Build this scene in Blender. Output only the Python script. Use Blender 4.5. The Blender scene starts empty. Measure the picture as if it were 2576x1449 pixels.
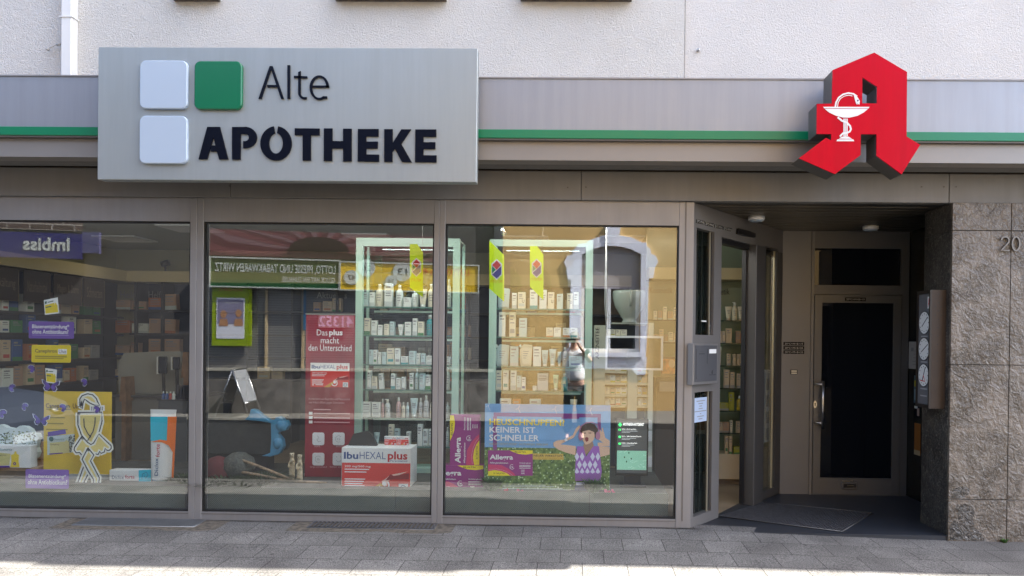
import bpy, math, random
from mathutils import Vector, Matrix
R = math.radians
scene = bpy.context.scene
COL = scene.collection
random.seed(11)

# ------------------------------------------------------------------ camera
FOC = 1860.0                      # focal length in units of a 2576 px wide picture
CAM = Vector((0.0, -6.2, 1.6))
ROT = Matrix.Rotation(R(1.1), 3, 'Z') @ Matrix.Rotation(R(90 - .38), 3, 'X') @ Matrix.Rotation(.0115, 3, 'Z')
_v = ROT.transposed() @ Vector((0, 1, 0))
CX = 1440 - FOC * _v.x / (-_v.z)
CY = 858 + FOC * _v.y / (-_v.z)
cd = bpy.data.cameras.new('camera')
cam = bpy.data.objects.new('camera', cd)
COL.objects.link(cam)
cam.matrix_world = Matrix.Translation(CAM) @ ROT.to_4x4()
cd.sensor_width = 36
cd.lens = FOC / 2576 * 36
cd.shift_x = (1288 - CX) / 2576
cd.shift_y = (CY - 724.5) / 2576
cd.clip_start = .05
cd.clip_end = 400
scene.camera = cam


def ray(px, py):
    return ROT @ Vector(((px - CX) / FOC, -(py - CY) / FOC, -1))


def gp(px, py, z=0.0):
    """ground point seen at a pixel"""
    d = ray(px, py)
    return CAM + d * ((z - CAM.z) / d.z)


class Fr:
    """an upright working plane: origin, horizontal direction u, outward normal n"""
    def __init__(s, o, u, mirror=False):
        u = Vector(u).normalized()
        s.o = Vector(o); s.u = u; s.n = Vector((u.y, -u.x)); s.mirror = mirror

    def pt(s, u, z, d):
        q = s.o + s.u * u + s.n * d
        return Vector((q.x, q.y, z))

    def at(s, px, py, d=0.0):
        r = ray(px, py); c = CAM.copy()
        if s.mirror:
            r = Vector((r.x, -r.y, r.z)); c = Vector((c.x, -c.y, c.z))
        den = r.x * s.n.x + r.y * s.n.y
        t = (d - (c.x - s.o.x) * s.n.x - (c.y - s.o.y) * s.n.y) / den
        p = c + r * t
        return ((p.x - s.o.x) * s.u.x + (p.y - s.o.y) * s.u.y, p.z)

    def rect(s, x0, y0, x1, y1, d=0.0):
        a = s.at(x0, (y0 + y1) / 2, d)[0]; b = s.at(x1, (y0 + y1) / 2, d)[0]
        t = s.at((x0 + x1) / 2, y0, d)[1]; q = s.at((x0 + x1) / 2, y1, d)[1]
        return min(a, b), max(a, b), q, t


def FY(Y):
    return Fr((0, Y), (1, 0))


F0 = FY(0)

# ------------------------------------------------------------------ materials
MATS = {}


def mat(name, col, rough=.5, metal=0.0, var=0.0, vscale=4.0, bump=0.0, bscale=60.0, spec=.5, emit=0.0, coat=0.0, col2=None, detail=4.0):
    if name in MATS:
        return MATS[name]
    m = bpy.data.materials.new(name); MATS[name] = m
    m.use_nodes = True
    nt = m.node_tree; N = nt.nodes; L = nt.links
    b = N['Principled BSDF']
    b.inputs['Base Color'].default_value = (*col, 1)
    b.inputs['Roughness'].default_value = rough
    b.inputs['Metallic'].default_value = metal
    b.inputs['Specular IOR Level'].default_value = spec
    b.inputs['Coat Weight'].default_value = coat
    if emit:
        b.inputs['Emission Color'].default_value = (*col, 1)
        b.inputs['Emission Strength'].default_value = emit
    if var or bump or col2:
        g = N.new('ShaderNodeNewGeometry')
    if var or col2:
        n = N.new('ShaderNodeTexNoise'); n.inputs['Scale'].default_value = vscale; n.inputs['Detail'].default_value = detail
        L.new(g.outputs['Position'], n.inputs['Vector'])
        cr = N.new('ShaderNodeValToRGB')
        c2 = col2 if col2 else tuple(max(0, c * (1 - var)) for c in col)
        c1 = col if col2 else tuple(min(1, c * (1 + var)) for c in col)
        cr.color_ramp.elements[0].position = .35; cr.color_ramp.elements[1].position = .65
        cr.color_ramp.elements[0].color = (*c2, 1); cr.color_ramp.elements[1].color = (*c1, 1)
        L.new(n.outputs['Fac'], cr.inputs['Fac']); L.new(cr.outputs['Color'], b.inputs['Base Color'])
    if bump:
        n2 = N.new('ShaderNodeTexNoise'); n2.inputs['Scale'].default_value = bscale; n2.inputs['Detail'].default_value = 5
        L.new(g.outputs['Position'], n2.inputs['Vector'])
        bp = N.new('ShaderNodeBump'); bp.inputs['Strength'].default_value = bump; bp.inputs['Distance'].default_value = .02
        L.new(n2.outputs['Fac'], bp.inputs['Height']); L.new(bp.outputs['Normal'], b.inputs['Normal'])
    return m


def streak(m, amt=.06):
    """faint vertical rain streaks and dust on painted sheet metal"""
    nt = m.node_tree; N = nt.nodes; L = nt.links; b = N['Principled BSDF']
    g = N.new('ShaderNodeNewGeometry'); mp = N.new('ShaderNodeMapping'); mp.inputs['Scale'].default_value = (9, 9, .55)
    n = N.new('ShaderNodeTexNoise'); n.inputs['Scale'].default_value = 1.6; n.inputs['Detail'].default_value = 7; n.inputs['Roughness'].default_value = .65
    cr = N.new('ShaderNodeValToRGB'); cr.color_ramp.elements[0].position = .38; cr.color_ramp.elements[1].position = .62
    cr.color_ramp.elements[0].color = (1 - amt, 1 - amt, 1 - amt * 1.1, 1); cr.color_ramp.elements[1].color = (1, 1, 1, 1)
    mx = N.new('ShaderNodeMix'); mx.data_type = 'RGBA'; mx.blend_type = 'MULTIPLY'; mx.inputs['Factor'].default_value = 1
    L.new(g.outputs['Position'], mp.inputs['Vector']); L.new(mp.outputs[0], n.inputs['Vector']); L.new(n.outputs['Fac'], cr.inputs['Fac'])
    src = b.inputs['Base Color'].links
    if src: L.new(src[0].from_socket, mx.inputs['A'])
    else: mx.inputs['A'].default_value = b.inputs['Base Color'].default_value
    L.new(cr.outputs['Color'], mx.inputs['B']); L.new(mx.outputs['Result'], b.inputs['Base Color'])
    rr = N.new('ShaderNodeMapRange'); rr.inputs['To Min'].default_value = b.inputs['Roughness'].default_value + .15; rr.inputs['To Max'].default_value = max(.05, b.inputs['Roughness'].default_value - .08)
    L.new(n.outputs['Fac'], rr.inputs['Value']); L.new(rr.outputs[0], b.inputs['Roughness'])


def glass(name, tint, refl, rough=0.0, body=None):
    """window glass: clear to what is behind, mirror to what is in front (angle dependent)"""
    if name in MATS:
        return MATS[name]
    m = bpy.data.materials.new(name); MATS[name] = m; m.use_nodes = True
    nt = m.node_tree; N = nt.nodes; L = nt.links
    N.remove(N['Principled BSDF'])
    if body:
        t = N.new('ShaderNodeBsdfDiffuse'); t.inputs['Color'].default_value = (*body, 1)
    else:
        t = N.new('ShaderNodeBsdfTransparent'); t.inputs['Color'].default_value = (*tint, 1)
    g = N.new('ShaderNodeBsdfGlossy'); g.inputs['Roughness'].default_value = rough
    g.inputs['Color'].default_value = (.95, .97, 1, 1)
    lw0 = N.new('ShaderNodeLayerWeight'); lw0.inputs['Blend'].default_value = .5; lw = N.new('ShaderNodeMath'); lw.operation = 'POWER'; lw.inputs[1].default_value = 5; L.new(lw0.outputs['Facing'], lw.inputs[0])
    mr = N.new('ShaderNodeMapRange'); mr.inputs['From Min'].default_value = .0; mr.inputs['To Min'].default_value = refl
    mx = N.new('ShaderNodeMixShader')
    L.new(lw.outputs[0], mr.inputs['Value']); L.new(mr.outputs[0], mx.inputs[0])
    L.new(t.outputs[0], mx.inputs[1]); L.new(g.outputs[0], mx.inputs[2])
    L.new(mx.outputs[0], N['Material Output'].inputs['Surface'])
    return m


alu = mat('aluminium_paint', (.275, .268, .268), .42, .35, .04, 3)
alu_dark = mat('aluminium_dark_profile', (.13, .12, .11), .5, .2, .06, 2)  # darker aluminium for lips, joints and the sign bracket
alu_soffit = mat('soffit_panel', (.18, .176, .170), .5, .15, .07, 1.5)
fascia_m = mat('fascia_panel', (.31, .325, .36), .38, .45, .03, 1.2)
sign_m = mat('sign_panel', (.355, .39, .395), .36, .4, .025, .8)
for _m_ in (alu, alu_soffit, fascia_m, sign_m): streak(_m_)
steel = mat('brushed_steel', (.6, .6, .6), .28, 1.0)
chrome = mat('chrome', (.8, .8, .8), .08, 1.0)
black = mat('black_plastic', (.012, .012, .014), .4)
rubber = mat('black_gasket', (.01, .01, .01), .7)
white = mat('white_plastic', (.78, .8, .82), .3)
paper = mat('white_paper', (.78, .8, .8), .6)
navy = mat('dark_blue_gloss', (.003, .005, .013), .2, 0, spec=.2)
green = mat('green_acrylic', (.0, .15, .065), .25)
sgreen = mat('green_stripe', (.0, .19, .085), .3)
acrylic = mat('white_acrylic', (.44, .54, .66), .18)
red = mat('red_acrylic', (.56, .0, .018), .2, spec=.12); streak(MATS['red_acrylic'], .1)
dkbrown = mat('dark_sheet_metal', (.06, .052, .045), .45, .3)
cream = mat('cream_laminate', (.58, .50, .30), .5)
mint = mat('mint_frame', (.40, .60, .52), .35)
ink = mat('dark_ink', (.03, .03, .04), .6)
greyink = mat('grey_ink', (.25, .26, .28), .6)
pane_m = glass('shop_window_glass', (.95, .97, .96), .10)
shelf_glass = glass('shelf_glass', (.9, .96, .94), .05)
blackglass = glass('dark_door_glass', (0, 0, 0), .035, body=(.006, .008, .013))


# ------------------------------------------------------------------ object helpers
def tag(o, label=None, cat=None, group=None, kind=None):
    if label: o['label'] = label
    if cat: o['category'] = cat
    if group: o['group'] = group
    if kind: o['kind'] = kind
    return o


def thing(name, label, cat, loc=(0, 0, 0), group=None):
    o = bpy.data.objects.new(name, None); COL.objects.link(o)
    o.location = loc; o.empty_display_size = .1
    o['_w'] = tuple(loc)
    return tag(o, label, cat, group)


def wloc(o):
    return Vector(o['_w'])


def circ(n, r):
    return [(r * math.cos(2 * math.pi * i / n), r * math.sin(2 * math.pi * i / n)) for i in range(n)]


class MB:
    def __init__(s):
        s.v = []; s.f = []; s.mi = []; s.m = 0; s.sm = []

    def add(s, vs, fs, smooth=False):
        k = len(s.v); s.v += [Vector(q) for q in vs]
        for f in fs:
            s.f.append([k + i for i in f]); s.mi.append(s.m); s.sm.append(smooth)
        return s

    def box(s, fr, u0, u1, z0, z1, d0, d1, bev=0.0):
        if bev:
            b = min(bev, (u1 - u0) / 3, (z1 - z0) / 3)
            pts = [(u0 + b, z0), (u1 - b, z0), (u1, z0 + b), (u1, z1 - b), (u1 - b, z1), (u0 + b, z1), (u0, z1 - b), (u0, z0 + b)]
            ins = [(u0 + 1.5 * b, z0 + b), (u1 - 1.5 * b, z0 + b), (u1 - b, z0 + 1.5 * b), (u1 - b, z1 - 1.5 * b), (u1 - 1.5 * b, z1 - b), (u0 + 1.5 * b, z1 - b), (u0 + b, z1 - 1.5 * b), (u0 + b, z0 + 1.5 * b)]
            n = 8; db = b if d1 > d0 else -b
            V = [fr.pt(u, z, d0) for u, z in pts] + [fr.pt(u, z, d1 - db) for u, z in pts] + [fr.pt(u, z, d1) for u, z in ins]
            fs = [list(range(n))[::-1], [2 * n + i for i in range(n)]]
            for i in range(n):
                j = (i + 1) % n
                fs.append([i, j, n + j, n + i]); fs.append([n + i, n + j, 2 * n + j, 2 * n + i])
            return s.add(V, fs)
        V = [fr.pt(u, z, d) for d in (d0, d1) for u, z in ((u0, z0), (u1, z0), (u1, z1), (u0, z1))]
        return s.add(V, [(3, 2, 1, 0), (4, 5, 6, 7), (0, 1, 5, 4), (1, 2, 6, 5), (2, 3, 7, 6), (3, 0, 4, 7)])

    def pbox(s, fr, x0, y0, x1, y1, d0, d1, bev=0.0):
        return s.box(fr, *fr.rect(x0, y0, x1, y1, max(d0, d1)), d0, d1, bev)

    def xbox(s, x0, x1, y0, y1, z0, z1):
        return s.box(F0, x0, x1, z0, z1, -y1, -y0)

    def poly(s, fr, pts, d0, d1):
        n = len(pts)
        ar = sum(pts[i][0] * pts[(i + 1) % n][1] - pts[(i + 1) % n][0] * pts[i][1] for i in range(n))
        if ar < 0: pts = pts[::-1]
        if abs(d1 - d0) < 1e-6:
            return s.add([fr.pt(u, z, d1) for u, z in pts], [list(range(n))])
        V = [fr.pt(u, z, d0) for u, z in pts] + [fr.pt(u, z, d1) for u, z in pts]
        fs = [list(range(n))[::-1], [n + i for i in range(n)]]
        for i in range(n):
            j = (i + 1) % n; fs.append([i, j, n + j, n + i])
        return s.add(V, fs)

    def ppoly(s, fr, px, d0, d1):
        return s.poly(fr, [fr.at(x, y, d1) for x, y in px], d0, d1)

    def quad(s, a, b, c, d):
        return s.add([a, b, c, d], [(0, 1, 2, 3)])

    def tube(s, pts, r, n=8, closed=False):
        pts = [Vector(p) for p in pts]
        rs = r if isinstance(r, (list, tuple)) else [r] * len(pts)
        V = []; up0 = None
        for i, p in enumerate(pts):
            t = (pts[min(i + 1, len(pts) - 1)] - pts[max(i - 1, 0)]).normalized()
            a = t.cross(Vector((0, 0, 1)) if abs(t.z) < .9 else Vector((1, 0, 0))).normalized(); b = t.cross(a)
            if up0 is not None and a.dot(up0) < 0: a = -a; b = -b
            up0 = a
            V += [p + a * (rs[i] * math.cos(2 * math.pi * k / n)) + b * (rs[i] * math.sin(2 * math.pi * k / n)) for k in range(n)]
        fs = []
        for i in range(len(pts) - 1):
            for k in range(n):
                k2 = (k + 1) % n
                fs.append((i * n + k, i * n + k2, (i + 1) * n + k2, (i + 1) * n + k))
        fs += [list(range(n))[::-1], [(len(pts) - 1) * n + k for k in range(n)]]
        return s.add(V, fs, True)

    def lathe(s, c, prof, n=20, sx=1.0, sy=1.0):
        c = Vector(c); V = []
        for r, z in prof:
            V += [c + Vector((r * math.cos(2 * math.pi * k / n) * sx, r * math.sin(2 * math.pi * k / n) * sy, z)) for k in range(n)]
        fs = []
        for i in range(len(prof) - 1):
            for k in range(n):
                k2 = (k + 1) % n
                fs.append((i * n + k, i * n + k2, (i + 1) * n + k2, (i + 1) * n + k))
        fs += [list(range(n))[::-1], [(len(prof) - 1) * n + k for k in range(n)]]
        return s.add(V, fs, True)

    def disc(s, fr, u, z, r, d0, d1, n=24, rz=None):
        return s.poly(fr, [(u + a, z + b * ((rz or r) / r)) for a, b in circ(n, r)], d0, d1)

    def ring(s, fr, u, z, r0, r1, d0, d1, n=28, a0=0, a1=360):
        P = []
        for i in range(n):
            t0 = R(a0 + (a1 - a0) * i / n); t1 = R(a0 + (a1 - a0) * (i + 1) / n)
            s.poly(fr, [(u + r0 * math.cos(t0), z + r0 * math.sin(t0)), (u + r1 * math.cos(t0), z + r1 * math.sin(t0)),
                        (u + r1 * math.cos(t1), z + r1 * math.sin(t1)), (u + r0 * math.cos(t1), z + r0 * math.sin(t1))], d0, d1)
        return s

    def stroke(s, fr, pts, w, d0, d1, px=True):
        """a flat line of width w (metres) through pixel points"""
        if px: pts = [fr.at(x, y, d1) for x, y in pts]
        L = []; Rr = []
        for i, p in enumerate(pts):
            a = Vector(pts[max(i - 1, 0)]); b = Vector(pts[min(i + 1, len(pts) - 1)])
            t = (b - a)
            if t.length < 1e-9: continue
            t.normalize(); nn = Vector((-t.y, t.x)) * w / 2
            L.append(Vector(p) + nn); Rr.append(Vector(p) - nn)
        for i in range(len(L) - 1):
            s.poly(fr, [tuple(L[i]), tuple(L[i + 1]), tuple(Rr[i + 1]), tuple(Rr[i])], d0, d1)
        return s

    def build(s, name, mats, parent=None, smooth=None):
        if not isinstance(mats, (list, tuple)): mats = [mats]
        me = bpy.data.meshes.new(name)
        if parent is None:
            xs = [v.x for v in s.v]; ys = [v.y for v in s.v]; zs = [v.z for v in s.v]
            o0 = Vector(((min(xs) + max(xs)) / 2, (min(ys) + max(ys)) / 2, min(zs)))
            base = Vector((0, 0, 0))
        else:
            base = wloc(parent); xs = [v.x for v in s.v]; ys = [v.y for v in s.v]; zs = [v.z for v in s.v]
            o0 = Vector(((min(xs) + max(xs)) / 2, (min(ys) + max(ys)) / 2, min(zs)))
        me.from_pydata([tuple(v - o0) for v in s.v], [], s.f)
        for m in mats: me.materials.append(m)
        me.polygons.foreach_set('material_index', s.mi)
        me.polygons.foreach_set('use_smooth', s.sm)
        me.update()
        o = bpy.data.objects.new(name, me); COL.objects.link(o)
        o.location = o0 - base
        o['_w'] = tuple(o0)
        if parent is not None: o.parent = parent
        return o


_TC = {}


def textmesh(s, bold=0.0, sp=1.0):
    k = (s, bold, sp)
    if k in _TC: return _TC[k]
    cu = bpy.data.curves.new('t', 'FONT'); cu.body = s; cu.offset = bold; cu.resolution_u = 2; cu.space_character = sp
    o = bpy.data.objects.new('t', cu)
    COL.objects.link(o)
    bpy.context.view_layer.update()
    me = bpy.data.meshes.new_from_object(o.evaluated_get(bpy.context.evaluated_depsgraph_get()))
    vs = [(v.co.x, v.co.y) for v in me.vertices]; fs = [list(p.vertices) for p in me.polygons]
    bpy.data.objects.remove(o); bpy.data.curves.remove(cu); bpy.data.meshes.remove(me)
    _TC[k] = (vs, fs)
    return _TC[k]


def textuz(mb, fr, s, u0, u1, z0, z1, d, bold=0.0, rot=0, sp=1.0, slope=0.0):
    vs, fs = textmesh(s, bold, sp)
    x0 = min(v[0] for v in vs); x1 = max(v[0] for v in vs); y0 = min(v[1] for v in vs); y1 = max(v[1] for v in vs)
    V = []
    for x, y in vs:
        a = (x - x0) / (x1 - x0); b = (y - y0) / (y1 - y0)
        if rot == 90: a, b = 1 - b, a
        V.append(fr.pt(u0 + a * (u1 - u0), z0 + b * (z1 - z0) + slope * a, d))
    mb.add(V, [f[::1] for f in fs])
    return mb


def text(fr, s, x0, y0, x1, y1, d, m, parent, bold=0.0, rot=0, name='lettering', sp=1.0):
    mb = MB(); textuz(mb, fr, s, *fr.rect(x0, y0, x1, y1, d), d, bold, rot, sp)
    return mb.build(name, m, parent)


def zm(ox, oy, s):
    """zoom picture coordinates -> overview pixel list"""
    k = s * .63889
    def f(*p):
        return [(ox * .63889 + x * k, oy * .63889 + y * k) for x, y in p]
    return f
# ================================================================== materials with structure
def plaster(name, col, bs=95.0, strength=.55):
    m = bpy.data.materials.new(name); m.use_nodes = True; nt = m.node_tree; N = nt.nodes; L = nt.links
    b = N['Principled BSDF']; b.inputs['Roughness'].default_value = .9; b.inputs['Specular IOR Level'].default_value = .2
    g = N.new('ShaderNodeNewGeometry')
    n = N.new('ShaderNodeTexNoise'); n.inputs['Scale'].default_value = 1.3; n.inputs['Detail'].default_value = 6
    L.new(g.outputs['Position'], n.inputs['Vector'])
    cr = N.new('ShaderNodeValToRGB'); cr.color_ramp.elements[0].position = .3; cr.color_ramp.elements[1].position = .7
    cr.color_ramp.elements[0].color = (*[c * .9 for c in col], 1); cr.color_ramp.elements[1].color = (*col, 1)
    L.new(n.outputs['Fac'], cr.inputs['Fac']); L.new(cr.outputs['Color'], b.inputs['Base Color'])
    n1 = N.new('ShaderNodeTexNoise'); n1.inputs['Scale'].default_value = bs; n1.inputs['Detail'].default_value = 4; n1.inputs['Distortion'].default_value = 2.2
    n2 = N.new('ShaderNodeTexNoise'); n2.inputs['Scale'].default_value = bs * .35; n2.inputs['Detail'].default_value = 3; n2.inputs['Distortion'].default_value = 3
    ad = N.new('ShaderNodeMath'); ad.operation = 'ADD'
    for q in (n1, n2): L.new(g.outputs['Position'], q.inputs['Vector'])
    L.new(n1.outputs['Fac'], ad.inputs[0]); L.new(n2.outputs['Fac'], ad.inputs[1])
    bp = N.new('ShaderNodeBump'); bp.inputs['Strength'].default_value = strength; bp.inputs['Distance'].default_value = .03
    L.new(ad.outputs[0], bp.inputs['Height']); L.new(bp.outputs['Normal'], b.inputs['Normal'])
    return m


stucco = plaster('rough_white_stucco', (.88, .86, .81), 75, .75)
stucco_old = plaster('weathered_stucco', (.80, .775, .735), 60, .7)
ochre = plaster('ochre_render', (.72, .46, .18), 60, .3)


def slate(name, c1, c2, c3, rel=1.0):
    m = bpy.data.materials.new(name); m.use_nodes = True; nt = m.node_tree; N = nt.nodes; L = nt.links
    b = N['Principled BSDF']; b.inputs['Roughness'].default_value = .38; b.inputs['Specular IOR Level'].default_value = .6
    g = N.new('ShaderNodeNewGeometry')
    n = N.new('ShaderNodeTexNoise'); n.inputs['Scale'].default_value = 3.2; n.inputs['Detail'].default_value = 9; n.inputs['Distortion'].default_value = 1.2
    L.new(g.outputs['Position'], n.inputs['Vector'])
    cr = N.new('ShaderNodeValToRGB'); e = cr.color_ramp.elements
    e[0].position = .38; e[1].position = .62; e[0].color = (*c1, 1); e[1].color = (*c3, 1)
    k = e.new(.5); k.color = (*c2, 1)
    L.new(n.outputs['Fac'], cr.inputs['Fac'])
    # pale scratches
    nz = N.new('ShaderNodeTexNoise'); nz.inputs['Scale'].default_value = 22; nz.inputs['Detail'].default_value = 5; nz.inputs['Distortion'].default_value = 3.5
    L.new(g.outputs['Position'], nz.inputs['Vector'])
    c2r = N.new('ShaderNodeValToRGB'); c2r.color_ramp.elements[0].position = .52; c2r.color_ramp.elements[1].position = .72
    c2r.color_ramp.elements[0].color = (0, 0, 0, 1); c2r.color_ramp.elements[1].color = (.85, .85, .85, 1)
    L.new(nz.outputs['Fac'], c2r.inputs['Fac'])
    mx = N.new('ShaderNodeMix'); mx.data_type = 'RGBA'; mx.inputs['B'].default_value = (.27, .25, .215, 1)
    L.new(c2r.outputs['Color'], mx.inputs['Factor']); L.new(cr.outputs['Color'], mx.inputs['A']); L.new(mx.outputs['Result'], b.inputs['Base Color'])
    mp = N.new('ShaderNodeMapping'); mp.inputs['Scale'].default_value = (1, 1, 1.0); mp.inputs['Rotation'].default_value = (0, R(35), 0)
    L.new(g.outputs['Position'], mp.inputs['Vector'])
    n2 = N.new('ShaderNodeTexNoise'); n2.inputs['Scale'].default_value = 17; n2.inputs['Detail'].default_value = 4; n2.inputs['Distortion'].default_value = 1.0
    L.new(mp.outputs[0], n2.inputs['Vector'])
    n3 = N.new('ShaderNodeTexNoise'); n3.inputs['Scale'].default_value = 55; n3.inputs['Detail'].default_value = 3
    L.new(mp.outputs[0], n3.inputs['Vector'])
    ml = N.new('ShaderNodeMath'); ml.operation = 'MULTIPLY_ADD'; ml.inputs[1].default_value = .3
    L.new(n3.outputs['Fac'], ml.inputs[0]); L.new(n2.outputs['Fac'], ml.inputs[2])
    bp = N.new('ShaderNodeBump'); bp.inputs['Strength'].default_value = rel; bp.inputs['Distance'].default_value = .032
    L.new(ml.outputs[0], bp.inputs['Height']); L.new(bp.outputs['Normal'], b.inputs['Normal'])
    return m


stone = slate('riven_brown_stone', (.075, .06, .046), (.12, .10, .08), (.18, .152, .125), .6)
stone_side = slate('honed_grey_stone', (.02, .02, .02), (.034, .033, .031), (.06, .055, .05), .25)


def paving(name):
    m = bpy.data.materials.new(name); m.use_nodes = True; nt = m.node_tree; N = nt.nodes; L = nt.links
    b = N['Principled BSDF']; b.inputs['Roughness'].default_value = .85
    g = N.new('ShaderNodeNewGeometry')
    br = N.new('ShaderNodeTexBrick'); br.inputs['Scale'].default_value = 1; br.offset = .5
    br.inputs['Brick Width'].default_value = .315; br.inputs['Row Height'].default_value = .3; br.inputs['Mortar Size'].default_value = .0033
    br.inputs['Mortar Smooth'].default_value = .2
    br.inputs['Color1'].default_value = (.158, .152, .146, 1); br.inputs['Color2'].default_value = (.205, .198, .19, 1); br.inputs['Mortar'].default_value = (.05, .046, .042, 1)
    mp = N.new('ShaderNodeMapping'); mp.inputs['Location'].default_value = (.07, .06, 0)
    L.new(g.outputs['Position'], mp.inputs['Vector']); L.new(mp.outputs[0], br.inputs['Vector'])
    # speckle
    n = N.new('ShaderNodeTexNoise'); n.inputs['Scale'].default_value = 115; n.inputs['Detail'].default_value = 2
    L.new(g.outputs['Position'], n.inputs['Vector'])
    cr = N.new('ShaderNodeValToRGB'); cr.color_ramp.elements[0].position = .36; cr.color_ramp.elements[1].position = .62
    cr.color_ramp.elements[0].color = (.42, .42, .42, 1); cr.color_ramp.elements[1].color = (1.38, 1.37, 1.34, 1)
    L.new(n.outputs['Fac'], cr.inputs['Fac'])
    n4 = N.new('ShaderNodeTexNoise'); n4.inputs['Scale'].default_value = 2.3; n4.inputs['Detail'].default_value = 7
    L.new(g.outputs['Position'], n4.inputs['Vector'])
    c4 = N.new('ShaderNodeValToRGB'); c4.color_ramp.elements[0].position = .3; c4.color_ramp.elements[1].position = .7
    c4.color_ramp.elements[0].color = (.62, .61, .60, 1); c4.color_ramp.elements[1].color = (1.1, 1.1, 1.08, 1)
    L.new(n4.outputs['Fac'], c4.inputs['Fac'])
    def mul(a, c):
        x = N.new('ShaderNodeMix'); x.data_type = 'RGBA'; x.blend_type = 'MULTIPLY'; x.inputs['Factor'].default_value = 1
        L.new(a, x.inputs['A']); L.new(c, x.inputs['B']); return x.outputs['Result']
    c = mul(mul(br.outputs['Color'], cr.outputs['Color']), c4.outputs['Color'])
    vo = N.new('ShaderNodeTexVoronoi'); vo.inputs['Scale'].default_value = 3.1; L.new(g.outputs['Position'], vo.inputs['Vector'])
    cv = N.new('ShaderNodeValToRGB'); cv.color_ramp.elements[0].position = .035; cv.color_ramp.elements[1].position = .05
    cv.color_ramp.elements[0].color = (.35, .34, .33, 1); cv.color_ramp.elements[1].color = (1, 1, 1, 1)
    L.new(vo.outputs['Distance'], cv.inputs['Fac']); c = mul(c, cv.outputs['Color'])
    L.new(c, b.inputs['Base Color'])
    bp = N.new('ShaderNodeBump'); bp.inputs['Strength'].default_value = .6; bp.inputs['Distance'].default_value = .006; bp.invert = True
    ad = N.new('ShaderNodeMath'); ad.operation = 'MULTIPLY_ADD'; ad.inputs[1].default_value = -.35
    L.new(n.outputs['Fac'], ad.inputs[0]); L.new(br.outputs['Fac'], ad.inputs[2]); L.new(ad.outputs[0], bp.inputs['Height'])
    L.new(bp.outputs['Normal'], b.inputs['Normal'])
    return m


pave_m = paving('granite_pavers')
asphalt = mat('asphalt', (.020, .020, .021), .95, 0, .25, 40, .3, 200, spec=.1)
kerb_m = mat('kerb_stone', (.085, .08, .075), .85, 0, .15, 12, .2, 80)

# ================================================================== ground
def gz(x, y):
    a = max(0, min(1, (2.9 - x) / 1.9)); b = max(0, min(1, 1 + y / 1.7))
    return .055 * a * b


mb = MB(); nx, ny = 48, 10
xs = [-12 + 22 * i / nx for i in range(nx + 1)]; ys = [-1.9 + 2.0 * j / ny for j in range(ny + 1)]
V = [(x, y, gz(x, y)) for y in ys for x in xs]
mb.add(V, [(j * (nx + 1) + i, j * (nx + 1) + i + 1, (j + 1) * (nx + 1) + i + 1, (j + 1) * (nx + 1) + i) for j in range(ny) for i in range(nx)], True)
mb.build('pavement', pave_m)['kind'] = 'structure'
mb = MB(); mb.xbox(-30, 25, -2.04, -1.9, -.3, .004); mb.xbox(-30, 25, -8.44, -8.3, -.3, .004)
mb.build('kerb', kerb_m)['kind'] = 'structure'
mb = MB(); mb.quad((-150, -8.3, -.11), (150, -8.3, -.11), (150, -2.04, -.11), (-150, -2.04, -.11)); mb.build('road', asphalt)['kind'] = 'structure'
mb = MB(); mb.xbox(-30, 25, -14, -8.44, -.3, .0); mb.build('far_pavement', mat('far_pavers', (.13, .12, .105), .9, 0, .2, 6))['kind'] = 'structure'
mb = MB(); mb.quad((-200, -200, -.31), (200, -200, -.31), (200, 200, -.31), (-200, 200, -.31))
mb.build('ground', mat('ground_far', (.2, .19, .18), .9, 0, .2, .5))['kind'] = 'structure'

# ================================================================== the pharmacy building
BLD = thing('pharmacy_building', 'white stucco building with grey metal shopfront, three big windows and a recessed entrance', 'building', (0, 3, 0))
XL, XR = -8.2, 7.6
x_pier = F0.at(2390, 1000, .10)[0]
x_rw = FY(1.52).at(2284, 1000, 0)[0]
XA = F0.at(1741, 900, 0)[0]; XB = FY(1.52).at(1966, 900, 0)[0]
SL = Fr((XA, 0), (XB - XA, 1.52)); SLEN = math.hypot(XB - XA, 1.52)
ZC = 2.77                                     # soffit of the recess
ZF = F0.at(1205, 402, .44)[1]; ZT = F0.at(1207, 198, .47)[1]
ZG0 = F0.at(1205, 347, .49)[1]; ZG1 = F0.at(1205, 325, .49)[1]
ROOF = 7.35
# upper storeys
sx = F0.at(1723, 100, 0)[0]; mb = MB(); mb.box(F0, sx - .012, sx + .0005, 3.05, 7.3, -.3, .02); 
px0, px1 = F0.at(165, 100, .05)[0], F0.at(195, 100, .05)[0]
mb.build('wall_joint', mat('grey_joint', (.35, .34, .33), .9), BLD)
mb = MB(); mb.box(F0, px0, sx - .0125, 3.05, ROOF, -.3, .045); mb.build('upper_wall', stucco, BLD)
mb = MB(); mb.box(F0, sx + .001, XR, 3.05, ROOF, -.3, .0); mb.build('upper_wall', plaster('grey_white_stucco', (.80, .785, .76), 75, .6), BLD)
mb = MB(); mb.box(F0, XL, px0 - .001, 3.05, ROOF, -.3, .03); mb.build('upper_wall', stucco_old, BLD)
mb = MB(); mb.box(F0, px0 + .01, px1, 3.2, ROOF - .2, .047, .125, .008); mb.box(F0, px0 + .0, px1 + .01, F0.at(180, 53, .05)[1], F0.at(180, 50, .05)[1], .047, .132)
mb.build('downpipe', mat('white_pipe', (.78, .78, .76), .4), BLD)
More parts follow.
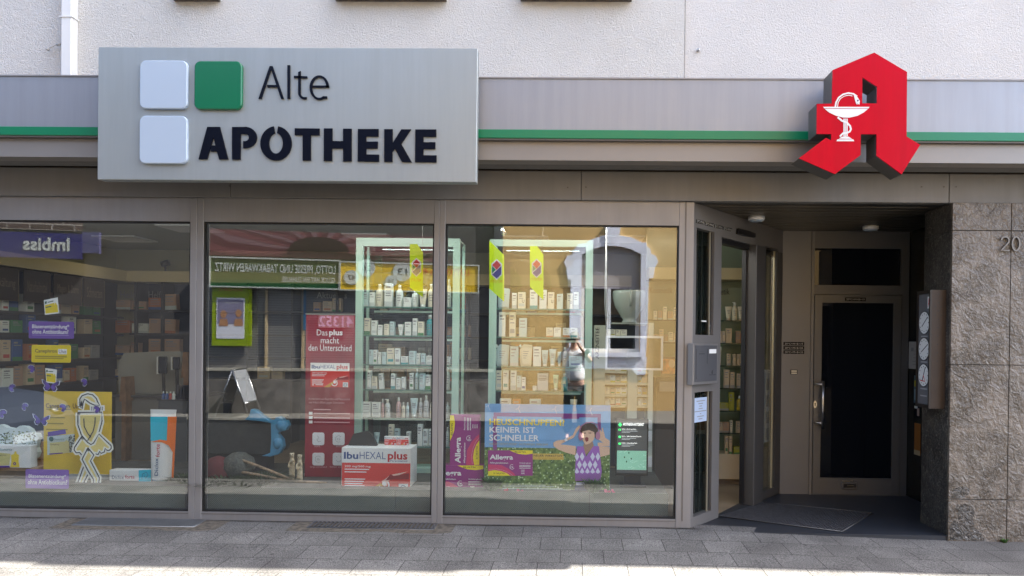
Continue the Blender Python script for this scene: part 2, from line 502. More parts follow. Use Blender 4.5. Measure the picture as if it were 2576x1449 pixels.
mb = MB(); mb.xbox(XL - .3, 16, -.42, 8.3, ROOF + .002, ROOF + .16); mb.xbox(2.56, 5.35, -.60, -.421, ROOF + .002, ROOF + .16); mb.xbox(XL - .3, 2.559, -.55, -.421, ROOF + .002, ROOF + .16); rf = mb.build('shadow_shaped_roof', mat('roof_sheet', (.12, .11, .1), .8), BLD)  # unseen roof; eaves stepped to shape the shadow edge on the pavement
mb = MB(); mb.xbox(XL, XR, 8.0, 8.25, 0, ROOF); mb.xbox(XL, XL + .25, .31, 7.99, 0, ROOF); mb.xbox(XR - .25, XR, .31, 7.99, 0, ROOF)
mb.build('outer_wall', stucco_old, BLD)
# upper windows just above the picture's top edge, their sills reach into it
for a, b in ((425, 541), (837, 1119), (1308, 1591)):
    u0, u1, z0, z1 = F0.rect(a, -26, b, -9, .14)
    w = MB(); w.box(F0, u0, u1, z0, z0 + .035, .046, .15); wf = w.build('upper_window', mat('dark_sill_metal', (.10, .085, .075), .5), BLD)
    f = MB(); uw0, uw1 = u0 + .06, u1 - .06; zz = z0 + .036
    f.box(F0, uw0, uw0 + .07, zz, zz + 1.5, .046, .09); f.box(F0, uw1 - .07, uw1, zz, zz + 1.5, .046, .09)
    f.box(F0, uw0 + .07, uw1 - .07, zz, zz + .07, .046, .09); f.box(F0, uw0 + .07, uw1 - .07, zz + 1.43, zz + 1.5, .046, .09)
    f.build('frame', white, wf)
    g = MB(); g.box(F0, uw0 + .07, uw1 - .07, zz + .07, zz + 1.43, .05, .06); g.build('pane', blackglass, wf)
# little clamp with wire beside the pipe, drip fitting on right wall
mb = MB(); f3 = zm(0, 0, 1344 / 2434)
p = [F0.pt(*F0.at(*q, .07), .07) for q in f3((338, 348), (378, 330), (415, 315), (458, 312))]
mb.tube(p, .004, 6); mb.tube([p[2] - Vector((.012, 0, .004)), p[2] + Vector((.03, 0, .004))], .011, 8); mb.tube([p[0], p[0] + Vector((.015, -.01, -.01))], .013, 8)
mb.build('wire_clamp', mat('old_clamp', (.5, .48, .45), .7), BLD)
p = F0.pt(*F0.at(1756, 128, .0), .0); mb = MB(); mb.tube([p, p + Vector((0, -.035, 0))], .012, 8); mb.build('wall_hook', steel, BLD)

# ---- canopy with fascia
mb = MB(); mb.box(F0, XL, XR, ZG1 + .001, ZT, .1, .47)
fp = mb.build('fascia', fascia_m, BLD)
mb = MB(); mb.box(F0, XL, XR, ZT + .001, ZT + .012, .046, .478); mb.build('coping', alu, fp)
mb = MB(); mb.box(F0, XL, XR, ZG0, ZG1, .30, .492, .004); mb.build('green_stripe', sgreen, fp)
mb = MB(); mb.box(F0, XL, XR, ZG0 - .012, ZG0 - .001, .3, .482); mb.build('stripe_lip', alu_dark, fp)
mb = MB()
mb.box(F0, XL, XR, ZF, ZG0 - .013, .30, .44); mb.build('lower_fascia', mat('lower_fascia_panel', (.27, .255, .24), .4, .3, .03, 1.0), BLD)
# soffit strips
mb = MB(); ds = [.299, .235, .17, .105]
mb.box(F0, XL, XR, ZF + .004, ZF + .03, .299, .43)
for a, b in zip(ds, ds[1:]): mb.box(F0, XL, XR, ZF + .006, ZF + .03, b + .003, a)
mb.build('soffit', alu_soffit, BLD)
# header panels between soffit and frames
xj = [XL] + [F0.at(q, 470, .06)[0] for q in (580, 1462, 2388)] + [XR]
for a, b in zip(xj, xj[1:]):
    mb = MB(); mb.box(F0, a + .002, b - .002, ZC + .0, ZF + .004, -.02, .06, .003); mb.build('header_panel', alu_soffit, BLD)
for q, y in ((1428, 472), (1474, 471), (578, 468), (2318, 470), (2405, 470), (2374, 470)):
    mb = MB(); u, z = F0.at(q, y, .06); mb.disc(F0, u, z, .007, .06, .064, 10)
    mb.build('screw', mat('screw_head', (.1, .09, .08), .5), BLD)
# dark backing behind panels and closing the wall zone
mb = MB(); mb.xbox(XL, XR, .03, .29, ZC + .002, 3.06); mb.build('lintel', dkbrown, BLD)

# ---- the three shop windows
zt_g = F0.at(1400, 566, 0)[1]; zb_g = F0.at(1400, 1300, 0)[1]
def shop_window(xa, xb, xs0, xs1):
    """xs0/xs1: opening; xa/xb outer frame"""
    f = MB()
    f.box(F0, xa, xs0, .045, ZC - .002, -.08, .028, .003)
    f.box(F0, xs1, xb, .045, ZC - .002, -.08, .028, .003)
    f.box(F0, xs0, xs1, zt_g, ZC - .002, -.08, .024)
    f.box(F0, xs0, xs1, .035, zb_g, -.08, .024)
    fr = f.build('shop_window', alu, BLD)
    k = MB(); e = .012
    for (a, b, c, d) in ((xs0, xs0 + e, zb_g, zt_g), (xs1 - e, xs1, zb_g, zt_g), (xs0 + e, xs1 - e, zb_g, zb_g + e), (xs0 + e, xs1 - e, zt_g - e, zt_g)):
        k.box(F0, a, b, c, d, -.05, .012)
    k.build('gasket', rubber, fr)
    s = MB(); s.box(F0, xa + .01, xb - .01, .105, .109, .025, .0275); s.build('sill_joint', alu_dark, fr)
    g = MB(); g.box(F0, xs0 + e, xs1 - e, zb_g + e, zt_g - e, -.005, .0); g.build('pane', pane_m, fr)
g = lambda q: F0.at(q, 920, 0)[0]
w0, w1 = g(480), g(513); w2, w3 = g(1090), g(1118); w4, w5 = g(1703), XA
shop_window(XL + .3, (w0 + w1) / 2 - .001, XL + .6, w0)
shop_window((w0 + w1) / 2 + .001, (w2 + w3) / 2 - .001, w1, w2)
shop_window((w2 + w3) / 2 + .001, w5 - .001, w3, w4)
mb = MB(); mb.box(F0, g(1718), g(1721), .11, ZC, .028, .031); mb.build('corner_post_joint', alu_dark, BLD)

# ---- slanted entrance wall
def su(q, y): return SL.at(q, y, 0)[0]
sf = MB()
zg1a = SL.at(1751, 572, 0)[1]; zg1b = SL.at(1747, 842, 0)[1]; zg2a = SL.at(1744, 988, 0)[1]; zg2b = SL.at(1742, 1302, 0)[1]
ua, ub = su(1750, 800), su(1795, 800)
uo0, uo1 = su(1812, 900), su(1889, 900)
up1 = su(1913, 900)
uc, ud = su(1921, 900), su(1953, 900)
zdo = SL.at(1812, 595, 0)[1]; zdb = SL.at(1925, 618, 0)[1]; zbb = SL.at(1921, 1236, 0)[1]
zb0 = .04
sf.box(SL, .0, ua, zb0, ZC - .002, -.07, .0); sf.box(SL, ub, uo0, zb0, ZC - .002, -.07, .0)
sf.box(SL, ua, ub, zg1a, ZC - .002, -.07, .0); sf.box(SL, ua, ub, zg2a, zg1b, -.07, .0); sf.box(SL, ua, ub, zb0, zg2b, -.07, .0)
sf.box(SL, uo0, SLEN, zdo, ZC - .002, -.07, -.002)
sw = sf.build('entrance_wall', mat('entrance_frame_paint', (.19, .183, .18), .42, .3, .03, 2), BLD)
mb = MB(); mb.box(SL, ua + .001, ub - .001, zg1b, zg1a, -.036, -.03); mb.box(SL, ua + .001, ub - .001, zg2b, zg2a, -.036, -.03)
mb.build('side_pane', pane_m, sw)
mb = MB()
for z0, z1 in ((zg1b, zg1a), (zg2b, zg2a)):
    mb.box(SL, ua, ua + .012, z0, z1, -.06, -.025); mb.box(SL, ub - .012, ub, z0, z1, -.06, -.025)
    mb.box(SL, ub - .055, ub - .035, z0, z1, -.2, -.16)
mb.build('gasket', rubber, sw)
mb = MB(); mb.box(SL, uo0, SLEN - .02, zdo - .045, zdo - .001, -.10, -.03); mb.build('door_track', black, sw)
# sliding door leaf pushed back behind the fixed side light
mb = MB()
for z0, z1 in ((zg1b, zg1a), (zg2b, zg2a)):
    mb.m = 0; mb.box(SL, ub - .05, ub - .03, z0, z1, -.0285, -.020)  # cream strip painted in place of the glazing bead's reflection
    mb.m = 1
    for q_ in (.25, .38, .62): mb.box(SL, ua + (ub - ua) * q_, ua + (ub - ua) * q_ + .012, z0, z1, -.0610, -.056)
    mb.m = 2; mb.box(SL, ua + .0015, ub - .0015, z0, z1, -.066, -.0612)
mb.build('inner_door_leaf', [mat('cream_bead_reflection', (.22, .20, .15), .5), mat('door_leaf_edge', (.06, .062, .055), .4, .3), mat('dim_green_glass', (.014, .019, .018), .2)], sw)
ds_ = MB(); ds_.box(SL, uo1, up1, zb0, zdo - .002, -.10, .045, .004); ds_.build('door_post', mat('door_post_paint', (.085, .082, .08), .42, .3), sw)
mb = MB(); mb.box(SL, uo1 - .03, uo1 - .012, zb0 + .02, zdo - .05, -.09, -.05)
mb.build('sliding_door', black, sw)
mb = MB(); mb.box(SL, up1, uc, zb0, zdo - .002, -.07, -.002); mb.box(SL, ud, SLEN, zb0, zdo - .002, -.07, -.002)
mb.box(SL, uc, ud, zdb, zdo - .002, -.07, -.002); mb.box(SL, uc, ud, zb0, zbb, -.07, -.002)
s2 = mb.build('side_light', MATS['door_post_paint'], sw)
mb = MB(); mb.box(SL, uc + .001, ud - .001, zbb, zdb, -.05, -.03); mb.build('side_pane', pane_m, s2)
mb = MB(); mb.box(SL, ud - .05, ud - .035, zbb, zdb, -.028, -.012); mb.build('door_edge_strip', mat('brass_strip', (.55, .5, .35), .35, .6), s2)

# ---- recess: back wall, door, transom, side wall, ceiling, floor
B = FY(1.52)
bx = lambda q, y=900: B.at(q, y, 0)[0]
zfl = .03
zdt = B.at(2150, 742, 0)[1]; zdd = B.at(2150, 1243, 0)[1]
bu0, bu1, bu2, bu3 = XB, bx(2045), bx(2266), bx(2284)
mb = MB(); mb.box(B, bu0 - .0, bu1 - .03, zfl, ZC - .001, -.06, .0); mb.box(B, bu1 - .028, bu1, zfl, ZC - .001, -.06, .012)
mb.build('recess_panel', mat('recess_panel_paint', (.165, .166, .170), .5, .15, .05, 1.2), BLD)
u0, u1, z0, z1 = B.rect(2049, 625, 2267, 718)
mb = MB(); mb.box(B, bu1 + .001, bu2, z1, ZC - .001, -.06, .008); mb.box(B, bu1 + .001, bu2, zdt + .002, z0, -.06, .008)
mb.box(B, bu1 + .001, u0, z0, z1, -.06, .008); mb.box(B, u1, bu2, z0, z1, -.06, .008); mb.box(B, bu2 + .001, bu3, zfl, ZC - .001, -.06, .006)
tr = mb.build('transom_window', mat('door_frame_paint', (.115, .117, .122), .5, .15), BLD)
mb = MB(); mb.box(B, u0, u1, z0, z1, -.04, -.02); mb.build('pane', blackglass, tr)
# house door
mb = MB(); g0, g1, g2, g3 = B.rect(2066, 762, 2246, 1203, .02)
da, db = bu1 + .006, bu2 - .006
mb.box(B, da, g0, zdd, zdt - .004, -.03, .02, .002); mb.box(B, g1, db, zdd, zdt - .004, -.03, .02, .002)
mb.box(B, g0, g1, g3, zdt - .004, -.03, .02); mb.box(B, g0, g1, zdd, g2, -.03, .02)
dr = mb.build('house_door', mat('house_door_paint', (.12, .122, .126), .45, .2), BLD)
mb = MB(); mb.box(B, g0, g1, g2, g3, -.01, .004); mb.build('pane', blackglass, dr)
mb = MB(); h = B.at(2071, 958, .09); h2 = B.at(2070, 1079, .09)
mb.tube([B.pt(h[0], h[1], .09), B.pt(h[0], h2[1], .09)], .014, 12)
for y in (967, 1065):
    q = B.at(2071, y, .09); w = B.at(2050, y + 1, .03); mb.tube([B.pt(w[0], q[1], .02), B.pt(w[0] + .01, q[1], .05), B.pt(q[0], q[1], .088)], .011, 8)
mb.build('handle', steel, dr)
u, z = B.at(2050, 1017, .02); mb = MB(); mb.disc(B, u, z, .017, .02, .028, 20, .038); mb.m = 1; mb.disc(B, u, z + .008, .007, .028, .03, 10); mb.box(B, u - .004, u + .004, z - .016, z + .006, .028, .030)
mb.build('lock', [steel, black], dr)
mb = MB(); a = B.rect(2117, 1213, 2158, 1231, .03); mb.box(B, *a, .02, .032, .003); mb.m = 1; mb.box(B, a[0] + .02, a[1] - .02, a[2] + .018, a[3] - .018, .032, .035)
mb.m = 2; a = B.rect(2119, 1209, 2145, 1212, .03); mb.box(B, *a, .02, .028)
mb.m = 2; a = B.rect(2130, 1220, 2152, 1223, .03); mb.box(B, *a, .035, .038)
mb.build('letter_slot', [MATS['house_door_paint'], black, steel], dr)
mb = MB(); mb.box(B, bu1, bu2, zfl, zdd - .004, -.06, .03); mb.build('threshold', MATS['door_frame_paint'], BLD)
# side wall on the right, dark polished stone; shop display bay in it
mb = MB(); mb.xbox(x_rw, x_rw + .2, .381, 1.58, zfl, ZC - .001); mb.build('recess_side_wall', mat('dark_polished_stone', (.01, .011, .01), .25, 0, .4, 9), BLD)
# ceiling with slats
mb = MB(); n = 11
for i in range(n):
    y0 = .03 + i * (1.49 / n); mb.xbox(XA + .005, x_rw, y0 + .004, y0 + 1.49 / n - .004, ZC, ZC + .02)
cl = mb.build('recess_ceiling', mat('ceiling_slat', (.04, .039, .037), .35, .3), BLD)
mb = MB()
for i in range(1, n): y0 = .03 + i * (1.49 / n); mb.xbox(XA + .005, x_rw, y0 - .004, y0 + .004, ZC - .003, ZC + .006)
mb.build('slat_trim', mat('slat_trim_metal', (.14, .137, .13), .3, .8), cl)
mb = MB(); mb.xbox(XA, x_rw + .2, .03, 1.58, ZC + .021, ZC + .05); mb.build('ceiling_back', black, cl)
# floor of the recess
def tiles(name, col, w, h, mort):
    m = bpy.data.materials.new(name); m.use_nodes = True; nt = m.node_tree; N = nt.nodes; L = nt.links
    b = N['Principled BSDF']; b.inputs['Roughness'].default_value = .45
    g_ = N.new('ShaderNodeNewGeometry'); br = N.new('ShaderNodeTexBrick'); br.offset = 0
    br.inputs['Scale'].default_value = 1; br.inputs['Brick Width'].default_value = w; br.inputs['Row Height'].default_value = h; br.inputs['Mortar Size'].default_value = .004
    br.inputs['Color1'].default_value = (*col, 1); br.inputs['Color2'].default_value = (*[c * 1.15 for c in col], 1); br.inputs['Mortar'].default_value = (*mort, 1)
    L.new(g_.outputs['Position'], br.inputs['Vector']); L.new(br.outputs['Color'], b.inputs['Base Color'])
    return m
mb = MB(); yA = -.085
mb.add([(XA - .0, yA, .012 + gz(XA, yA)), (x_pier - .001, yA, .012 + gz(x_pier, yA)), (x_pier - .001, .30, .03), (XA, .02, .056)], [(0, 1, 2, 3)])
mb.v = []; mb.f = []; mb.mi = []; mb.sm = []
z1_ = .038
mb.add([(XA - .01, yA, -.05), (x_pier, yA, -.05), (x_pier, yA, z1_), (XA - .01, yA, z1_), (x_rw + .19, .382, z1_), (x_rw + .19, 1.56, z1_), (XB - .2, 1.56, z1_), (x_pier, .382, z1_), (XA - .01, .0, z1_)],
       [(0, 1, 2, 3), (3, 2, 7, 4, 5, 6, 8)])
mb.build('entrance_floor', tiles('dark_floor_tiles', (.026, .03, .038), .6, .6, (.03, .03, .035)))['kind'] = 'structure'

# ---- stone pier on the right
PF = Fr((0, -.10), (1, 0)); PS = Fr((x_pier, 0), (0, -1))
zr = [0.0 - .02] + [PF.at(2470, y, 0)[1] for y in (1257, 918, 580)] + [ZC - .004]
xc = [x_pier, PF.at(2539, 900, 0)[0], x_pier + 1.5, XR - .02]
PIER = thing('stone_pier', 'brown riven stone cladding pier at the right of the entrance, house number on it', 'pier', (x_pier + 2, .1, 0))
for i in range(3):
    for j in range(4):
        mb = MB(); mb.box(PF, xc[i] + .0025 * (i > 0), xc[i + 1] - .0025, zr[j] + .0025, zr[j + 1] - .0025, -.03, .0, .002); mb.build('front_slab', stone, PIER)
mb = MB()
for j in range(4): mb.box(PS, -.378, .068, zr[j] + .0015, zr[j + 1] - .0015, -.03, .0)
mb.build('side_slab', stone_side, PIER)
mb = MB(); mb.xbox(x_pier + .031, XR, -.069, .37, 0, ZC - .005); mb.build('core', black, PIER)
# splash stain at the foot
f = zm(3000, 1450, 1032 / 1828)
mb = MB(); out = f((1312, 1198), (1316, 1090), (1335, 1060), (1372, 1062), (1366, 1000), (1352, 950), (1420, 945), (1468, 968), (1488, 1002), (1470, 1050), (1482, 1110), (1530, 1150), (1556, 1205))
mb.ppoly(PF, out, .0008, .0012); mb.ppoly(PF, f((1318, 905), (1335, 842), (1400, 822), (1450, 838), (1440, 880), (1400, 905)), .0008, .0012)
mb.build('damp_stain', slate('damp_stone', (.035, .032, .028), (.05, .045, .04), (.075, .066, .058), .8), PIER)
NUM = thing('house_number', 'brushed metal house number 20 fixed on the riven stone pier', 'house number', tuple(PF.pt(*PF.at(2541, 630, 0), .0)))
for s_, a, b in (('2', 2517, 2540), ('0', 2545, 2567)):
    mb = MB(); u0, u1, z0, z1 = PF.rect(a, 594, b, 632, .02); w = .011
    um = (u0 + u1) / 2; ru = (u1 - u0) / 2 - w / 2
    if s_ == '0': pts = [(um + ru * math.cos(t) * 1.0, (z0 + z1) / 2 + ((z1 - z0) / 2 - w / 2) * math.sin(t)) for t in [2 * math.pi * i / 28 for i in range(29)]]
    else:
        zc = z1 - w / 2 - ru; pts = [(um + ru * math.cos(t), zc + ru * math.sin(t)) for t in [R(170 - 200 * i / 12) for i in range(13)]] + [(u0 + w / 2, z0 + w / 2), (u1, z0 + w / 2)]
    mb.stroke(PF, pts, w, .006, .022, px=False); mb.build('numeral', mat('numeral_metal', (.19, .175, .16), .4, .4), NUM)

# tuft of weed by the pier foot
def tuft(name, label, c, r, h, n, m, cat='plant', group=None, rnd=None, w=.006):
    rn = random.Random(rnd or name)
    mb = MB()
    for i in range(n):
        a = rn.uniform(0, 6.283); rr = r * rn.random() ** .5; L_ = h * rn.uniform(.5, 1)
        p0 = Vector(c) + Vector((math.cos(a) * rr * .5, math.sin(a) * rr * .5, 0)); p1 = p0 + Vector((math.cos(a) * rr, math.sin(a) * rr, L_))
        t = Vector((-math.sin(a), math.cos(a), 0)) * w * rn.uniform(.6, 1.4); pm = (p0 + p1) / 2 + Vector((0, 0, L_ * .2))
        mb.add([p0 - t, p0 + t, pm + t, pm - t, p1], [(0, 1, 2, 3), (3, 2, 4)])
    o = mb.build(name, m); tag(o, label, cat, group); return o
leafg = mat('leaf_green', (.07, .16, .03), .6, 0, .4, 30)
q = gp(2519, 1361, 0); tuft('weed', 'small green weed growing in the joint at the foot of the stone pier', (q.x, -.115, 0), .035, .035, 40, leafg)

# ---- recess lamps
for i, (a, b, s_) in enumerate(((1903, 545, 'nearer the sliding door'), (2190, 569, 'above the black house door'))):
    r_ = ray(a, b); t = (ZC - CAM.z) / r_.z; c = CAM + r_ * t
    L_ = thing('ceiling_lamp', f'round white recess ceiling lamp {s_}, switched off', 'lamp', (c.x, c.y, ZC - .05), 'round lamps under the entrance ceiling')
    mb = MB(); mb.lathe((c.x, c.y, ZC - .045), [(.072, .012), (.075, .02), (.075, .045)], 24); mb.build('housing', white, L_)
    mb = MB(); mb.lathe((c.x, c.y, ZC - .045), [(.03, -.002), (.06, .0), (.069, .011)], 24); mb.build('diffuser', acrylic, L_)

# ---- entrance mat
quad = [gp(1805, 1299, .042), gp(1921, 1264, .042), gp(2196, 1291, .042), gp(2119, 1338, .042)]
mb = MB(); a, b, c, d = [Vector((q.x, q.y, .0415)) for q in quad]
mb.quad(a, d, c, b)
mb.m = 1
for i in range(46):
    t0 = (i + .15) / 46; t1 = (i + .6) / 46
    p = [a.lerp(d, t0), a.lerp(d, t1), b.lerp(c, t1), b.lerp(c, t0)]
    lo = [v + Vector((0, 0, .0)) for v in p]; hi = [v + Vector((0, 0, .006)) for v in p]
    mb.add(lo + hi, [(4, 5, 6, 7), (0, 1, 5, 4), (1, 2, 6, 5), (2, 3, 7, 6), (3, 0, 4, 7)])
mb.m = 2
for p, q in ((b, c), (c, d), (d, a)): mb.tube([p + Vector((0, 0, .004)), q + Vector((0, 0, .004))], .004, 6)
tag(mb.build('entrance_mat', [mat('mat_base', (.010, .010, .012), .9), mat('mat_rib', (.045, .045, .05), .8, 0, .2, 30), mat('mat_rim', (.12, .12, .12), .5, .5)]), 'ribbed grey entrance mat lying slantwise before the sliding door', 'mat')

# ---- gratings in the pavement
def grating(name, label, pa, pb, gap, m, base):
    a = gp(*pa, .055); b = gp(*pb, .045)
    x0, x1 = a.x, b.x; y1, y0 = a.y, b.y
    t = thing(name, label, 'grate', ((x0 + x1) / 2, (y0 + y1) / 2, .05), 'metal gratings in the pavement before the windows')
    zf = lambda x, y: gz(x, y)
    f_ = MB()
    for (p, q) in (((x0, y0), (x1, y0)), ((x1, y0), (x1, y1)), ((x1, y1), (x0, y1)), ((x0, y1), (x0, y0))):
        f_.tube([(p[0], p[1], zf(*p) + .002), (q[0], q[1], zf(*q) + .002)], .005, 6)
    f_.build('frame', m, t)
    s = MB(); s.quad((x0, y0, zf(x0, y0) + .0015), (x1, y0, zf(x1, y0) + .0015), (x1, y1, zf(x1, y1) + .0015), (x0, y1, zf(x0, y1) + .0015)); s.build('pit', base, t)
    k = MB(); n_ = int((x1 - x0) / gap)
    for i in range(n_):
        x = x0 + (i + .5) * (x1 - x0) / n_
        za, zb = zf(x, y0) + .004, zf(x, y1) + .004; w_ = gap * .2
        k.add([(x - w_, y0, za), (x + w_, y0, za), (x + w_, y1, zb), (x - w_, y1, zb), (x - w_, y0, za + .006), (x + w_, y0, za + .006), (x + w_, y1, zb + .006), (x - w_, y1, zb + .006)],
              [(4, 5, 6, 7), (0, 1, 5, 4), (1, 2, 6, 5), (3, 0, 4, 7)])
    k.build('bars', m, t)
    return t
galv = mat('galvanised_steel', (.24, .25, .26), .45, .6, .1, 8)
grating('light_well_grate', 'pale fine galvanised grating under the window with the yellow poster', (222, 1304), (487, 1327), .016, galv, mat('grate_pale_base', (.12, .12, .12), .8))
grating('light_well_grate', 'dark wide slotted grating under the middle window', (800, 1306), (1090, 1334), .034, mat('dull_steel', (.10, .10, .105), .5, .3), black)
mb = MB()
for pa, pb in (((200, 1304), (520, 1331)), ((775, 1306), (1112, 1338))):
    a = gp(*pa, .055); b = gp(*pb, .045)
    rn = random.Random(5); P = []
    for k in range(12): P.append((a.x - .06 + (b.x - a.x + .14) * k / 11, b.y - .02 - rn.random() * .05))
    for k in range(12): P.append((b.x + .08 - (b.x - a.x + .14) * k / 11, min(-.03, a.y - .0)))
    mb.add([(x, y, gz(x, y) + .0012) for x, y in P], [list(range(24))])
mb.build('mortar_patch', mat('sandy_mortar', (.13, .11, .085), .95, 0, .35, 25, .3, 150))['kind'] = 'structure'

mb = MB(); rn = random.Random(12); P = []
n_ = 60; xa_, xb2 = XL + .4, XA + .1
for k in range(n_ + 1): P.append((xa_ + (xb2 - xa_) * k / n_, -.034 - rn.random() * .03))
P += [(xb2, -.0285), (xa_, -.0285)]
mb.add([(x, y, gz(x, y) + .0035) for x, y in P], [list(range(len(P)))])
mb.build('dirt_strip', mat('joint_dirt', (.06, .052, .042), .95, 0, .4, 30))['kind'] = 'structure'
# ================================================================== big sign
SG = Fr((0, -.66), (1, 0)); sgf = zm(380, 150, 1520 / 2576)
SIGN = thing('shop_sign', 'large silver box sign reading Alte APOTHEKE with three rounded squares', 'sign', tuple(SG.pt(*SG.at(722, 458, 0), 0)))
a = SG.at(246, 284, 0)[0]; b = SG.at(1200, 290, 0)[0]; zt = SG.at(722, 120, 0)[1]; zb = SG.at(722, 455, 0)[1]
mb = MB(); mb.box(SG, a, b, zb, zt, -.085, 0, .004); mb.build('panel', sign_m, SIGN)
mb = MB(); mb.box(SG, a + .05, b - .05, zb + .05, zt - .05, -.188, -.086); mb.build('back_tray', alu, SIGN)
def rrect(mb, fr, u0, u1, z0, z1, r, d0, d1, bev=.006):
    def ring_(o):
        P = []
        for cx, cz, a0 in ((u1 - r, z1 - r, 0), (u0 + r, z1 - r, 90), (u0 + r, z0 + r, 180), (u1 - r, z0 + r, 270)):
            for k in range(7):
                t = R(a0 + 15 * k); P.append((cx + (r - o) * math.cos(t), cz + (r - o) * math.sin(t)))
        return P
    A, Bq = ring_(0), ring_(bev); n = len(A)
    V = [fr.pt(u, z, d0) for u, z in A] + [fr.pt(u, z, d1 - bev) for u, z in A] + [fr.pt(u, z, d1) for u, z in Bq]
    fs = [list(range(n))[::-1], [2 * n + i for i in range(n)]]
    for i in range(n):
        j = (i + 1) % n; fs += [[i, j, n + j, n + i], [n + i, n + j, 2 * n + j, 2 * n + i]]
    mb.add(V, fs)
for (p, q, m) in (((287, 148), (605, 470), acrylic), ((651, 152), (968, 474), green), ((285, 517), (603, 837), acrylic)):
    (x0, y0), (x1, y1) = sgf(p, q); u0, u1, z0, z1 = SG.rect(x0, y0, x1, y1, .03)
    mb = MB(); rrect(mb, SG, u0, u1, z0, z1, .045, .0015, .03); t = mb.build('square', m, SIGN)
ZP = lambda pts: [SG.at(x, y, .012) for x, y in sgf(*pts)]
def letter(polys, arcs=()):
    mb = MB()
    for p in polys: mb.poly(SG, ZP(p), .001, .012)
    return mb
def arcband(mb, c, r0, r1, a0, a1, n=20, ex=None):
    """elliptic band in zoom coordinates: c centre, r0=(rx,ry) inner, r1 outer"""
    for i in range(n):
        t0, t1 = R(a0 + (a1 - a0) * i / n), R(a0 + (a1 - a0) * (i + 1) / n)
        P = [(c[0] + r0[0] * math.cos(t0), c[1] - r0[1] * math.sin(t0)), (c[0] + r1[0] * math.cos(t0), c[1] - r1[1] * math.sin(t0)),
             (c[0] + r1[0] * math.cos(t1), c[1] - r1[1] * math.sin(t1)), (c[0] + r0[0] * math.cos(t1), c[1] - r0[1] * math.sin(t1))]
        mb.poly(SG, ZP(P), .001, .012)
L_ = [letter([[(680, 808), (738, 592), (822, 592), (878, 809), (818, 810), (803, 757), (763, 757), (763, 716), (792, 716), (780, 662), (738, 808)]])]
m_ = letter([[(904, 593), (962, 592), (960, 811), (904, 810)], [(962, 592), (990, 592), (990, 640), (962, 640)]])
m_.v  # bowl of the P
arcband(m_, (990, 663), (26, 24), (80, 72), 90, -90); m_.poly(SG, ZP([(978, 687), (990, 687), (990, 735), (978, 735)]), .001, .012); L_.append(m_)
m_ = MB(); arcband(m_, (1197, 702), (46, 66), (105, 115), 96, 444 , 40); m_ = MB(); arcband(m_, (1197, 702), (46, 68), (105, 115), 98, 442, 40); L_.append(m_)
L_.append(letter([[(1322, 601), (1488, 603), (1488, 649), (1430, 648), (1430, 817), (1375, 817), (1375, 648), (1322, 646)]]))
L_.append(letter([[(1517, 602), (1574, 602), (1574, 686), (1645, 687), (1645, 604), (1702, 604), (1702, 822), (1645, 822), (1645, 736), (1572, 736), (1572, 820), (1516, 820)]]))
L_.append(letter([[(1744, 606), (1882, 606), (1882, 657), (1800, 656), (1800, 690), (1877, 690), (1876, 737), (1800, 737), (1800, 776), (1885, 777), (1885, 825), (1742, 823)]]))
L_.append(letter([[(1920, 607), (1976, 607), (1976, 700), (2034, 608), (2100, 608), (2034, 706), (2104, 828), (2038, 827), (1990, 738), (1975, 760), (1975, 826), (1919, 825)]]))
L_.append(letter([[(2127, 609), (2267, 609), (2267, 659), (2182, 658), (2182, 694), (2261, 694), (2261, 740), (2182, 740), (2182, 781), (2269, 782), (2269, 829), (2125, 828)]]))
L_.append(letter([[(1080, 404), (1155, 186), (1174, 186), (1250, 406), (1231, 405), (1205, 328), (1140, 328), (1137, 312), (1199, 312), (1165, 208), (1100, 404)]]))
L_.append(letter([[(1273, 180), (1291, 180), (1291, 405), (1273, 405)]]))
m_ = letter([[(1345, 226), (1362, 219), (1362, 366), (1345, 366)], [(1317, 251), (1405, 254), (1405, 268), (1317, 266)], [(1386, 392), (1402, 393), (1399, 408), (1386, 408)]])
arcband(m_, (1387, 366), (25, 27), (42, 42), 180, 270, 8); L_.append(m_)
m_ = letter([[(1438, 316), (1551, 316), (1551, 330), (1438, 330)]])
arcband(m_, (1486, 330), (47, 68), (65, 82), 0, 300, 30); m_.poly(SG, ZP([(1508, 387), (1538, 388), (1538, 404), (1512, 405)]), .001, .012); L_.append(m_)
for m_ in L_: m_.build('letter', navy, SIGN)

# ================================================================== red pharmacy letter
AF = Fr((0, -.86), (1, 0)); af = zm(3050, 150, 700 / 1690)
out = [(553, 303), (948, 137), (1260, 322), (1255, 935), (1385, 1015), (1208, 1294), (970, 1118), (970, 913), (820, 913), (818, 1112), (575, 1292), (232, 1142), (487, 948), (538, 972), (540, 912), (400, 910), (403, 625), (545, 622)]
hole = [(835, 372), (833, 619), (973, 621), (975, 462)]
RA = thing('pharmacy_letter_sign', 'big red gothic letter A with white bowl and snake emblem on the fascia', 'sign', tuple(AF.pt(*AF.at(2165, 440, 0), 0)))
P = [AF.at(*q, 0) for q in af(*out)]; H = [AF.at(*q, 0) for q in af(*hole)]
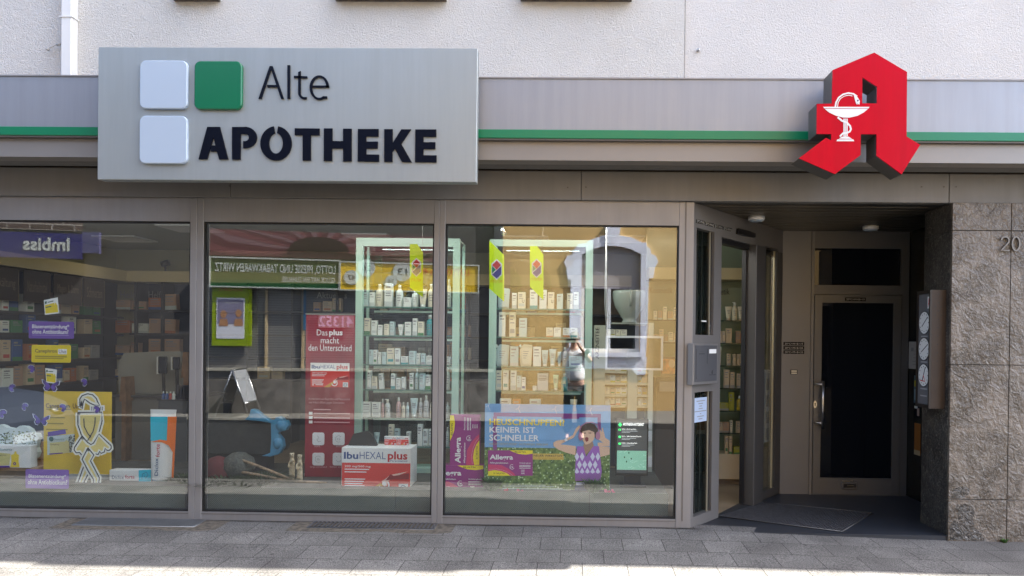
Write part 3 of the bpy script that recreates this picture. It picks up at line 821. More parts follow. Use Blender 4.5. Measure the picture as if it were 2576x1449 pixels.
# front face with hole: split into pieces
def face(mb, fr, quads, d):
    for q in quads: mb.add([fr.pt(u, z, d) for u, z in q], [list(range(len(q)))])
mb = MB(); p_ = {i: P[i] for i in range(len(P))}
h = H
face(mb, AF, [[P[0], h[0], h[1], P[17]], [P[0], P[1], h[3], h[0]], [P[1], P[2], P[3], h[2], h[3]], [P[17], h[1], h[2], P[3], P[7], P[8], P[14], P[15], P[16]]], 0)
face(mb, AF, [[P[3], P[4], P[5], P[6], P[7]], [P[8], P[9], P[10], P[11], P[12], P[13], P[14]]], 0)
FAC = mb
def flip(mb):
    for i, f in enumerate(mb.f):
        vs_ = [mb.v[k] for k in f]; nrm = Vector((0, 0, 0))
        for k in range(len(vs_)): nrm += vs_[k].cross(vs_[(k + 1) % len(vs_)])
        if nrm.y > 0: mb.f[i] = f[::-1]
flip(FAC)
def side(poly_, d0, d1, inward=False):
    n = len(poly_)
    for i in range(n):
        j = (i + 1) % n; FAC.m = 0 if d0 > -.02 else 1
        FAC.add([AF.pt(*poly_[i], d0), AF.pt(*poly_[j], d0), AF.pt(*poly_[j], d1), AF.pt(*poly_[i], d1)], [(0, 1, 2, 3)])
side(P, 0, -.012); side(H, 0, -.012)
FAC.m = 0
FAC.build('face', red, RA)
FAC = MB(); side(P, -.013, -.19); side(H, -.013, -.19); FAC.m = 0
FAC.mi = [0] * len(FAC.mi)
FAC.build('casing', mat('grey_sign_casing', (.15, .145, .14), .45, .5), RA)
mb = MB(); u, z = AF.at(2190, 290, 0); mb.box(AF, u - .2, u + .2, z - .05, z + .05, -.39, -.19); u, z = AF.at(2190, 350, 0); mb.box(AF, u - .2, u - .14, z - .05, z + .05, -.39, -.19)
mb.build('bracket', alu_dark, RA)
em = MB(); d0, d1 = .0006, .003
em.ppoly(AF, af((462, 653), (903, 654), (893, 668), (472, 667)), d0, d1)
em.ppoly(AF, af((478, 673), (888, 673), (850, 705), (790, 738), (712, 756), (650, 755), (585, 738), (520, 708)), d0, d1)
em.stroke(AF, af((578, 654), (585, 610), (610, 565), (650, 535), (700, 522), (750, 530), (785, 555)), .011, d0, d1)
em.stroke(AF, af((598, 654), (604, 612), (625, 576), (660, 552), (705, 542), (740, 550)), .005, d0, d1)
em.ppoly(AF, af((752, 540), (792, 566), (810, 598), (806, 632), (797, 628), (792, 612), (786, 634), (776, 622), (765, 590)), d0, d1)
for x0_, x1_ in ((655, 666), (671, 679), (684, 695)): em.ppoly(AF, af((x0_, 765), (x1_, 765), (x1_, 932), (x0_, 932)), d0, d1 - .0004)
em.stroke(AF, af((600, 752), (640, 785), (690, 805), (718, 835), (726, 865), (715, 888), (690, 900), (650, 905), (622, 935)), .013, d0 + .0005, d1 + .0006)
em.ppoly(AF, af((612, 955), (640, 938), (672, 933), (706, 938), (736, 958)), d0, d1)
em.ppoly(AF, af((598, 962), (748, 962), (758, 980), (588, 980)), d0, d1)
em.build('emblem', white, RA)
mb = MB(); q = af((791, 594))[0]; u, z = AF.at(*q, .003); mb.disc(AF, u, z, .006, .0031, .0045, 10); mb.build('snake_eye', mat('purple_ink', (.08, .02, .1), .5), RA)

# ================================================================== entrance fittings
def lines(mb, fr, x0, x1, y0, y1, n, d, m=1, rn=None, h=.35, jag=.35):
    """rows of tiny print as thin bars"""
    rn = rn or random.Random(3); mb.m = m
    for i in range(n):
        ya = y0 + (y1 - y0) * (i + .5 - h / 2) / n; yb = y0 + (y1 - y0) * (i + .5 + h / 2) / n
        xe = x1 - (x1 - x0) * rn.random() * jag
        mb.pbox(fr, x0, ya, xe, yb, d, d + .0006)
    mb.m = 0
chalk = mat('chalk_white', (.5, .5, .48), .8)
stk = mat('sticker_black', (.003, .003, .003), .9, spec=.05)
for k, (y0, y1, s_) in enumerate(((860.5, 869, '19'), (871, 879.5, '20'), (881.5, 890, '23'))):
    S = thing('blessing_sticker', f'black house blessing sticker ending in {s_}, ' + ('top', 'middle', 'bottom')[k] + ' of three beside the doorbell', 'sticker', tuple(B.pt(*B.at(1997, y1, 0), 0)), 'three blessing stickers on the recess panel')
    mb = MB(); mb.pbox(B, 1971, y0, 2023, y1, .0, .0015); mb.build('backing', stk, S)
    text(B, '20*C+M+B+' + s_, 1974, y0 + 2, 2020, y1 - 1.8, .002, chalk, S)
S = thing('blessing_sticker', 'black house blessing sticker 20*C+M+B+19 on top rail of the house door', 'sticker', tuple(B.pt(*B.at(2152, 757, .02), .02)))
mb = MB(); mb.pbox(B, 2126, 748.5, 2178, 757.5, .0205, .022); mb.build('backing', stk, S)
text(B, '20*C+M+B+19', 2129, 750.5, 2175, 755.5, .0225, chalk, S)
S = thing('doorbell', 'small doorbell with two pale push buttons beside the house door', 'doorbell', tuple(B.pt(*B.at(1997, 941, 0), 0)))
mb = MB(); mb.pbox(B, 1989, 930, 2006.5, 941.5, .0, .010, .002); mb.build('housing', black, S)
for y in (932, 937.2):
    mb = MB(); mb.pbox(B, 1991, y, 2004.5, y + 3, .0102, .014); mb.build('button', mat('pale_button', (.7, .68, .55), .4), S)
# stickers above the sliding door
sp = zm(2680, 820, 400 / 2229)
rows = [((345, 235), (530, 280), (525, 355), (342, 320)), ((535, 295), (735, 335), (728, 415), (540, 375)), ((745, 352), (930, 390), (925, 468), (740, 425)), ((935, 398), (1130, 440), (1120, 512), (930, 470))]
for k, q in enumerate(rows):
    pp = [SL.at(x, y, .002) for x, y in sp(*q)]
    S = thing('blessing_sticker', 'black chalk-lettered blessing sticker above the sliding door, ' + ('first', 'second', 'third', 'fourth')[k] + ' of the row from the window', 'sticker', tuple(SL.pt(*pp[3], 0)), 'row of blessing stickers above the sliding door')
    mb = MB(); mb.poly(SL, pp, .0, .0015); mb.build('backing', stk, S)
    u0, u1 = min(p[0] for p in pp) + .01, max(p[0] for p in pp) - .01; z0, z1 = max(pp[3][1], pp[2][1]) + .0, min(pp[0][1], pp[1][1]); zc = (z0 + z1) / 2; hh = max(.01, (z1 - z0) * .35 + .004)
    mb = MB(); textuz(mb, SL, '20*C+M+B', u0, u1, zc - hh, zc + hh, .002); mb.build('lettering', chalk, S)
q = sp((1280, 440), (1520, 500), (1650, 552), (1645, 640), (1480, 612), (1265, 560))
mb = MB(); mb.ppoly(SL, q, .0, .025); tag(mb.build('motion_sensor', black), 'black door motion sensor fixed above the sliding door opening', 'sensor')

# mailbox on the slanted wall
mf = zm(2650, 1330, 210 / 1521)
u0, u1, z0, z1 = SL.at(*mf((600, 1350))[0], .05)[0], SL.at(*mf((1285, 150))[0], .05)[0], 0, 0
z0 = SL.at(*mf((600, 1350))[0], .05)[1]; z1 = SL.at(*mf((620, 160))[0], .05)[1]
MBX = thing('mailbox', 'grey flush letterbox with slot and white label between two narrow side panes', 'mailbox', tuple(SL.pt((u0 + u1) / 2, z0, 0)))
mbx_m = mat('mailbox_rim', (.26, .255, .255), .35, .5)
u0 -= .02
mb = MB(); mb.box(SL, u0, u1, z0, z1, .0005, .05, .003); mb.build('body', mbx_m, MBX)
w_ = u1 - u0; h_ = z1 - z0
X_ = lambda a: u0 + w_ * a
Z_ = lambda a: z1 - h_ * a
mb = MB(); mb.box(SL, X_(.06), X_(.95), Z_(.93), Z_(.05), .0505, .053); mb.build('front_plate', mat('mailbox_plate', (.13, .135, .15), .4, .5), MBX)
mb = MB(); mb.box(SL, X_(.10), X_(.52), Z_(.86), Z_(.135), .0535, .056); mb.m = 1; mb.box(SL, X_(.52), X_(.545), Z_(.5), Z_(.13), .0535, .0545); mb.box(SL, X_(.2), X_(.42), Z_(.26), Z_(.245), .0562, .0568)
mb.build('flap', [MATS['mailbox_plate'], black], MBX)
mb = MB(); mb.box(SL, X_(.62), X_(.91), Z_(.245), Z_(.14), .0535, .0545); mb.build('name_label', paper, MBX)
mb = MB(); textuz(mb, SL, 'REIN', X_(.25), X_(.37), Z_(.21), Z_(.185), .0565); mb.build('lettering', mat('engraving', (.07, .07, .08), .5), MBX); mb = MB(); mb.disc(SL, X_(.755), Z_(.71), .008, .0535, .056, 12, .017); mb.build('keyhole', mat('engraving', (.07, .07, .08), .5), MBX)
mb = MB(); mb.box(SL, X_(.64), X_(.9), Z_(.79), Z_(.76), .0535, .054); mb.build('print', MATS['engraving'], MBX)

# notice and stickers on the side panes
S = thing('paper_notice', 'white printed sheet taped inside the lower narrow side pane', 'notice', tuple(SL.pt(*SL.at(1761, 1060, -.028), -.028)))
u0, u1, z0, z1 = SL.rect(1745.5, 1000, 1779, 1061, -.028)
mb = MB(); mb.box(SL, u0, u1, z0, z1, -.029, -.0282); mb.build('sheet', mat('bluish_paper', (.4, .5, .68), .6), S)
mb = MB()
for k, wd in enumerate((.62, .35, .2, .3, .86, .1, .5, .3)):
    zz = z1 - (z1 - z0) * (.14 + .105 * k); mb.box(SL, (u0 + u1) / 2 - (u1 - u0) * wd / 2, (u0 + u1) / 2 + (u1 - u0) * wd / 2, zz - .004, zz + .004, -.0281, -.0276)
mb.build('print', greyink, S)
S = thing('pull_sticker', 'small blue and white sticker at foot of the upper side pane', 'sticker', tuple(SL.pt(*SL.at(1787, 840, -.028), -.028)))
mb = MB(); mb.pbox(SL, 1783, 812, 1790, 827, -.0295, -.028); mb.m = 1; mb.pbox(SL, 1783, 827.3, 1790, 840, -.0295, -.028); mb.pbox(SL, 1785, 817, 1788, 822, -.028, -.0275); mb.m = 2; mb.pbox(SL, 1785, 831, 1788, 834, -.028, -.0275)
mb.build('film', [mat('sticker_blue', (.02, .08, .35), .4), paper, black], S)
mb = MB(); mb.pbox(SL, 1765, 806, 1777, 809.5, -.0295, -.028); tag(mb.build('white_label', paper), 'tiny white label strip near foot of the upper side pane', 'label')
# posters behind the far side light
S = thing('side_light_poster', 'pale picture sheet behind the narrow pane beside the recess panel', 'poster', tuple(SL.pt(*SL.at(1937, 1105, -.055), -.055)))
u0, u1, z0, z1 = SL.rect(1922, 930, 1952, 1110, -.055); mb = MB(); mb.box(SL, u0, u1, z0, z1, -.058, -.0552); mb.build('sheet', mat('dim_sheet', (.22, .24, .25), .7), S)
for i in range(2):
    for j in range(4):
        mb = MB(); mb.box(SL, u0 + (u1 - u0) * (.15 + .45 * i), u0 + (u1 - u0) * (.40 + .45 * i), z1 - (z1 - z0) * (.28 + .23 * j), z1 - (z1 - z0) * (.12 + .23 * j), -.0551, -.054)
        mb.build('picture', mat('dim_ink', (.1, .11, .12), .7), S)

# ================================================================== clock display case on the pier's inner side
KS = Fr((x_pier, 0), (0, -1))             # plane of the pier side, facing the entrance
kf = zm(3500, 1100, 300 / 724)
yb_ = .22; wcase = .118
zt = FY(-.02).at(2358, 729, 0)[1]; zb = FY(-.02).at(2355, 1028, 0)[1]
CASE = thing('emergency_clock_case', 'tall brown metal case with three white clock dials inside the stone pier', 'display case', (x_pier - .06, .1, zb))
mb = MB(); mb.xbox(x_pier - wcase, x_pier - .001, -.02, yb_, zb, zt); mb.build('body', mat('brown_sheet_metal', (.045, .032, .025), .5, .3, .08, 6), CASE)
K2 = Fr((x_pier - wcase, 0), (0, -1))      # u = -Y
mb = MB(); e = .028
mb.box(K2, -yb_, .02, zt - e, zt, .0005, .016); mb.box(K2, -yb_, .02, zb, zb + e, .0005, .016); mb.box(K2, -yb_, -yb_ + e * .6, zb + e, zt - e, .0005, .016); mb.box(K2, .02 - e * .7, .02, zb + e, zt - e, .0005, .016)
mb.build('door_frame', mat('case_frame', (.02, .016, .014), .4), CASE)
mb = MB(); mb.box(K2, -yb_ + e * .6, .02 - e * .7, zb + e, zt - e, .0005, .004); mb.build('panel', mat('case_panel', (.13, .135, .15), .5), CASE)
hz = zt - zb; uc_ = (-yb_ + .02) / 2 + .005
for k, fz in enumerate((.275, .50, .725)):
    zc = zt - hz * fz; mb = MB(); mb.disc(K2, uc_, zc, .093, .0042, .008, 28); mb.m = 1
    mb.ring(K2, uc_, zc, .093, .098, .0042, .010, 28)
    for j in range(12):
        t = R(30 * j); mb.disc(K2, uc_ + .075 * math.cos(t), zc + .075 * math.sin(t), .005, .0081, .009, 6)
    ang = R((38, 30, 66)[k]); mb.stroke(K2, [(uc_ - .05 * math.cos(ang), zc - .05 * math.sin(ang)), (uc_ + .075 * math.cos(ang), zc + .075 * math.sin(ang))], .007, .0085, .010, px=False)
    if k == 2:
        mb.m = 2; mb.stroke(K2, [(uc_ - .05, zc - .045), (uc_ + .03, zc - .05), (uc_, zc + .0)], .008, .0102, .0112, px=False)
    mb.build('clock_dial', [paper, ink, mat('red_ink', (.6, .02, .02), .5)], CASE)
mb = MB(); mb.box(K2, -.045, -.0005, zt - hz * .155, zt - hz * .055, .0042, .007); mb.m = 1
textuz(mb, K2, 'A', -.036, -.008, zt - hz * .145, zt - hz * .065, .0075, .03); mb.build('emblem_plate', [paper, MATS['red_ink']], CASE)
for fz in (.39, .61, .84, .90):
    mb = MB(); mb.box(K2, uc_ - .06, uc_ + .055, zt - hz * fz - .006, zt - hz * fz + .004, .0042, .0048)
    mb.build('print', mat('pale_print', (.4, .4, .42), .6), CASE)
mb = MB(); KF = Fr((0, -.02), (1, 0))
for (x, y) in ((473, 143), (445, 182), (500, 182), (473, 220), (443, 260), (498, 260), (470, 300), (441, 340), (496, 340), (468, 380), (466, 460), (464, 538), (462, 618), (460, 698), (458, 777)):
    mb = MB(); u, z = KF.at(*kf((x, y))[0], 0); mb.disc(KF, u, z, .006, .0003, .0008, 8)
    mb.build('vent_hole', black, CASE)
# posters on the dark side wall
W2 = Fr((x_rw, 0), (0, -1)); pz = zm(3000, 760, 1032 / 2021)
def wallposter(name, label, x0, y0, x1, y1, cols):
    u0, u1, z0, z1 = W2.rect(x0, y0, x1, y1, .004)
    S = thing(name, label, 'poster', tuple(W2.pt((u0 + u1) / 2, z0, 0)))
    mb = MB(); mb.box(W2, u0, u1, z0, z1, .001, .004); mb.build('sheet', cols[0], S)
    for (a, b, c, d, m) in cols[1:]:
        mb = MB(); mb.box(W2, u0 + (u1 - u0) * a, u0 + (u1 - u0) * c, z1 - (z1 - z0) * d, z1 - (z1 - z0) * b, .0042, .005); mb.build('print', m, S)
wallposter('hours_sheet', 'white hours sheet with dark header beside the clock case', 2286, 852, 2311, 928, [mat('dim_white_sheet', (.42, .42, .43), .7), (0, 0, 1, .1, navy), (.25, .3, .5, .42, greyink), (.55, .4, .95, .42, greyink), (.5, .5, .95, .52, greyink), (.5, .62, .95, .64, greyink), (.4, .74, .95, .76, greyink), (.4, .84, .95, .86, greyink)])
wallposter('event_poster', 'blue poster with yellow bar low on the dark recess wall', 2299, 945, 2311, 1014, [mat('poster_blue', (.08, .15, .2), .6), (.1, .18, .9, .4, mat('poster_yellow', (.5, .45, .02), .6)), (.15, .5, .85, .9, mat('pale_blue_print', (.3, .42, .5), .6))])
wallposter('event_poster', 'dark poster with pale portrait under the blue one', 2299, 1020, 2314, 1052, [navy, (.1, .05, .6, .25, paper), (.55, .2, .9, .8, mat('skin_print', (.4, .3, .27), .6))])
wallposter('sunset_poster', 'orange sunset poster lowest on the dark recess wall', 2300, 1065, 2315, 1145, [mat('orange_print', (.28, .11, .02), .6), (0, .85, 1, 1, mat('beige_print', (.4, .33, .2), .6))])
# ================================================================== across the street (seen mirrored in the windows)
_m = math.hypot(1, .2)
O = Fr((0, -10.6), (-1 / _m, .2 / _m), mirror=True)
def ou(q, y=800, d=0): return O.at(q, y, d)[0]
zk = zm(760, 850, 1000 / 2229); zr_ = zm(1700, 850, 1000 / 2229)
uk = ou(1262)                                   # where ochre house and kiosk house meet
OB = thing('ochre_house', 'ochre rendered house across the street mirrored in the window', 'building', tuple(O.pt(-3, 0, -3)))
outl = [(1210, 1340), (1205, 1080), (1222, 558), (1195, 555), (1185, 460), (1160, 405), (1190, 350), (1235, 340), (1240, 305), (1280, 260), (1285, 245), (1350, 240), (1400, 205), (1525, 168), (1525, 85), (1660, 85), (1645, 170), (1760, 190), (1850, 235), (1885, 235), (1890, 265), (1920, 290), (1925, 330), (1965, 350), (1990, 400), (1960, 450), (1945, 545), (1905, 545), (1895, 1000), (1872, 1340)]
inn = [(1312, 1240), (1318, 340), (1400, 295), (1490, 270), (1580, 262), (1670, 270), (1750, 292), (1838, 335), (1832, 1240)]
IP = [O.at(*p, 0) for p in zr_(*inn)]; OP_ = [O.at(*p, .05) for p in zr_(*outl)]
ia, ib = IP[1][0], IP[-2][0]; izb = O.at(*zr_((1570, 1200))[0], 0)[1]; izt = IP[4][1]
mb = MB()
ue = -6.2
lo_, hi_ = min(ia, ib), max(ia, ib)
mb.box(O, hi_, uk, 0, 8, -.4, 0); mb.box(O, ue - 1.6, lo_, 0, 8, -.4, 0); mb.box(O, lo_, hi_, 0, izb, -.4, 0); mb.box(O, lo_, hi_, izt, 8, -.4, 0)
mb.box(O, ue - 1.6, uk, 0, 8, -4, -.401)
mb.build('wall', ochre, OB)
# window surround as two half rings
def half(sel_o, sel_i):
    return sel_o + sel_i[::-1]
mb = MB()
mb.poly(O, half(OP_[0:16][:15], [O.at(*p, .05) for p in zr_(*inn[0:5])]), -.01, .05)
mb.poly(O, half(OP_[15:], [O.at(*p, .05) for p in zr_(*inn[4:])]), -.01, .05)
mb.ppoly(O, zr_((1525, 85), (1662, 85), (1628, 262), (1545, 262)), -.01, .09)
mb.ppoly(O, zr_((1205, 1240), (1890, 1240), (1875, 1395), (1800, 1395), (1750, 1340), (1330, 1340), (1290, 1390), (1215, 1340)), -.01, .045)
mb.ppoly(O, zr_((1300, 1196), (1855, 1196), (1855, 1240), (1300, 1240)), -.01, .13)
mb.build('window_surround', mat('lavender_paint', (.80, .80, .90), .7), OB)
u0, u1 = lo_, hi_
zs = O.at(*zr_((1570, 640))[0], 0)[1]
mb = MB(); n_ = 17
for i in range(n_): mb.box(O, u0, u1, zs + (izt - zs) * i / n_, zs + (izt - zs) * (i + .86) / n_, -.12, -.09)
mb.build('roller_shutter', mat('shutter_grey', (.42, .38, .42), .5), OB)
mb = MB(); mb.box(O, u0, u1, izb, zs, -.16, -.13); w_o = mb.build('window', mat('window_void', (.01, .012, .015), .2), OB)
mb = MB()
for x0, x1 in ((1318, 1345), (1545, 1578), (1800, 1834)): 
    a = sorted((ou(zr_((x0, 900))[0][0]), ou(zr_((x1, 900))[0][0]))); mb.box(O, a[0], a[1], izb, zs, -.129, -.08)
mb.box(O, u0, u1, izb, izb + .09, -.079, -.07)
mb.build('frame', white, w_o)
# kiosk house
KB = thing('kiosk_house', 'kiosk house across the street with lottery sign and shutters mirrored in the glass', 'building', tuple(O.pt(4, 0, -3)))
mb = MB(); u9 = 24
mb.box(O, uk + .001, u9, 0, 7, -.4, .0); mb.build('wall', mat('grey_kiosk_wall', (.06, .055, .055), .8, 0, .1, 3), KB)
mb = MB(); a = sorted((ou(1240, 800, .05), ou(1262, 800, .05))); mb.box(O, a[0], a[1], 0, 7, .001, .12); mb.build('corner_pilaster', mat('dark_pilaster', (.05, .05, .06), .6), KB)
r_ = O.rect(516, 722, 1205, 930, .02); mb = MB(); n_ = 34
for i in range(n_): mb.box(O, r_[0], r_[1], r_[2] + (r_[3] - r_[2]) * i / n_, r_[2] + (r_[3] - r_[2]) * (i + .8) / n_, .001, .03)
mb.build('roller_shutter', mat('kiosk_shutter', (.26, .25, .24), .5, .2), KB)
for q in (668, 760): 
    mb = MB(); a = sorted((ou(q), ou(q + 6))); mb.box(O, a[0], a[1], r_[2], r_[3], .031, .07); mb.build('shutter_rail', mat('beige_rail', (.5, .38, .22), .6), KB)
mb = MB(); a = O.rect(764, 722, 770, 830, .05); mb.box(O, *a, .071, .09); mb.build('blue_trim', mat('kiosk_blue', (.03, .15, .3), .5), KB)
r_ = O.rect(500, 934, 1240, 1036, .05); mb = MB(); mb.box(O, r_[0], r_[1], 0, r_[3], .001, .1); mb.build('plinth', mat('kiosk_plinth', (.16, .145, .13), .8, 0, .3, 5), KB)
mb = MB(); mb.box(O, r_[0], r_[1], r_[3] + .001, r_[3] + .06, .0, .14); mb.build('ledge', mat('kiosk_ledge', (.4, .37, .3), .7), KB)
r_ = O.rect(-60, 553, 206, 577, .02); mb = MB(); mb.box(O, r_[0], r_[1], r_[2], r_[3] + 1.2, .001, .02)
brk = bpy.data.materials.new('dark_brick'); brk.use_nodes = True; nt = brk.node_tree; g_ = nt.nodes.new('ShaderNodeTexCoord'); bt = nt.nodes.new('ShaderNodeTexBrick')
mp = nt.nodes.new('ShaderNodeMapping'); mp.inputs['Rotation'].default_value = (R(90), 0, 0); nt.links.new(g_.outputs['Object'], mp.inputs[0]); nt.links.new(mp.outputs[0], bt.inputs[0])
bt.inputs['Scale'].default_value = 1; bt.inputs['Brick Width'].default_value = .4; bt.inputs['Row Height'].default_value = .12; bt.inputs['Mortar Size'].default_value = .012
bt.inputs['Color1'].default_value = (.07, .04, .03, 1); bt.inputs['Color2'].default_value = (.1, .06, .05, 1); bt.inputs['Mortar'].default_value = (.35, .3, .25, 1)
nt.links.new(bt.outputs[0], nt.nodes['Principled BSDF'].inputs['Base Color']); mb.build('brick_band', brk, KB)

def oboard(name, label, cat, x0, y0, x1, y1, d0, d1, m, border=None):
    r = O.rect(x0, y0, x1, y1, d1)
    S = thing(name, label, cat, tuple(O.pt((r[0] + r[1]) / 2, r[2], d0)))
    mb = MB(); mb.box(O, *r, d0, d1); mb.build('board', m, S)
    if border:
        e = .03; mb = MB(); mb.box(O, r[0] - e, r[1] + e, r[3] + .001, r[3] + e, d0, d1 + .02); mb.box(O, r[0] - e, r[1] + e, r[2] - e, r[2] - .001, d0, d1 + .02)
        mb.box(O, r[0] - e, r[0] - .001, r[2], r[3], d0, d1 + .02); mb.box(O, r[1] + .001, r[1] + e, r[2], r[3], d0, d1 + .02); mb.build('border', border, S)
    return S, r
bright = mat('sign_white_paint', (.5, .52, .48), .5)
S, r_ = oboard('kiosk_sign', 'green kiosk sign LOTTO, PRESSE UND TABAKWAREN WIRTZ mirrored in the middle window', 'sign', 530, 653, 852, 722, .13, .20, mat('kiosk_green', (.045, .08, .015), .5), bright)
mb = MB(); mb.box(O, r_[0], r_[1], r_[2], r_[2] + (r_[3] - r_[2]) * .22, .201, .204); mb.build('lower_band', mat('kiosk_deep_green', (.01, .08, .02), .5), S)
def otext(s, x0, y0, x1, y1, d, m, parent, bold=0):
    mb = MB(); textuz(mb, O, s, *O.rect(x0, y0, x1, y1, d), d, bold); return mb.build('lettering', m, parent)
otext('LOTTO, PRESSE UND TABAKWAREN WIRTZ', 540, 664, 844, 690, .206, bright, S, .02)
otext('GLÜCK HAT EIN ZUHAUSE.', 708, 694, 843, 711, .206, bright, S, .02)
S, r_ = oboard('lottery_sign', 'yellow lottery sign with numbered white balls mirrored beside the green sign', 'sign', 857, 665, 1202, 731, .13, .20, mat('lotto_yellow', (.75, .48, .02), .5), bright)
for (x, y, rr, s_) in ((884, 698, 19, '47'), (922, 674, 22, '26'), (1012, 684, 24, '13'), (984, 707, 15, '24')):
    u, z = O.at(x, y, .2); mb = MB(); rad = abs(O.at(x + rr, y, .2)[0] - u); mb.disc(O, u, z, rad, .201, .215, 24); mb.build('ball', bright, S)
    otext(s_, x - rr * .5, y - rr * .35, x + rr * .5, y + rr * .35, .217, ink, S, .01)
otext('LOTTO 6 aus 49', 1060, 676, 1180, 692, .206, MATS['red_ink'], S)
# sunflower-like flower picture above
S, r_ = oboard('flower_banner', 'dark red flower picture above the kiosk sign mirrored in the middle window', 'banner', 527, 585, 1095, 650, .10, .13, mat('flower_dusk', (.09, .025, .03), .6))
cu, cz = O.at(803, 632, .13)
mb = MB(); rn = random.Random(4)
for k in range(22):
    t = R(8.2 * k + 2); L1 = 3.2; wv = .16
    pts = []
    for (q, ww) in ((.25, .06), (.9, .22), (1.8, .3), (2.6, .2), (3.1, .0)):
        pts.append((q, ww))
    up = [(cu + q * math.cos(t) - ww * math.sin(t), cz + q * math.sin(t) * .5 + ww * math.cos(t) * .5) for q, ww in pts]
    dn = [(cu + q * math.cos(t) + ww * math.sin(t), cz + q * math.sin(t) * .5 - ww * math.cos(t) * .5) for q, ww in pts[::-1]]
    P2 = [(min(max(u, r_[0]), r_[1]), min(max(z, r_[2]), r_[3])) for u, z in up + dn]
    mb.m = k % 3; mb.add([O.pt(u, z, .131 + .0012 * k) for u, z in P2], [list(range(len(P2)))])
mb.build('petals', [mat('petal_rose', (.17, .05, .055), .6), mat('petal_dark', (.11, .03, .035), .6), mat('petal_pale', (.2, .1, .11), .6)], S)
mb = MB(); P2 = [(cu + .62 * math.cos(R(a)), cz + .3 * math.sin(R(a))) for a in range(0, 181, 12)]; mb.poly(O, P2, .16, .166); mb.build('flower_heart', mat('flower_heart', (.03, .012, .01), .8, 0, .5, 40), S)
# Imbiss sign
S, r_ = oboard('snack_bar_sign', 'blue snack bar sign reading Imbiss mirrored in the window with the butterflies', 'sign', -70, 584, 205, 648, .10, .22, mat('imbiss_blue', (.015, .012, .13), .4))
S2 = mat('imbiss_lilac', (.08, .075, .17), .5); mb = MB(); r2 = O.rect(206, 584, 249, 637, .2); mb.box(O, *r2, .10, .2); mb.build('side_board', S2, S)
otext('Imbiss', 57, 597, 175, 631, .23, bright, S, .03)
# lime poster frame
lime = mat('lime_plastic', (.26, .36, .0), .4)
S, r_ = oboard('poster_frame', 'lime green poster frame holding a portrait poster mirrored in the middle window', 'poster', 533, 712, 632, 870, .08, .14, lime)
mb = MB(); mb.box(O, *O.rect(544, 749, 615, 852, .145), .141, .145); mb.build('poster', mat('poster_white', (.7, .7, .75), .5), S)
mb = MB(); mb.box(O, *O.rect(547, 753, 612, 815, .147), .1455, .147); mb.build('picture', mat('poster_mauve', (.22, .2, .3), .5), S)
mb = MB()
for (x, y) in ((562, 790), (600, 788)):
    u, z = O.at(x, y, .15); rd = abs(O.at(x + 8, y, .15)[0] - u); mb.disc(O, u, z, rd, .1475, .15, 18, rd * 1.3)
    mb.ppoly(O, [(x - 12, 820), (x - 9, 802), (x + 9, 802), (x + 12, 820)], .1475, .149)
mb.build('portraits', mat('poster_skin', (.45, .22, .1), .6), S)
otext('MEHR GLÜCK', 566, 759, 598, 764, .149, bright, S); otext('WEST LOTTO', 550, 726, 610, 733, .141, MATS['red_ink'], S)
S, r_ = oboard('window_lettering', 'lilac phone number 41352 on the kiosk shutter mirrored above the red banner', 'lettering', 800, 792, 890, 825, .095, .098, MATS['kiosk_shutter'])
otext('41352', 802, 795, 888, 822, .10, mat('lilac_print', (.6, .5, .65), .5), S, .02)

# A-board on the far pavement
q1, q2 = -6.78, -8.72
S = thing('pavement_board', 'folding advertising board with shiny frame on the far pavement, mirrored', 'a-board', (q1, q2, 0))
def abp(x, y):   # mirrored pixel -> point on plane y = q2
    r = ray(x, y); t = (-q2 + 6.2) / r.y; c = CAM + r * t; return c
P0 = abp(620, 930).z; hb = max(.95, P0)
for sgn, nm in ((1, 'front_panel'), (-1, 'back_panel')):
    mb = MB(); a = Vector((q1, q2, hb)); bl = Vector((q1 + .34 * sgn, q2, 0.02)); t = (bl - a).normalized()
    def pl(k, y, o): return a + t * k + Vector((0, y, 0)) + Vector((.008 * sgn, 0, .004)) * o
    Lg = (bl - a).length
    for y in (-.3, .3): mb.tube([pl(0, y, 0), pl(Lg, y, 0)], .018, 6)
    for k in (0.0, Lg * .72): mb.tube([pl(k, -.3, 0), pl(k, .3, 0)], .018, 6)
    mb.build('frame', steel, S)
    mb = MB(); mb.add([pl(.02, -.28, 1), pl(.02, .28, 1), pl(Lg * .7, .28, 1), pl(Lg * .7, -.28, 1)], [(0, 1, 2, 3)]); mb.build(nm, glass('board_film', (0, 0, 0), .25, .05, body=(.30, .31, .33)), S)

# ================================================================== parked car (mirrored at the lower left)
carp = mat('silver_blue_paint', (.05, .06, .085), .45, .1, spec=.2)
CAR = thing('parked_car', 'silver blue estate car parked at the kerb, mirrored behind the butterflies', 'car', (-8.95, -3.0, -.11))
cx0, yc, g0_ = -11.25, -3.0, -.11
prof = [(0, .35), (.03, .62), (.12, .93), (.25, 1.02), (.55, 1.40), (.85, 1.47), (2.2, 1.48), (2.55, 1.42), (3.2, 1.02), (3.9, .93), (4.25, .80), (4.38, .62), (4.38, .32), (4.05, .26), (.2, .26)]
def car_x(s): return cx0 + s
mb = MB(); n_ = len(prof)
def half_w(z): return .88 if z < .9 else .88 - (z - .9) * .42
sec = []
for sgn in (-1, 1):
    for (s, z) in prof: sec.append((car_x(s), yc + sgn * half_w(z), g0_ + z))
mb.add(sec, [list(range(n_)), list(range(n_, 2 * n_))[::-1]] + [[i, (i + 1) % n_, n_ + (i + 1) % n_, n_ + i][::-1] for i in range(n_)])
mb.build('body', carp, CAR)
gl = glass('car_glass', (0, 0, 0), .25, 0, body=(.02, .025, .03))
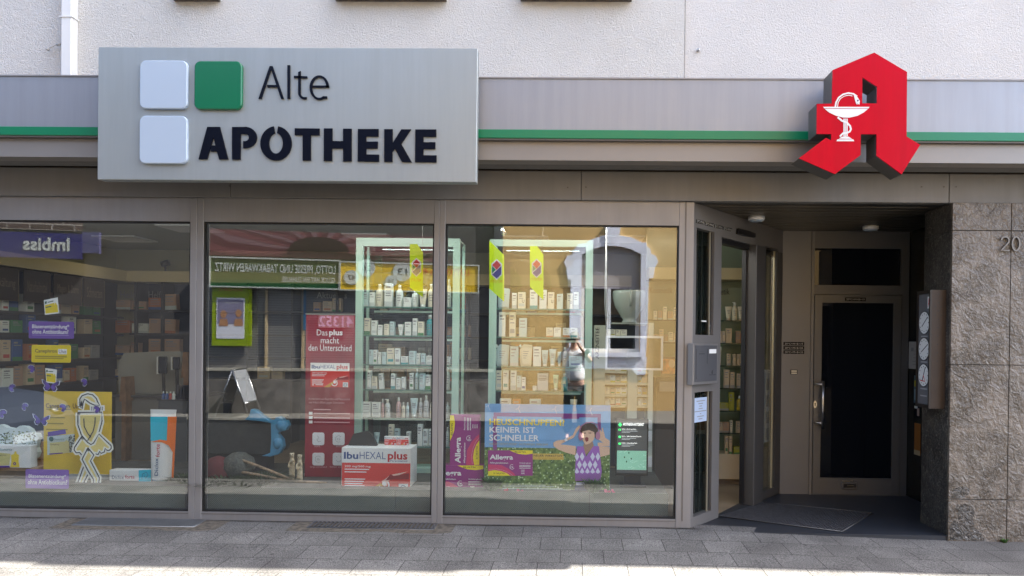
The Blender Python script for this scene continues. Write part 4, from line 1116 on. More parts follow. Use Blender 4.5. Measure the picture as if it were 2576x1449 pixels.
for sgn in (-1, 1):
    mb = MB(); P2 = [(.42, 1.06), (.72, 1.38), (1.5, 1.41), (2.4, 1.38), (2.95, 1.05)]
    mb.add([(car_x(s), yc + sgn * (half_w(z) + .004), g0_ + z) for s, z in P2], [[0, 1, 2, 3, 4] if sgn > 0 else [4, 3, 2, 1, 0]]); mb.build('side_window', gl, CAR)
mb = MB(); mb.add([(car_x(2.6), yc - .62, g0_ + 1.412), (car_x(3.15), yc - .76, g0_ + 1.065), (car_x(3.15), yc + .76, g0_ + 1.065), (car_x(2.6), yc + .62, g0_ + 1.412)], [(0, 1, 2, 3)]); mb.build('windscreen', gl, CAR)
for s in (.8, 3.5):
    for sgn in (-1, 1):
        mb = MB(); fr = Fr((car_x(s), yc + sgn * .70), (1, 0)); c_ = [(.31, -.1), (.33, -.06), (.33, .16), (.3, .2)]
        V = []
        for r, q in c_: V += [(car_x(s) + r * math.cos(2 * math.pi * k / 24), yc + sgn * (.68 + q), g0_ + .33 + r * math.sin(2 * math.pi * k / 24)) for k in range(24)]
        fs = [(i * 24 + k, i * 24 + (k + 1) % 24, (i + 1) * 24 + (k + 1) % 24, (i + 1) * 24 + k) for i in range(3) for k in range(24)] + [list(range(24)), [72 + k for k in range(24)]]
        mb.add(V, fs); w_ = mb.build('wheel', rubber, CAR)
        mb = MB(); V = [(car_x(s) + .2 * math.cos(2 * math.pi * k / 20), yc + sgn * .885, g0_ + .33 + .2 * math.sin(2 * math.pi * k / 20)) for k in range(20)]; mb.add(V, [list(range(20))]); mb.build('rim', steel, w_)
for sgn in (-1, 1):
    mb = MB(); mb.lathe((car_x(4.3), yc + sgn * .62, g0_ + .62), [(.03, 0), (.11, .03), (.12, .09), (.06, .14)], 14, .7, 1.3); mb.build('headlight', gl, CAR)
mb = MB(); mb.xbox(car_x(4.385), car_x(4.40), yc - .26, yc + .26, g0_ + .36, g0_ + .47); mb.build('number_plate', greyink, CAR)
for sgn in (-1, 1):
    mb = MB(); mb.lathe((car_x(2.9), yc + sgn * .98, g0_ + 1.0), [(.03, 0), (.09, .03), (.1, .1), (.04, .15)], 12, .6, 1.0); mb.build('wing_mirror', carp, CAR)

# ================================================================== the photographer, mirrored in the right window
PX, PY = .05, -6.42
def skin_obj(name, verts, edges, radii, m, parent, sub=2):
    me = bpy.data.meshes.new(name); me.from_pydata(verts, edges, []); me.materials.append(m)
    o = bpy.data.objects.new(name, me); COL.objects.link(o)
    md = o.modifiers.new('skin', 'SKIN'); md.use_smooth_shade = True
    lay = me.skin_vertices[0] if me.skin_vertices else None
    if lay is None:
        bpy.context.view_layer.objects.active = o
        lay = me.skin_vertices.new() if hasattr(me.skin_vertices, 'new') else None
    if lay:
        for i, r in enumerate(radii): lay.data[i].radius = r if isinstance(r, tuple) else (r, r)
        lay.data[0].use_root = True
    s2_ = o.modifiers.new('sub', 'SUBSURF'); s2_.levels = sub; s2_.render_levels = sub
    if parent is not None: o.parent = parent; o.location = -wloc(parent)
    o['_w'] = (0, 0, 0)
    return o
PER = thing('person', 'photographer in white polo shirt and dark trousers holding up a phone, mirrored in the window', 'person', (PX, PY, -.11))
skin_m = mat('skin', (.62, .38, .28), .5)
zoff = -.11
v = {}
def V3(x, y, z): return (PX + x, PY + y, z)
names = {}
vl = []; rl = []; el = []
def nv(k, p, r, to=None):
    names[k] = len(vl); vl.append(p); rl.append(r)
    if to is not None: el.append((names[to], names[k]))
nv('pelvis', V3(0, 0, .86), (.15, .115))
nv('waist', V3(0, 0, 1.02), (.145, .12), 'pelvis'); nv('chest', V3(0, -.01, 1.24), (.165, .12), 'waist'); nv('neckb', V3(-.01, -.01, 1.43), (.075, .07), 'chest')
nv('neck', V3(-.015, .0, 1.52), (.055, .058), 'neckb'); nv('jaw', V3(-.015, .03, 1.585), (.066, .075), 'neck'); nv('head', V3(-.015, .02, 1.67), (.08, .098), 'jaw'); nv('crown', V3(-.015, .0, 1.735), (.06, .075), 'head')
for s, ex, ez in ((1, .27, 1.30), (-1, -.30, 1.29)):
    k = 'R' if s > 0 else 'L'
    nv(k + 'sh', V3(s * .175, -.01, 1.40), .062, 'neckb'); nv(k + 'el', V3(ex, .03, ez - .06), .046, k + 'sh'); nv(k + 'wr', V3(s * .10 - .04, .165, 1.535), .028, k + 'el')
    nv(k + 'pa', V3(s * .085 - .045, .18, 1.59), (.034, .02), k + 'wr')
for s in (1, -1):
    k = 'r' if s > 0 else 'l'
    nv(k + 'hip', V3(s * .09, 0, .80), .095, 'pelvis'); nv(k + 'kn', V3(s * .11, .02, .42), .062, k + 'hip'); nv(k + 'an', V3(s * .12, 0, .0), .042, k + 'kn'); nv(k + 'to', V3(s * .14, .17, -.06), (.04, .03), k + 'an')
body = skin_obj('body', vl, el, rl, skin_m, PER)
# fingers round the phone: separate tapering chains
for s in (1, -1):
    mb = MB(); base = Vector(V3(s * .085 - .045, .185, 1.60))
    for k in range(4):
        b0 = base + Vector((s * (.018 - .011 * k), 0, .022)); L1 = (.04, .045, .042, .034)[k]
        mb.tube([b0, b0 + Vector((-s * .006, .012, L1 * .5)), b0 + Vector((-s * .02, .03, L1 * .7)), b0 + Vector((-s * .034, .036, L1 * .62))], [.009, .0085, .008, .006], 8)
    b0 = base + Vector((-s * .028, 0, -.012)); mb.tube([b0, b0 + Vector((-s * .025, .012, .0)), b0 + Vector((-s * .045, .02, .012))], [.011, .01, .007], 8)
    mb.build('fingers', skin_m, PER)
shirt = mat('white_polo_cloth', (.93, .93, .95), .8, 0, .03, 15)
sv = [V3(0, 0, .88), V3(0, 0.0, 1.03), V3(0, -.01, 1.24), V3(-.01, -.01, 1.42), V3(.18, -.01, 1.40), V3(.245, .02, 1.31), V3(-.18, -.01, 1.40), V3(-.25, .02, 1.31)]
skin_obj('shirt', sv, [(0, 1), (1, 2), (2, 3), (3, 4), (4, 5), (3, 6), (6, 7)], [(.185, .155), (.18, .155), (.185, .14), (.095, .085), .08, .072, .08, .072], shirt, PER)
tv = [V3(0, 0, .86), V3(.092, 0, .78), V3(.112, .02, .42), V3(.122, 0, .02), V3(-.092, 0, .78), V3(-.112, .02, .42), V3(-.122, 0, .02)]
skin_obj('trousers', tv, [(0, 1), (1, 2), (2, 3), (0, 4), (4, 5), (5, 6)], [(.17, .135), .115, .085, .075, .115, .085, .075], mat('dark_trousers', (.012, .012, .016), .8), PER)
for s in (1, -1):
    mb = MB(); mb.xbox(PX + s * .135 - .05, PX + s * .135 + .05, PY - .08, PY + .2, -.108, -.03); mb.build('shoe', black, PER)
hair = MB(); c_ = Vector(V3(-.015, -.012, 1.665)); hair.lathe(c_, [(.098, -.02), (.1, .03), (.085, .07), (.05, .092), (.0, .1)], 20, .92, 1.12); hair.build('hair', mat('grey_hair', (.3, .28, .26), .8), PER)
fc = MB(); fy = PY + .115
fc.tube([(PX - .015, fy - .01, 1.655), (PX - .015, fy + .018, 1.63), (PX - .015, fy - .008, 1.618)], [.008, .013, .008], 8)
fc.build('nose', skin_m, PER)
for s in (1, -1):
    mb = MB(); mb.lathe((PX - .015 + s * .032, fy - .022, 1.652), [(.004, 0), (.012, .005), (.012, .012), (.004, .017)], 10, 1, .8); mb.build('eye', white, PER)
    mb = MB(); mb.lathe((PX - .015 + s * .088, PY + .02, 1.62), [(.006, 0), (.012, .02), (.014, .045), (.006, .06)], 10, .6, 1.3); mb.build('ear', skin_m, PER)
mb = MB(); mb.tube([(PX - .04, fy - .012, 1.588), (PX - .015, fy - .004, 1.586), (PX + .01, fy - .012, 1.588)], [.004, .007, .004], 8); mb.build('mouth', mat('lip', (.45, .16, .13), .5), PER)
mb = MB(); c_ = V3(.215, .12, 1.43); mb.tube([(c_[0] - .02, c_[1] - .02, c_[2] - .02), (c_[0] + .0, c_[1] + .01, c_[2] + .01)], .042, 12); mb.build('wristwatch', black, PER)
PH = thing('smartphone', 'dark smartphone held in both hands by the mirrored photographer', 'phone', (-.02, -6.228, 1.575))
mb = MB(); mb.box(Fr((0, -6.232), (1, 0)), -.10, .06, 1.575, 1.65, .0, .009, .003)
mb.v = [Vector((v_.x, -6.232 + (-(v_.y + 6.232)), v_.z)) for v_ in mb.v]; mb.f = [f[::-1] for f in mb.f]
mb.build('housing', black, PH)
# ================================================================== shop interior shell
SI = thing('shop_interior', 'pharmacy sales room behind the windows with cream bulkhead and pale ceiling', 'room', (-3, 2.5, 0))
XW = -7.0; YB = 5.0; ZI = 2.92
mb = MB(); mb.xbox(XW, 3.3, .3, YB, -.02, .035); mb.build('shop_floor', mat('shop_floor_oak', (.25, .19, .13), .4, 0, .15, 3), SI)
mb = MB(); mb.xbox(XW, 3.3, .30, YB, ZI, ZI + .1); mb.xbox(XW, XA - .03, .085, .298, 2.765, 2.768); mb.build('shop_ceiling', mat('shop_ceiling_paint', (.50, .54, .46), .8), SI)
mb = MB(); mb.xbox(XW - .1, XW, .1, YB, 0, ZI + .1); mb.build('side_wall', mat('shop_wall_paint', (.38, .37, .25), .8), SI)
mb = MB(); mb.xbox(XW, 3.3, YB, YB + .1, 0, ZI + .1); mb.build('back_wall', MATS['shop_wall_paint'], SI)
mb = MB(); mb.xbox(3.3, 3.4, 1.6, YB, 0, ZI + .1); mb.xbox(XB + .0, 3.3, 1.59, 1.66, 0, ZI + .1); mb.build('partition_wall', MATS['shop_wall_paint'], SI)
WL = Fr((XW, 0), (0, 1)); BW = FY(YB)
bz0, bz1 = BW.at(380, 709, .42)[1], BW.at(380, 685, .42)[1]
mb = MB(); mb.box(BW, XW + .42, .85, bz0, bz1 + .02, 0.0, .42); mb.box(WL, .12, YB - .0, bz0, bz1 + .02, 0, .42); mb.build('bulkhead', cream, SI)
shelf_dark = mat('dark_shelf_board', (.035, .035, .045), .5)
bluewall = mat('slate_blue_back_panel', (.045, .055, .085), .6)
mb = MB(); mb.box(BW, XW + .3, .85, .04, bz0 - .001, .001, .03); mb.box(WL, .12, YB - .3, .04, bz0 - .001, .001, .03); mb.build('back_panels', bluewall, SI)
# lettered signs
sgn_m = mat('brown_sign_panel', (.06, .045, .03), .5); let_m = mat('dull_sign_letter', (.28, .22, .16), .6)
def wall_sign(name_, s, x0, x1, y, hz, fr, d, bm, lm, label):
    a = fr.at(x0, y, d)[0]; b = fr.at(x1, y, d)[0]; z1 = bz0 - .02; z0 = z1 - hz
    S = thing(name_, label, 'sign', tuple(fr.pt((a + b) / 2, z0, d)), 'department signs under the shop bulkhead')
    if bm:
        mb = MB(); mb.box(fr, a, b, z0, z1, d - .01, d); mb.build('board', bm, S)
        mb = MB(); mb.box(fr, a - .006, b + .006, z0 - .006, z0 - .001, d - .01, d + .004); mb.box(fr, b + .001, b + .006, z0, z1, d - .01, d + .004); mb.build('edge', let_m, S)
    w_ = b - a; mb = MB(); textuz(mb, fr, s, a + w_ * .12, b - w_ * .12, z0 + hz * .32, z0 + hz * .68, d + .004); mb.build('lettering', lm, S); return S
wall_sign('department_sign', 'Naturheilmittel', 60, 125, 740, .38, WL, .40, sgn_m, let_m, 'brown department sign Naturheilmittel under the bulkhead')
wall_sign('department_sign', 'Magen & Darm', 135, 205, 740, .38, WL, .40, sgn_m, let_m, 'brown department sign Magen & Darm under the bulkhead')
wall_sign('department_sign', 'Schmerzen', 212, 262, 740, .38, WL, .40, sgn_m, let_m, 'brown department sign Schmerzen nearest the room corner')
wall_sign('department_sign', 'Erkältung', -25, 46, 740, .38, WL, .40, sgn_m, let_m, 'brown department sign whose word ends in ung at the window edge')
greylet = mat('grey_sign_letter', (.30, .31, .33), .6)
wall_sign('department_sign', 'Heilen & Helfen', 285, 440, 730, .30, BW, .06, None, greylet, 'grey lettering Heilen & Helfen on the blue back wall')
wall_sign('department_sign', 'Aktuelles', 785, 885, 738, .26, BW, .06, None, greylet, 'grey lettering Aktuelles on the blue back wall')
wall_sign('department_sign', 'Mittel', 1010, 1070, 740, .26, BW, .06, None, greylet, 'grey lettering behind the cabinet with white bottles')
wall_sign('department_sign', 'Ernährung', 1090, 1178, 742, .26, BW, .06, None, greylet, 'grey lettering ending in ng between the two cabinets')
# shelves
MBs = MB()
DRW = {}
rows_back = [BW.at(380, y, .3)[1] for y in (779, 838, 895, 950)]
rows_left = [WL.at(120, y, .3)[1] for y in (752 + 35, 838, 905, 965)]
mb = MB()
for z in rows_back: mb.box(BW, XW + .42, .85, z - .03, z, .031, .34)
for z in rows_left: mb.box(WL, .15, YB - .35, z - .03, z, .031, .34)
mb.build('wall_shelves', shelf_dark, SI)
mb = MB()
for q in (285, 365, 430, 640, 750, 860, 1080, 1180): 
    u = BW.at(q, 800, .1)[0]; mb.box(BW, u - .015, u + .015, .04, bz0 - .001, .031, .35)
mb.build('shelf_uprights', shelf_dark, SI)
mb = MB(); mb.box(BW, BW.at(1285, 800, .1)[0], .85, .04, bz0, .032, .04); mb.build('timber_back_panel', mat('timber_panel', (.13, .09, .05), .5, 0, .2, 6), SI)

# ------------------------------------------------------------------ goods
ORD = ['first', 'second', 'third', 'fourth', 'fifth', 'sixth', 'seventh', 'eighth', 'ninth', 'tenth', 'eleventh', 'twelfth', 'thirteenth', 'fourteenth', 'fifteenth', 'sixteenth', 'seventeenth', 'eighteenth', 'nineteenth', 'twentieth']
CM = {}
def cmat(c):
    cols = dict(white=(.70, .76, .74), ivory=(.68, .66, .54), bluish=(.45, .60, .62), teal=(.04, .30, .33), pink=(.62, .42, .42), orange=(.42, .15, .06), salmon=(.42, .28, .20), green=(.05, .22, .09), paleg=(.42, .62, .47),
                beige=(.55, .45, .32), red=(.42, .05, .04), blue=(.04, .10, .30), yellow=(.55, .42, .05), grey=(.32, .33, .34), olive=(.35, .36, .05), rose=(.45, .2, .18), purple=(.16, .06, .30), silver=(.5, .54, .56))
    if c not in CM: CM[c] = mat('pack_' + c, cols[c], .42)
    return CM[c]
def carton(fr, x0, yt, x1, yb, d, dep, c, rn, group, label, cat='carton', acc=None, name='medicine_carton', px=True, tilt=0):
    if not tilt and px is False and rn.random() < .12: tilt = rn.choice((-.05, .04))
    r = fr.rect(x0, yt, x1, yb, d) if px else (x0, x1, yt, yb)
    u0, u1, z0, z1 = r; mb = MB()
    mb.box(fr, u0, u1, z0, z1, d - dep, d, min(.0015, (u1 - u0) * .05))
    W, H = u1 - u0, z1 - z0
    mb.m = 1
    n = rn.choice((2, 3, 3, 4))
    yy = z1 - H * .12
    for k in range(n):
        hh = H * (.045 if k else .08) ; a = .14; b = rn.uniform(.5, .86)
        mb.box(fr, u0 + W * a, u0 + W * b, yy - hh, yy, d, d + .0008); yy -= hh + H * rn.uniform(.05, .12)
    mb.m = 2
    k = rn.random()
    if k < .45: mb.box(fr, u0 + .001, u1 - .001, z0 + .001, z0 + H * rn.uniform(.1, .28), d, d + .0006)
    elif k < .75: mb.box(fr, u0 + W * .15, u0 + W * .85, z0 + H * .15, z0 + H * .32, d, d + .0006)
    if tilt:
        c_ = fr.pt((u0 + u1) / 2, z0, d); M_ = Matrix.Rotation(tilt, 3, 'Y')
        mb.v = [c_ + M_ @ (v_ - c_) for v_ in mb.v]
    o = mb.build(name, [cmat(c), greyink, cmat(acc) if acc else mat('pack_shade', (.48, .54, .55), .5)])
    return tag(o, label, cat, group)
def bottle(fr, x0, yt, x1, yb, d, c, group, label, capc='white', pump=False, name='cosmetic_bottle'):
    u0, u1, z0, z1 = fr.rect(x0, yt, x1, yb, d); r = (u1 - u0) / 2; H = z1 - z0
    c0 = fr.pt((u0 + u1) / 2, z0, d - r - .005)
    mb = MB(); mb.lathe(c0, [(r * .9, 0), (r, r * .15), (r, H * .62), (r * .85, H * .72), (r * .42, H * .8), (r * .4, H * .82)], 16)
    mb.m = 1
    for k in range(3): 
        z = z0 + H * (.5 - .11 * k); w_ = r * (.6 - .1 * k)
        mb.box(fr, (u0 + u1) / 2 - w_, (u0 + u1) / 2 + w_, z, z + H * .03, d - .012 - r * .2, d - .004)
    o = mb.build(name, [cmat(c), greyink]); tag(o, label, 'bottle', group)
    mb = MB(); mb.lathe(c0 + Vector((0, 0, H * .805)), [(r * .46, 0), (r * .46, H * .17), (r * .38, H * .19)], 12)
    if pump: mb.box(fr, (u0 + u1) / 2 - r * .9, (u0 + u1) / 2, z1 - H * .03, z1, d - r * 1.3, d - r * .8)
    mb.build('cap', cmat(capc), o); return o
def tubep(fr, x0, yt, x1, yb, d, c, group, label, capc='white', name='cream_tube'):
    u0, u1, z0, z1 = fr.rect(x0, yt, x1, yb, d); r = (u1 - u0) / 2; H = z1 - z0; um = (u0 + u1) / 2; n = 14
    mb = MB(); V = []
    for f_, rw, rd in ((.14, .62, .55), (.2, .68, .58), (.6, .85, .35), (.92, 1, .07), (1, 1, .05)):
        V += [fr.pt(um + r * rw * math.cos(2 * math.pi * k / n), z0 + H * f_, d - r * .6 + r * rd * math.sin(2 * math.pi * k / n)) for k in range(n)]
    fs = [(i * n + k, (i + 1) * n + k, (i + 1) * n + (k + 1) % n, i * n + (k + 1) % n) for i in range(4) for k in range(n)] + [list(range(n)), [4 * n + k for k in range(n)][::-1]]
    mb.add(V, fs, True); mb.m = 1
    for k in range(3): mb.box(fr, um - r * (.5 - .1 * k), um + r * (.5 - .1 * k), z0 + H * (.7 - .1 * k), z0 + H * (.73 - .1 * k), d - r * .35, d - r * .12)
    o = mb.build(name, [cmat(c), greyink]); tag(o, label, 'tube', group)
    c0 = fr.pt(um, z0, d - r * .6); mb = MB(); mb.lathe(c0, [(r * .6, 0), (r * .62, H * .14)], 14); mb.build('cap', cmat(capc), o); return o
def pouch(fr, x0, yt, x1, yb, d, c, group, label):
    u0, u1, z0, z1 = fr.rect(x0, yt, x1, yb, d); W, H = u1 - u0, z1 - z0
    q = lambda a, b: (u0 + W * a, z0 + H * b)
    mb = MB(); mb.poly(fr, [q(.12, 0), q(.88, 0), q(.93, .1), q(.96, .6), q(1, .92), q(.94, .97), q(.3, 1), q(.16, .9), q(.02, .75), q(.03, .4), q(.06, .08)], d - .05, d - .015)
    mb.poly(fr, [q(.2, .08), q(.82, .08), q(.86, .6), q(.84, .85), q(.34, .88), q(.14, .7)], d - .0149, d)
    mb.m = 1
    for k in range(4): mb.box(fr, u0 + W * .28, u0 + W * (.72 - .07 * k), z0 + H * (.66 - .1 * k), z0 + H * (.69 - .1 * k), d, d + .001)
    o = mb.build('refill_pouch', [cmat(c), greyink]); tag(o, label, 'pouch', group)
    mb = MB(); a = fr.pt(*q(.1, .85), d - .03); b = fr.pt(*q(-.02, .97), d - .03); mb.tube([a, b], .012, 10); mb.build('spout', cmat('white'), o); return o

# ---- two mint framed glass cabinets
def cabinet(label, x0, x1, ytop, Yf, iny0, post, zbot, shelf_ys, gl_side):
    fr = FY(Yf)
    S = thing('glass_cabinet', label, 'cabinet', (fr.at((x0 + x1) / 2, 900)[0], Yf, zbot), 'tall lit glass cabinets with mint frames')
    u0, u1 = fr.at(x0, 900)[0], fr.at(x1, 900)[0]; zt_ = fr.at((x0 + x1) / 2, ytop)[1]; pw = fr.at(x0 + post, 900)[0] - u0; hh = zt_ - fr.at((x0 + x1) / 2, iny0)[1]
    for (pl_) in ([(u0, zbot), (u0 + pw, zbot + .05), (u0 + pw, zt_ - hh), (u0, zt_)], [(u1, zbot), (u1, zt_), (u1 - pw, zt_ - hh), (u1 - pw, zbot + .05)],
                  [(u0 + .003, zt_), (u0 + pw + .002, zt_ - hh), (u1 - pw - .002, zt_ - hh), (u1 - .003, zt_)], [(u0 + .003, zbot), (u1 - .003, zbot), (u1 - pw - .002, zbot + .048), (u0 + pw + .002, zbot + .048)]):
        mb = MB(); mb.poly(fr, pl_, -.05, 0); mb.build('front_frame', mint, S)
    mb = MB()
    D = .36
    for a in (u0 + .004, u1 - .03): mb.box(fr, a, a + .026, zbot, zt_ - .01, -D - .03, -D)
    mb.build('rear_post', mint, S)
    mb = MB(); mb.box(fr, u0 + .01, u1 - .01, zt_ - .02, zt_ - .004, -D, -.052); mb.box(fr, u0 + .01, u1 - .01, zbot, zbot + .03, -D, -.052); mb.build('top_and_base', mint, S)
    zs_ = []
    for y in shelf_ys:
        z = fr.at((x0 + x1) / 2, y, -.08)[1]; zs_.append(z)
        mb = MB(); mb.box(fr, u0 + .02, u1 - .02, z - .012, z, -D + .01, -.06); sh = mb.build('glass_shelf', shelf_glass, S)
        mb = MB(); mb.box(fr, u0 + .02, u1 - .02, z - .0125, z + .0005, -.059, -.056); mb.build('shelf_edge', mat('glass_edge_green', (.10, .22, .19), .2), sh)
        mb = MB(); mb.box(fr, u0 + .1, u1 - .1, z - .05, z - .03, -D + .05, -D + .06); mb.build('light_strip', mat('shelf_light_cover', (.6, .75, .7), .4), sh)
    mb = MB(); mb.box(fr, u0 + .03, u1 - .03, zbot + .05, zt_ - .05, -D - .008, -D - .002); mb.build('glass_back', shelf_glass, S)
    return fr, zs_
zplat = .31
YC = .88
C1, z1s = cabinet('tall glass cabinet with mint frame behind the red banner and painkiller box', 893, 1154, 599, YC, 620, 17, zplat + .002, (772, 844, 917, 980, 1051, 1122), 0)
C2, z2s = cabinet('tall glass cabinet with mint frame behind the hay fever poster', 1229, 1489, 603, YC, 620, 18, zplat + .002, (777, 848, 922, 983, 1051, 1122), 0)
rn = random.Random(21)
K1 = [(772, [('b', 912, 927, 735), ('b', 929, 942, 735), ('o', 943, 962, 714), ('b', 967, 987, 713), ('o', 994, 1012, 716), ('b', 1015, 1033, 748), ('o', 1034, 1051, 727), ('t', 1053, 1073, 727), ('o', 1075, 1092, 714), ('o', 1123, 1134, 702)]),
      (844, [('b', 916, 931, 800), ('b', 934, 948, 806), ('b', 950, 962, 817), ('b', 966, 978, 815), ('b', 980, 992, 809), ('t', 1000, 1015, 816), ('b', 1018, 1034, 810), ('b', 1038, 1049, 801), ('b', 1051, 1066, 809), ('oT', 1071, 1089, 792)]),
      (917, [('b', 928, 938, 880), ('b', 939, 948, 880), ('b', 950, 959, 886), ('b', 961, 971, 886), ('b', 973, 992, 876), ('b', 993, 1006, 876), ('b', 1008, 1027, 896), ('b', 1029, 1045, 883), ('b', 1047, 1057, 889), ('b', 1059, 1069, 889), ('b', 1072, 1090, 895), ('b', 1122, 1132, 897)]),
      (980, [('b', 924, 933, 932), ('b', 935, 948, 946), ('bt', 954, 965, 939), ('b', 983, 994, 940), ('b', 996, 1008, 951), ('b', 1010, 1019, 948), ('b', 1030, 1040, 938), ('o', 1042, 1053, 928), ('b', 1055, 1068, 939), ('b', 1070, 1083, 943), ('b', 1085, 1092, 940), ('o', 1120, 1131, 925)]),
      (1051, [('b', 911, 932, 1011), ('b', 935, 956, 1012), ('oP', 958, 965, 1004), ('o', 966, 980, 1005), ('oP', 995, 1007, 1000), ('o', 1009, 1018, 1012), ('o', 1020, 1028, 1012), ('t', 1031, 1050, 1002), ('oS', 1052, 1062, 1001), ('oS', 1064, 1077, 995), ('o', 1081, 1091, 1001), ('o', 1120, 1130, 1012)]),
      (1122, [('t', 940, 954, 1088), ('b', 977, 990, 1068), ('b', 992, 1004, 1079), ('b', 1022, 1032, 1086), ('b', 1050, 1062, 1068), ('b', 1064, 1076, 1080), ('b', 1078, 1090, 1080), ('o', 1121, 1129, 1075)])]
K2 = [(777, [('pB', 1252, 1282, 724), ('b', 1288, 1300, 737), ('bU', 1303, 1322, 735), ('b', 1333, 1352, 729), ('b', 1357, 1375, 729), ('bU', 1378, 1394, 735), ('b', 1401, 1416, 740), ('bU', 1426, 1441, 738), ('b', 1443, 1456, 735)]),
      (848, [('b', 1255, 1271, 785), ('b', 1281, 1297, 785), ('b', 1306, 1325, 800), ('b', 1374, 1391, 824), ('b', 1393, 1411, 824), ('b', 1416, 1433, 825), ('b', 1435, 1453, 825)]),
      (922, [('pB', 1247, 1281, 866), ('b', 1283, 1304, 871), ('pI', 1307, 1339, 866), ('b', 1341, 1361, 872), ('t', 1362, 1379, 881), ('t', 1381, 1399, 878), ('t', 1402, 1412, 885), ('oS', 1414, 1428, 873), ('b', 1431, 1464, 896)]),
      (983, [('b', 1248, 1263, 932), ('b', 1265, 1279, 932), ('b', 1284, 1299, 932), ('b', 1300, 1311, 945), ('b', 1312, 1322, 949), ('b', 1340, 1350, 971), ('bP', 1352, 1379, 939), ('tG', 1391, 1405, 943), ('oG', 1412, 1428, 940)]),
      (1051, [('b', 1257, 1285, 1003), ('bO', 1290, 1309, 1004), ('b', 1332, 1360, 1004), ('b', 1395, 1410, 1025), ('b', 1414, 1428, 1022), ('t', 1434, 1452, 1005)])]
pick = ['white', 'white', 'bluish', 'ivory', 'white', 'bluish']
for fr, rows, who, zs_ in ((C1, K1, 'behind the red banner', z1s), (C2, K2, 'behind the hay fever poster', z2s)):
    for k, (yb, its) in enumerate(rows):
        for j, (kd, a, b, yt) in enumerate(its):
            d = -.10 - rn.random() * .04
            dy = (zs_[k] - fr.at((a + b) / 2, yb, d)[1])      # keep the foot on the shelf
            ybb = yb; 
            while fr.at((a + b) / 2, ybb, d)[1] > zs_[k] + .001: ybb += .25
            while fr.at((a + b) / 2, ybb, d)[1] < zs_[k] - .0: ybb -= .25
            c = rn.choice(pick); nm = {'b': 'carton', 'o': 'bottle', 't': 'tube', 'p': 'pouch'}[kd[0]]
            cc = c
            if len(kd) > 1: cc = {'T': 'teal', 'P': 'pink', 'S': 'silver', 'B': 'bluish', 'I': 'ivory', 'G': 'paleg', 'O': 'orange', 'U': 'ivory', 't': 'white'}[kd[1]]
            if kd == 'oG': cc = 'teal'
            if kd == 'bP': cc = 'silver'
            word = {'paleg': 'pale green', 'teal': 'teal', 'bluish': 'bluish', 'silver': 'silvery'}.get(cc, cc)
            lab = f'{word} {nm} on {ORD[k]} shelf, {ORD[j]} in the cabinet {who}'
            grp = f'goods in the cabinet {who}'
            if kd[0] == 'b':
                o = carton(fr, a, yt, b, ybb, d, .05, cc, rn, grp, lab, tilt=(-.06 if kd == 'bt' else 0), name='cosmetic_carton', acc=rn.choice(['blue', 'teal', 'orange', 'grey', 'green', None, None, None]))
                if kd == 'bU':
                    u0, u1, z0, z1 = fr.rect(a, yt, b, ybb, d); mb = MB(); textuz(mb, fr, 'U', u0 + (u1 - u0) * .55, u0 + (u1 - u0) * .85, z0 + (z1 - z0) * .35, z0 + (z1 - z0) * .55, d + .0015, .01); mb.build('lettering', ink, o)
            elif kd[0] == 'o': bottle(fr, a, yt, b, ybb, d, cc, grp, lab, pump=(j == 3))
            elif kd[0] == 't': tubep(fr, a, yt, b, ybb, d, cc, grp, lab)
            else: pouch(fr, a, yt, b, ybb, d, cc, grp, lab)

# ---- goods on the back wall
rn = random.Random(77)
def fill(fr, zs_, us, d, names_, place, ordwords, dens=.85, hrange=(.10, .24), wr=(.07, .16), cols=None, gap=.02, skip=None):
    for k, z in enumerate(zs_):
        for (ua_, ub_, bay) in us:
            u = ua_ + .04; j = 0
            while u < ub_ - .1 and j < 12:
                w_ = rn.uniform(*wr); h = rn.uniform(*hrange)
                if rn.random() < dens and not (skip and skip(u, z)):
                    c = rn.choice(cols)
                    # a small stack of flat cartons or one upright
                    word = {'paleg': 'pale green'}.get(c, c)
                    lab = f'{word} carton, {bay} bay, {ORD[k]} shelf, {ORD[j]} from the left'
                    carton(fr, u, z + .0005, u + w_, z + h, d + rn.uniform(-.02, .0), .1, c, rn, f'cartons on the {place}', lab, px=False, acc=rn.choice(['orange', 'red', 'green', 'blue', None]))
                    j += 1
                u += w_ + gap * rn.uniform(.4, 1.6)
q = lambda x: BW.at(x, 850, .3)[0]
fill(BW, rows_back, [(q(283), q(364), 'Heilen & Helfen corner')], .30, None, 'back wall shelves', ORD, .8, (.10, .22), (.12, .24), ['salmon', 'beige', 'orange', 'white', 'salmon'])
fill(BW, rows_back, [(q(366), q(440), 'Heilen & Helfen')], .30, None, 'back wall shelves', ORD, .8, (.14, .26), (.16, .26), ['salmon', 'salmon', 'orange', 'beige'])
fill(BW, rows_back, [(q(640), q(745), 'empty')], .30, None, 'back wall shelves', ORD, .35, (.10, .2), (.12, .2), ['grey', 'beige'])
fill(BW, rows_back[:3], [(q(780), q(858), 'Aktuelles')], .30, None, 'back wall shelves', ORD, .8, (.12, .2), (.1, .18), ['beige', 'salmon', 'grey'])
fill(BW, rows_back, [(q(915), q(1075), 'red banner cabinet')], .30, None, 'back wall shelves', ORD, .7, (.12, .22), (.1, .2), ['beige', 'salmon', 'grey', 'green'])
fill(BW, rows_back, [(q(1100), q(1178), 'middle')], .30, None, 'back wall shelves', ORD, .8, (.14, .26), (.1, .18), ['orange', 'salmon', 'red', 'beige'])
fill(BW, rows_back, [(q(1290), q(1455), 'timber')], .30, None, 'back wall shelves', ORD, .75, (.12, .24), (.1, .2), ['beige', 'orange', 'salmon', 'beige'])
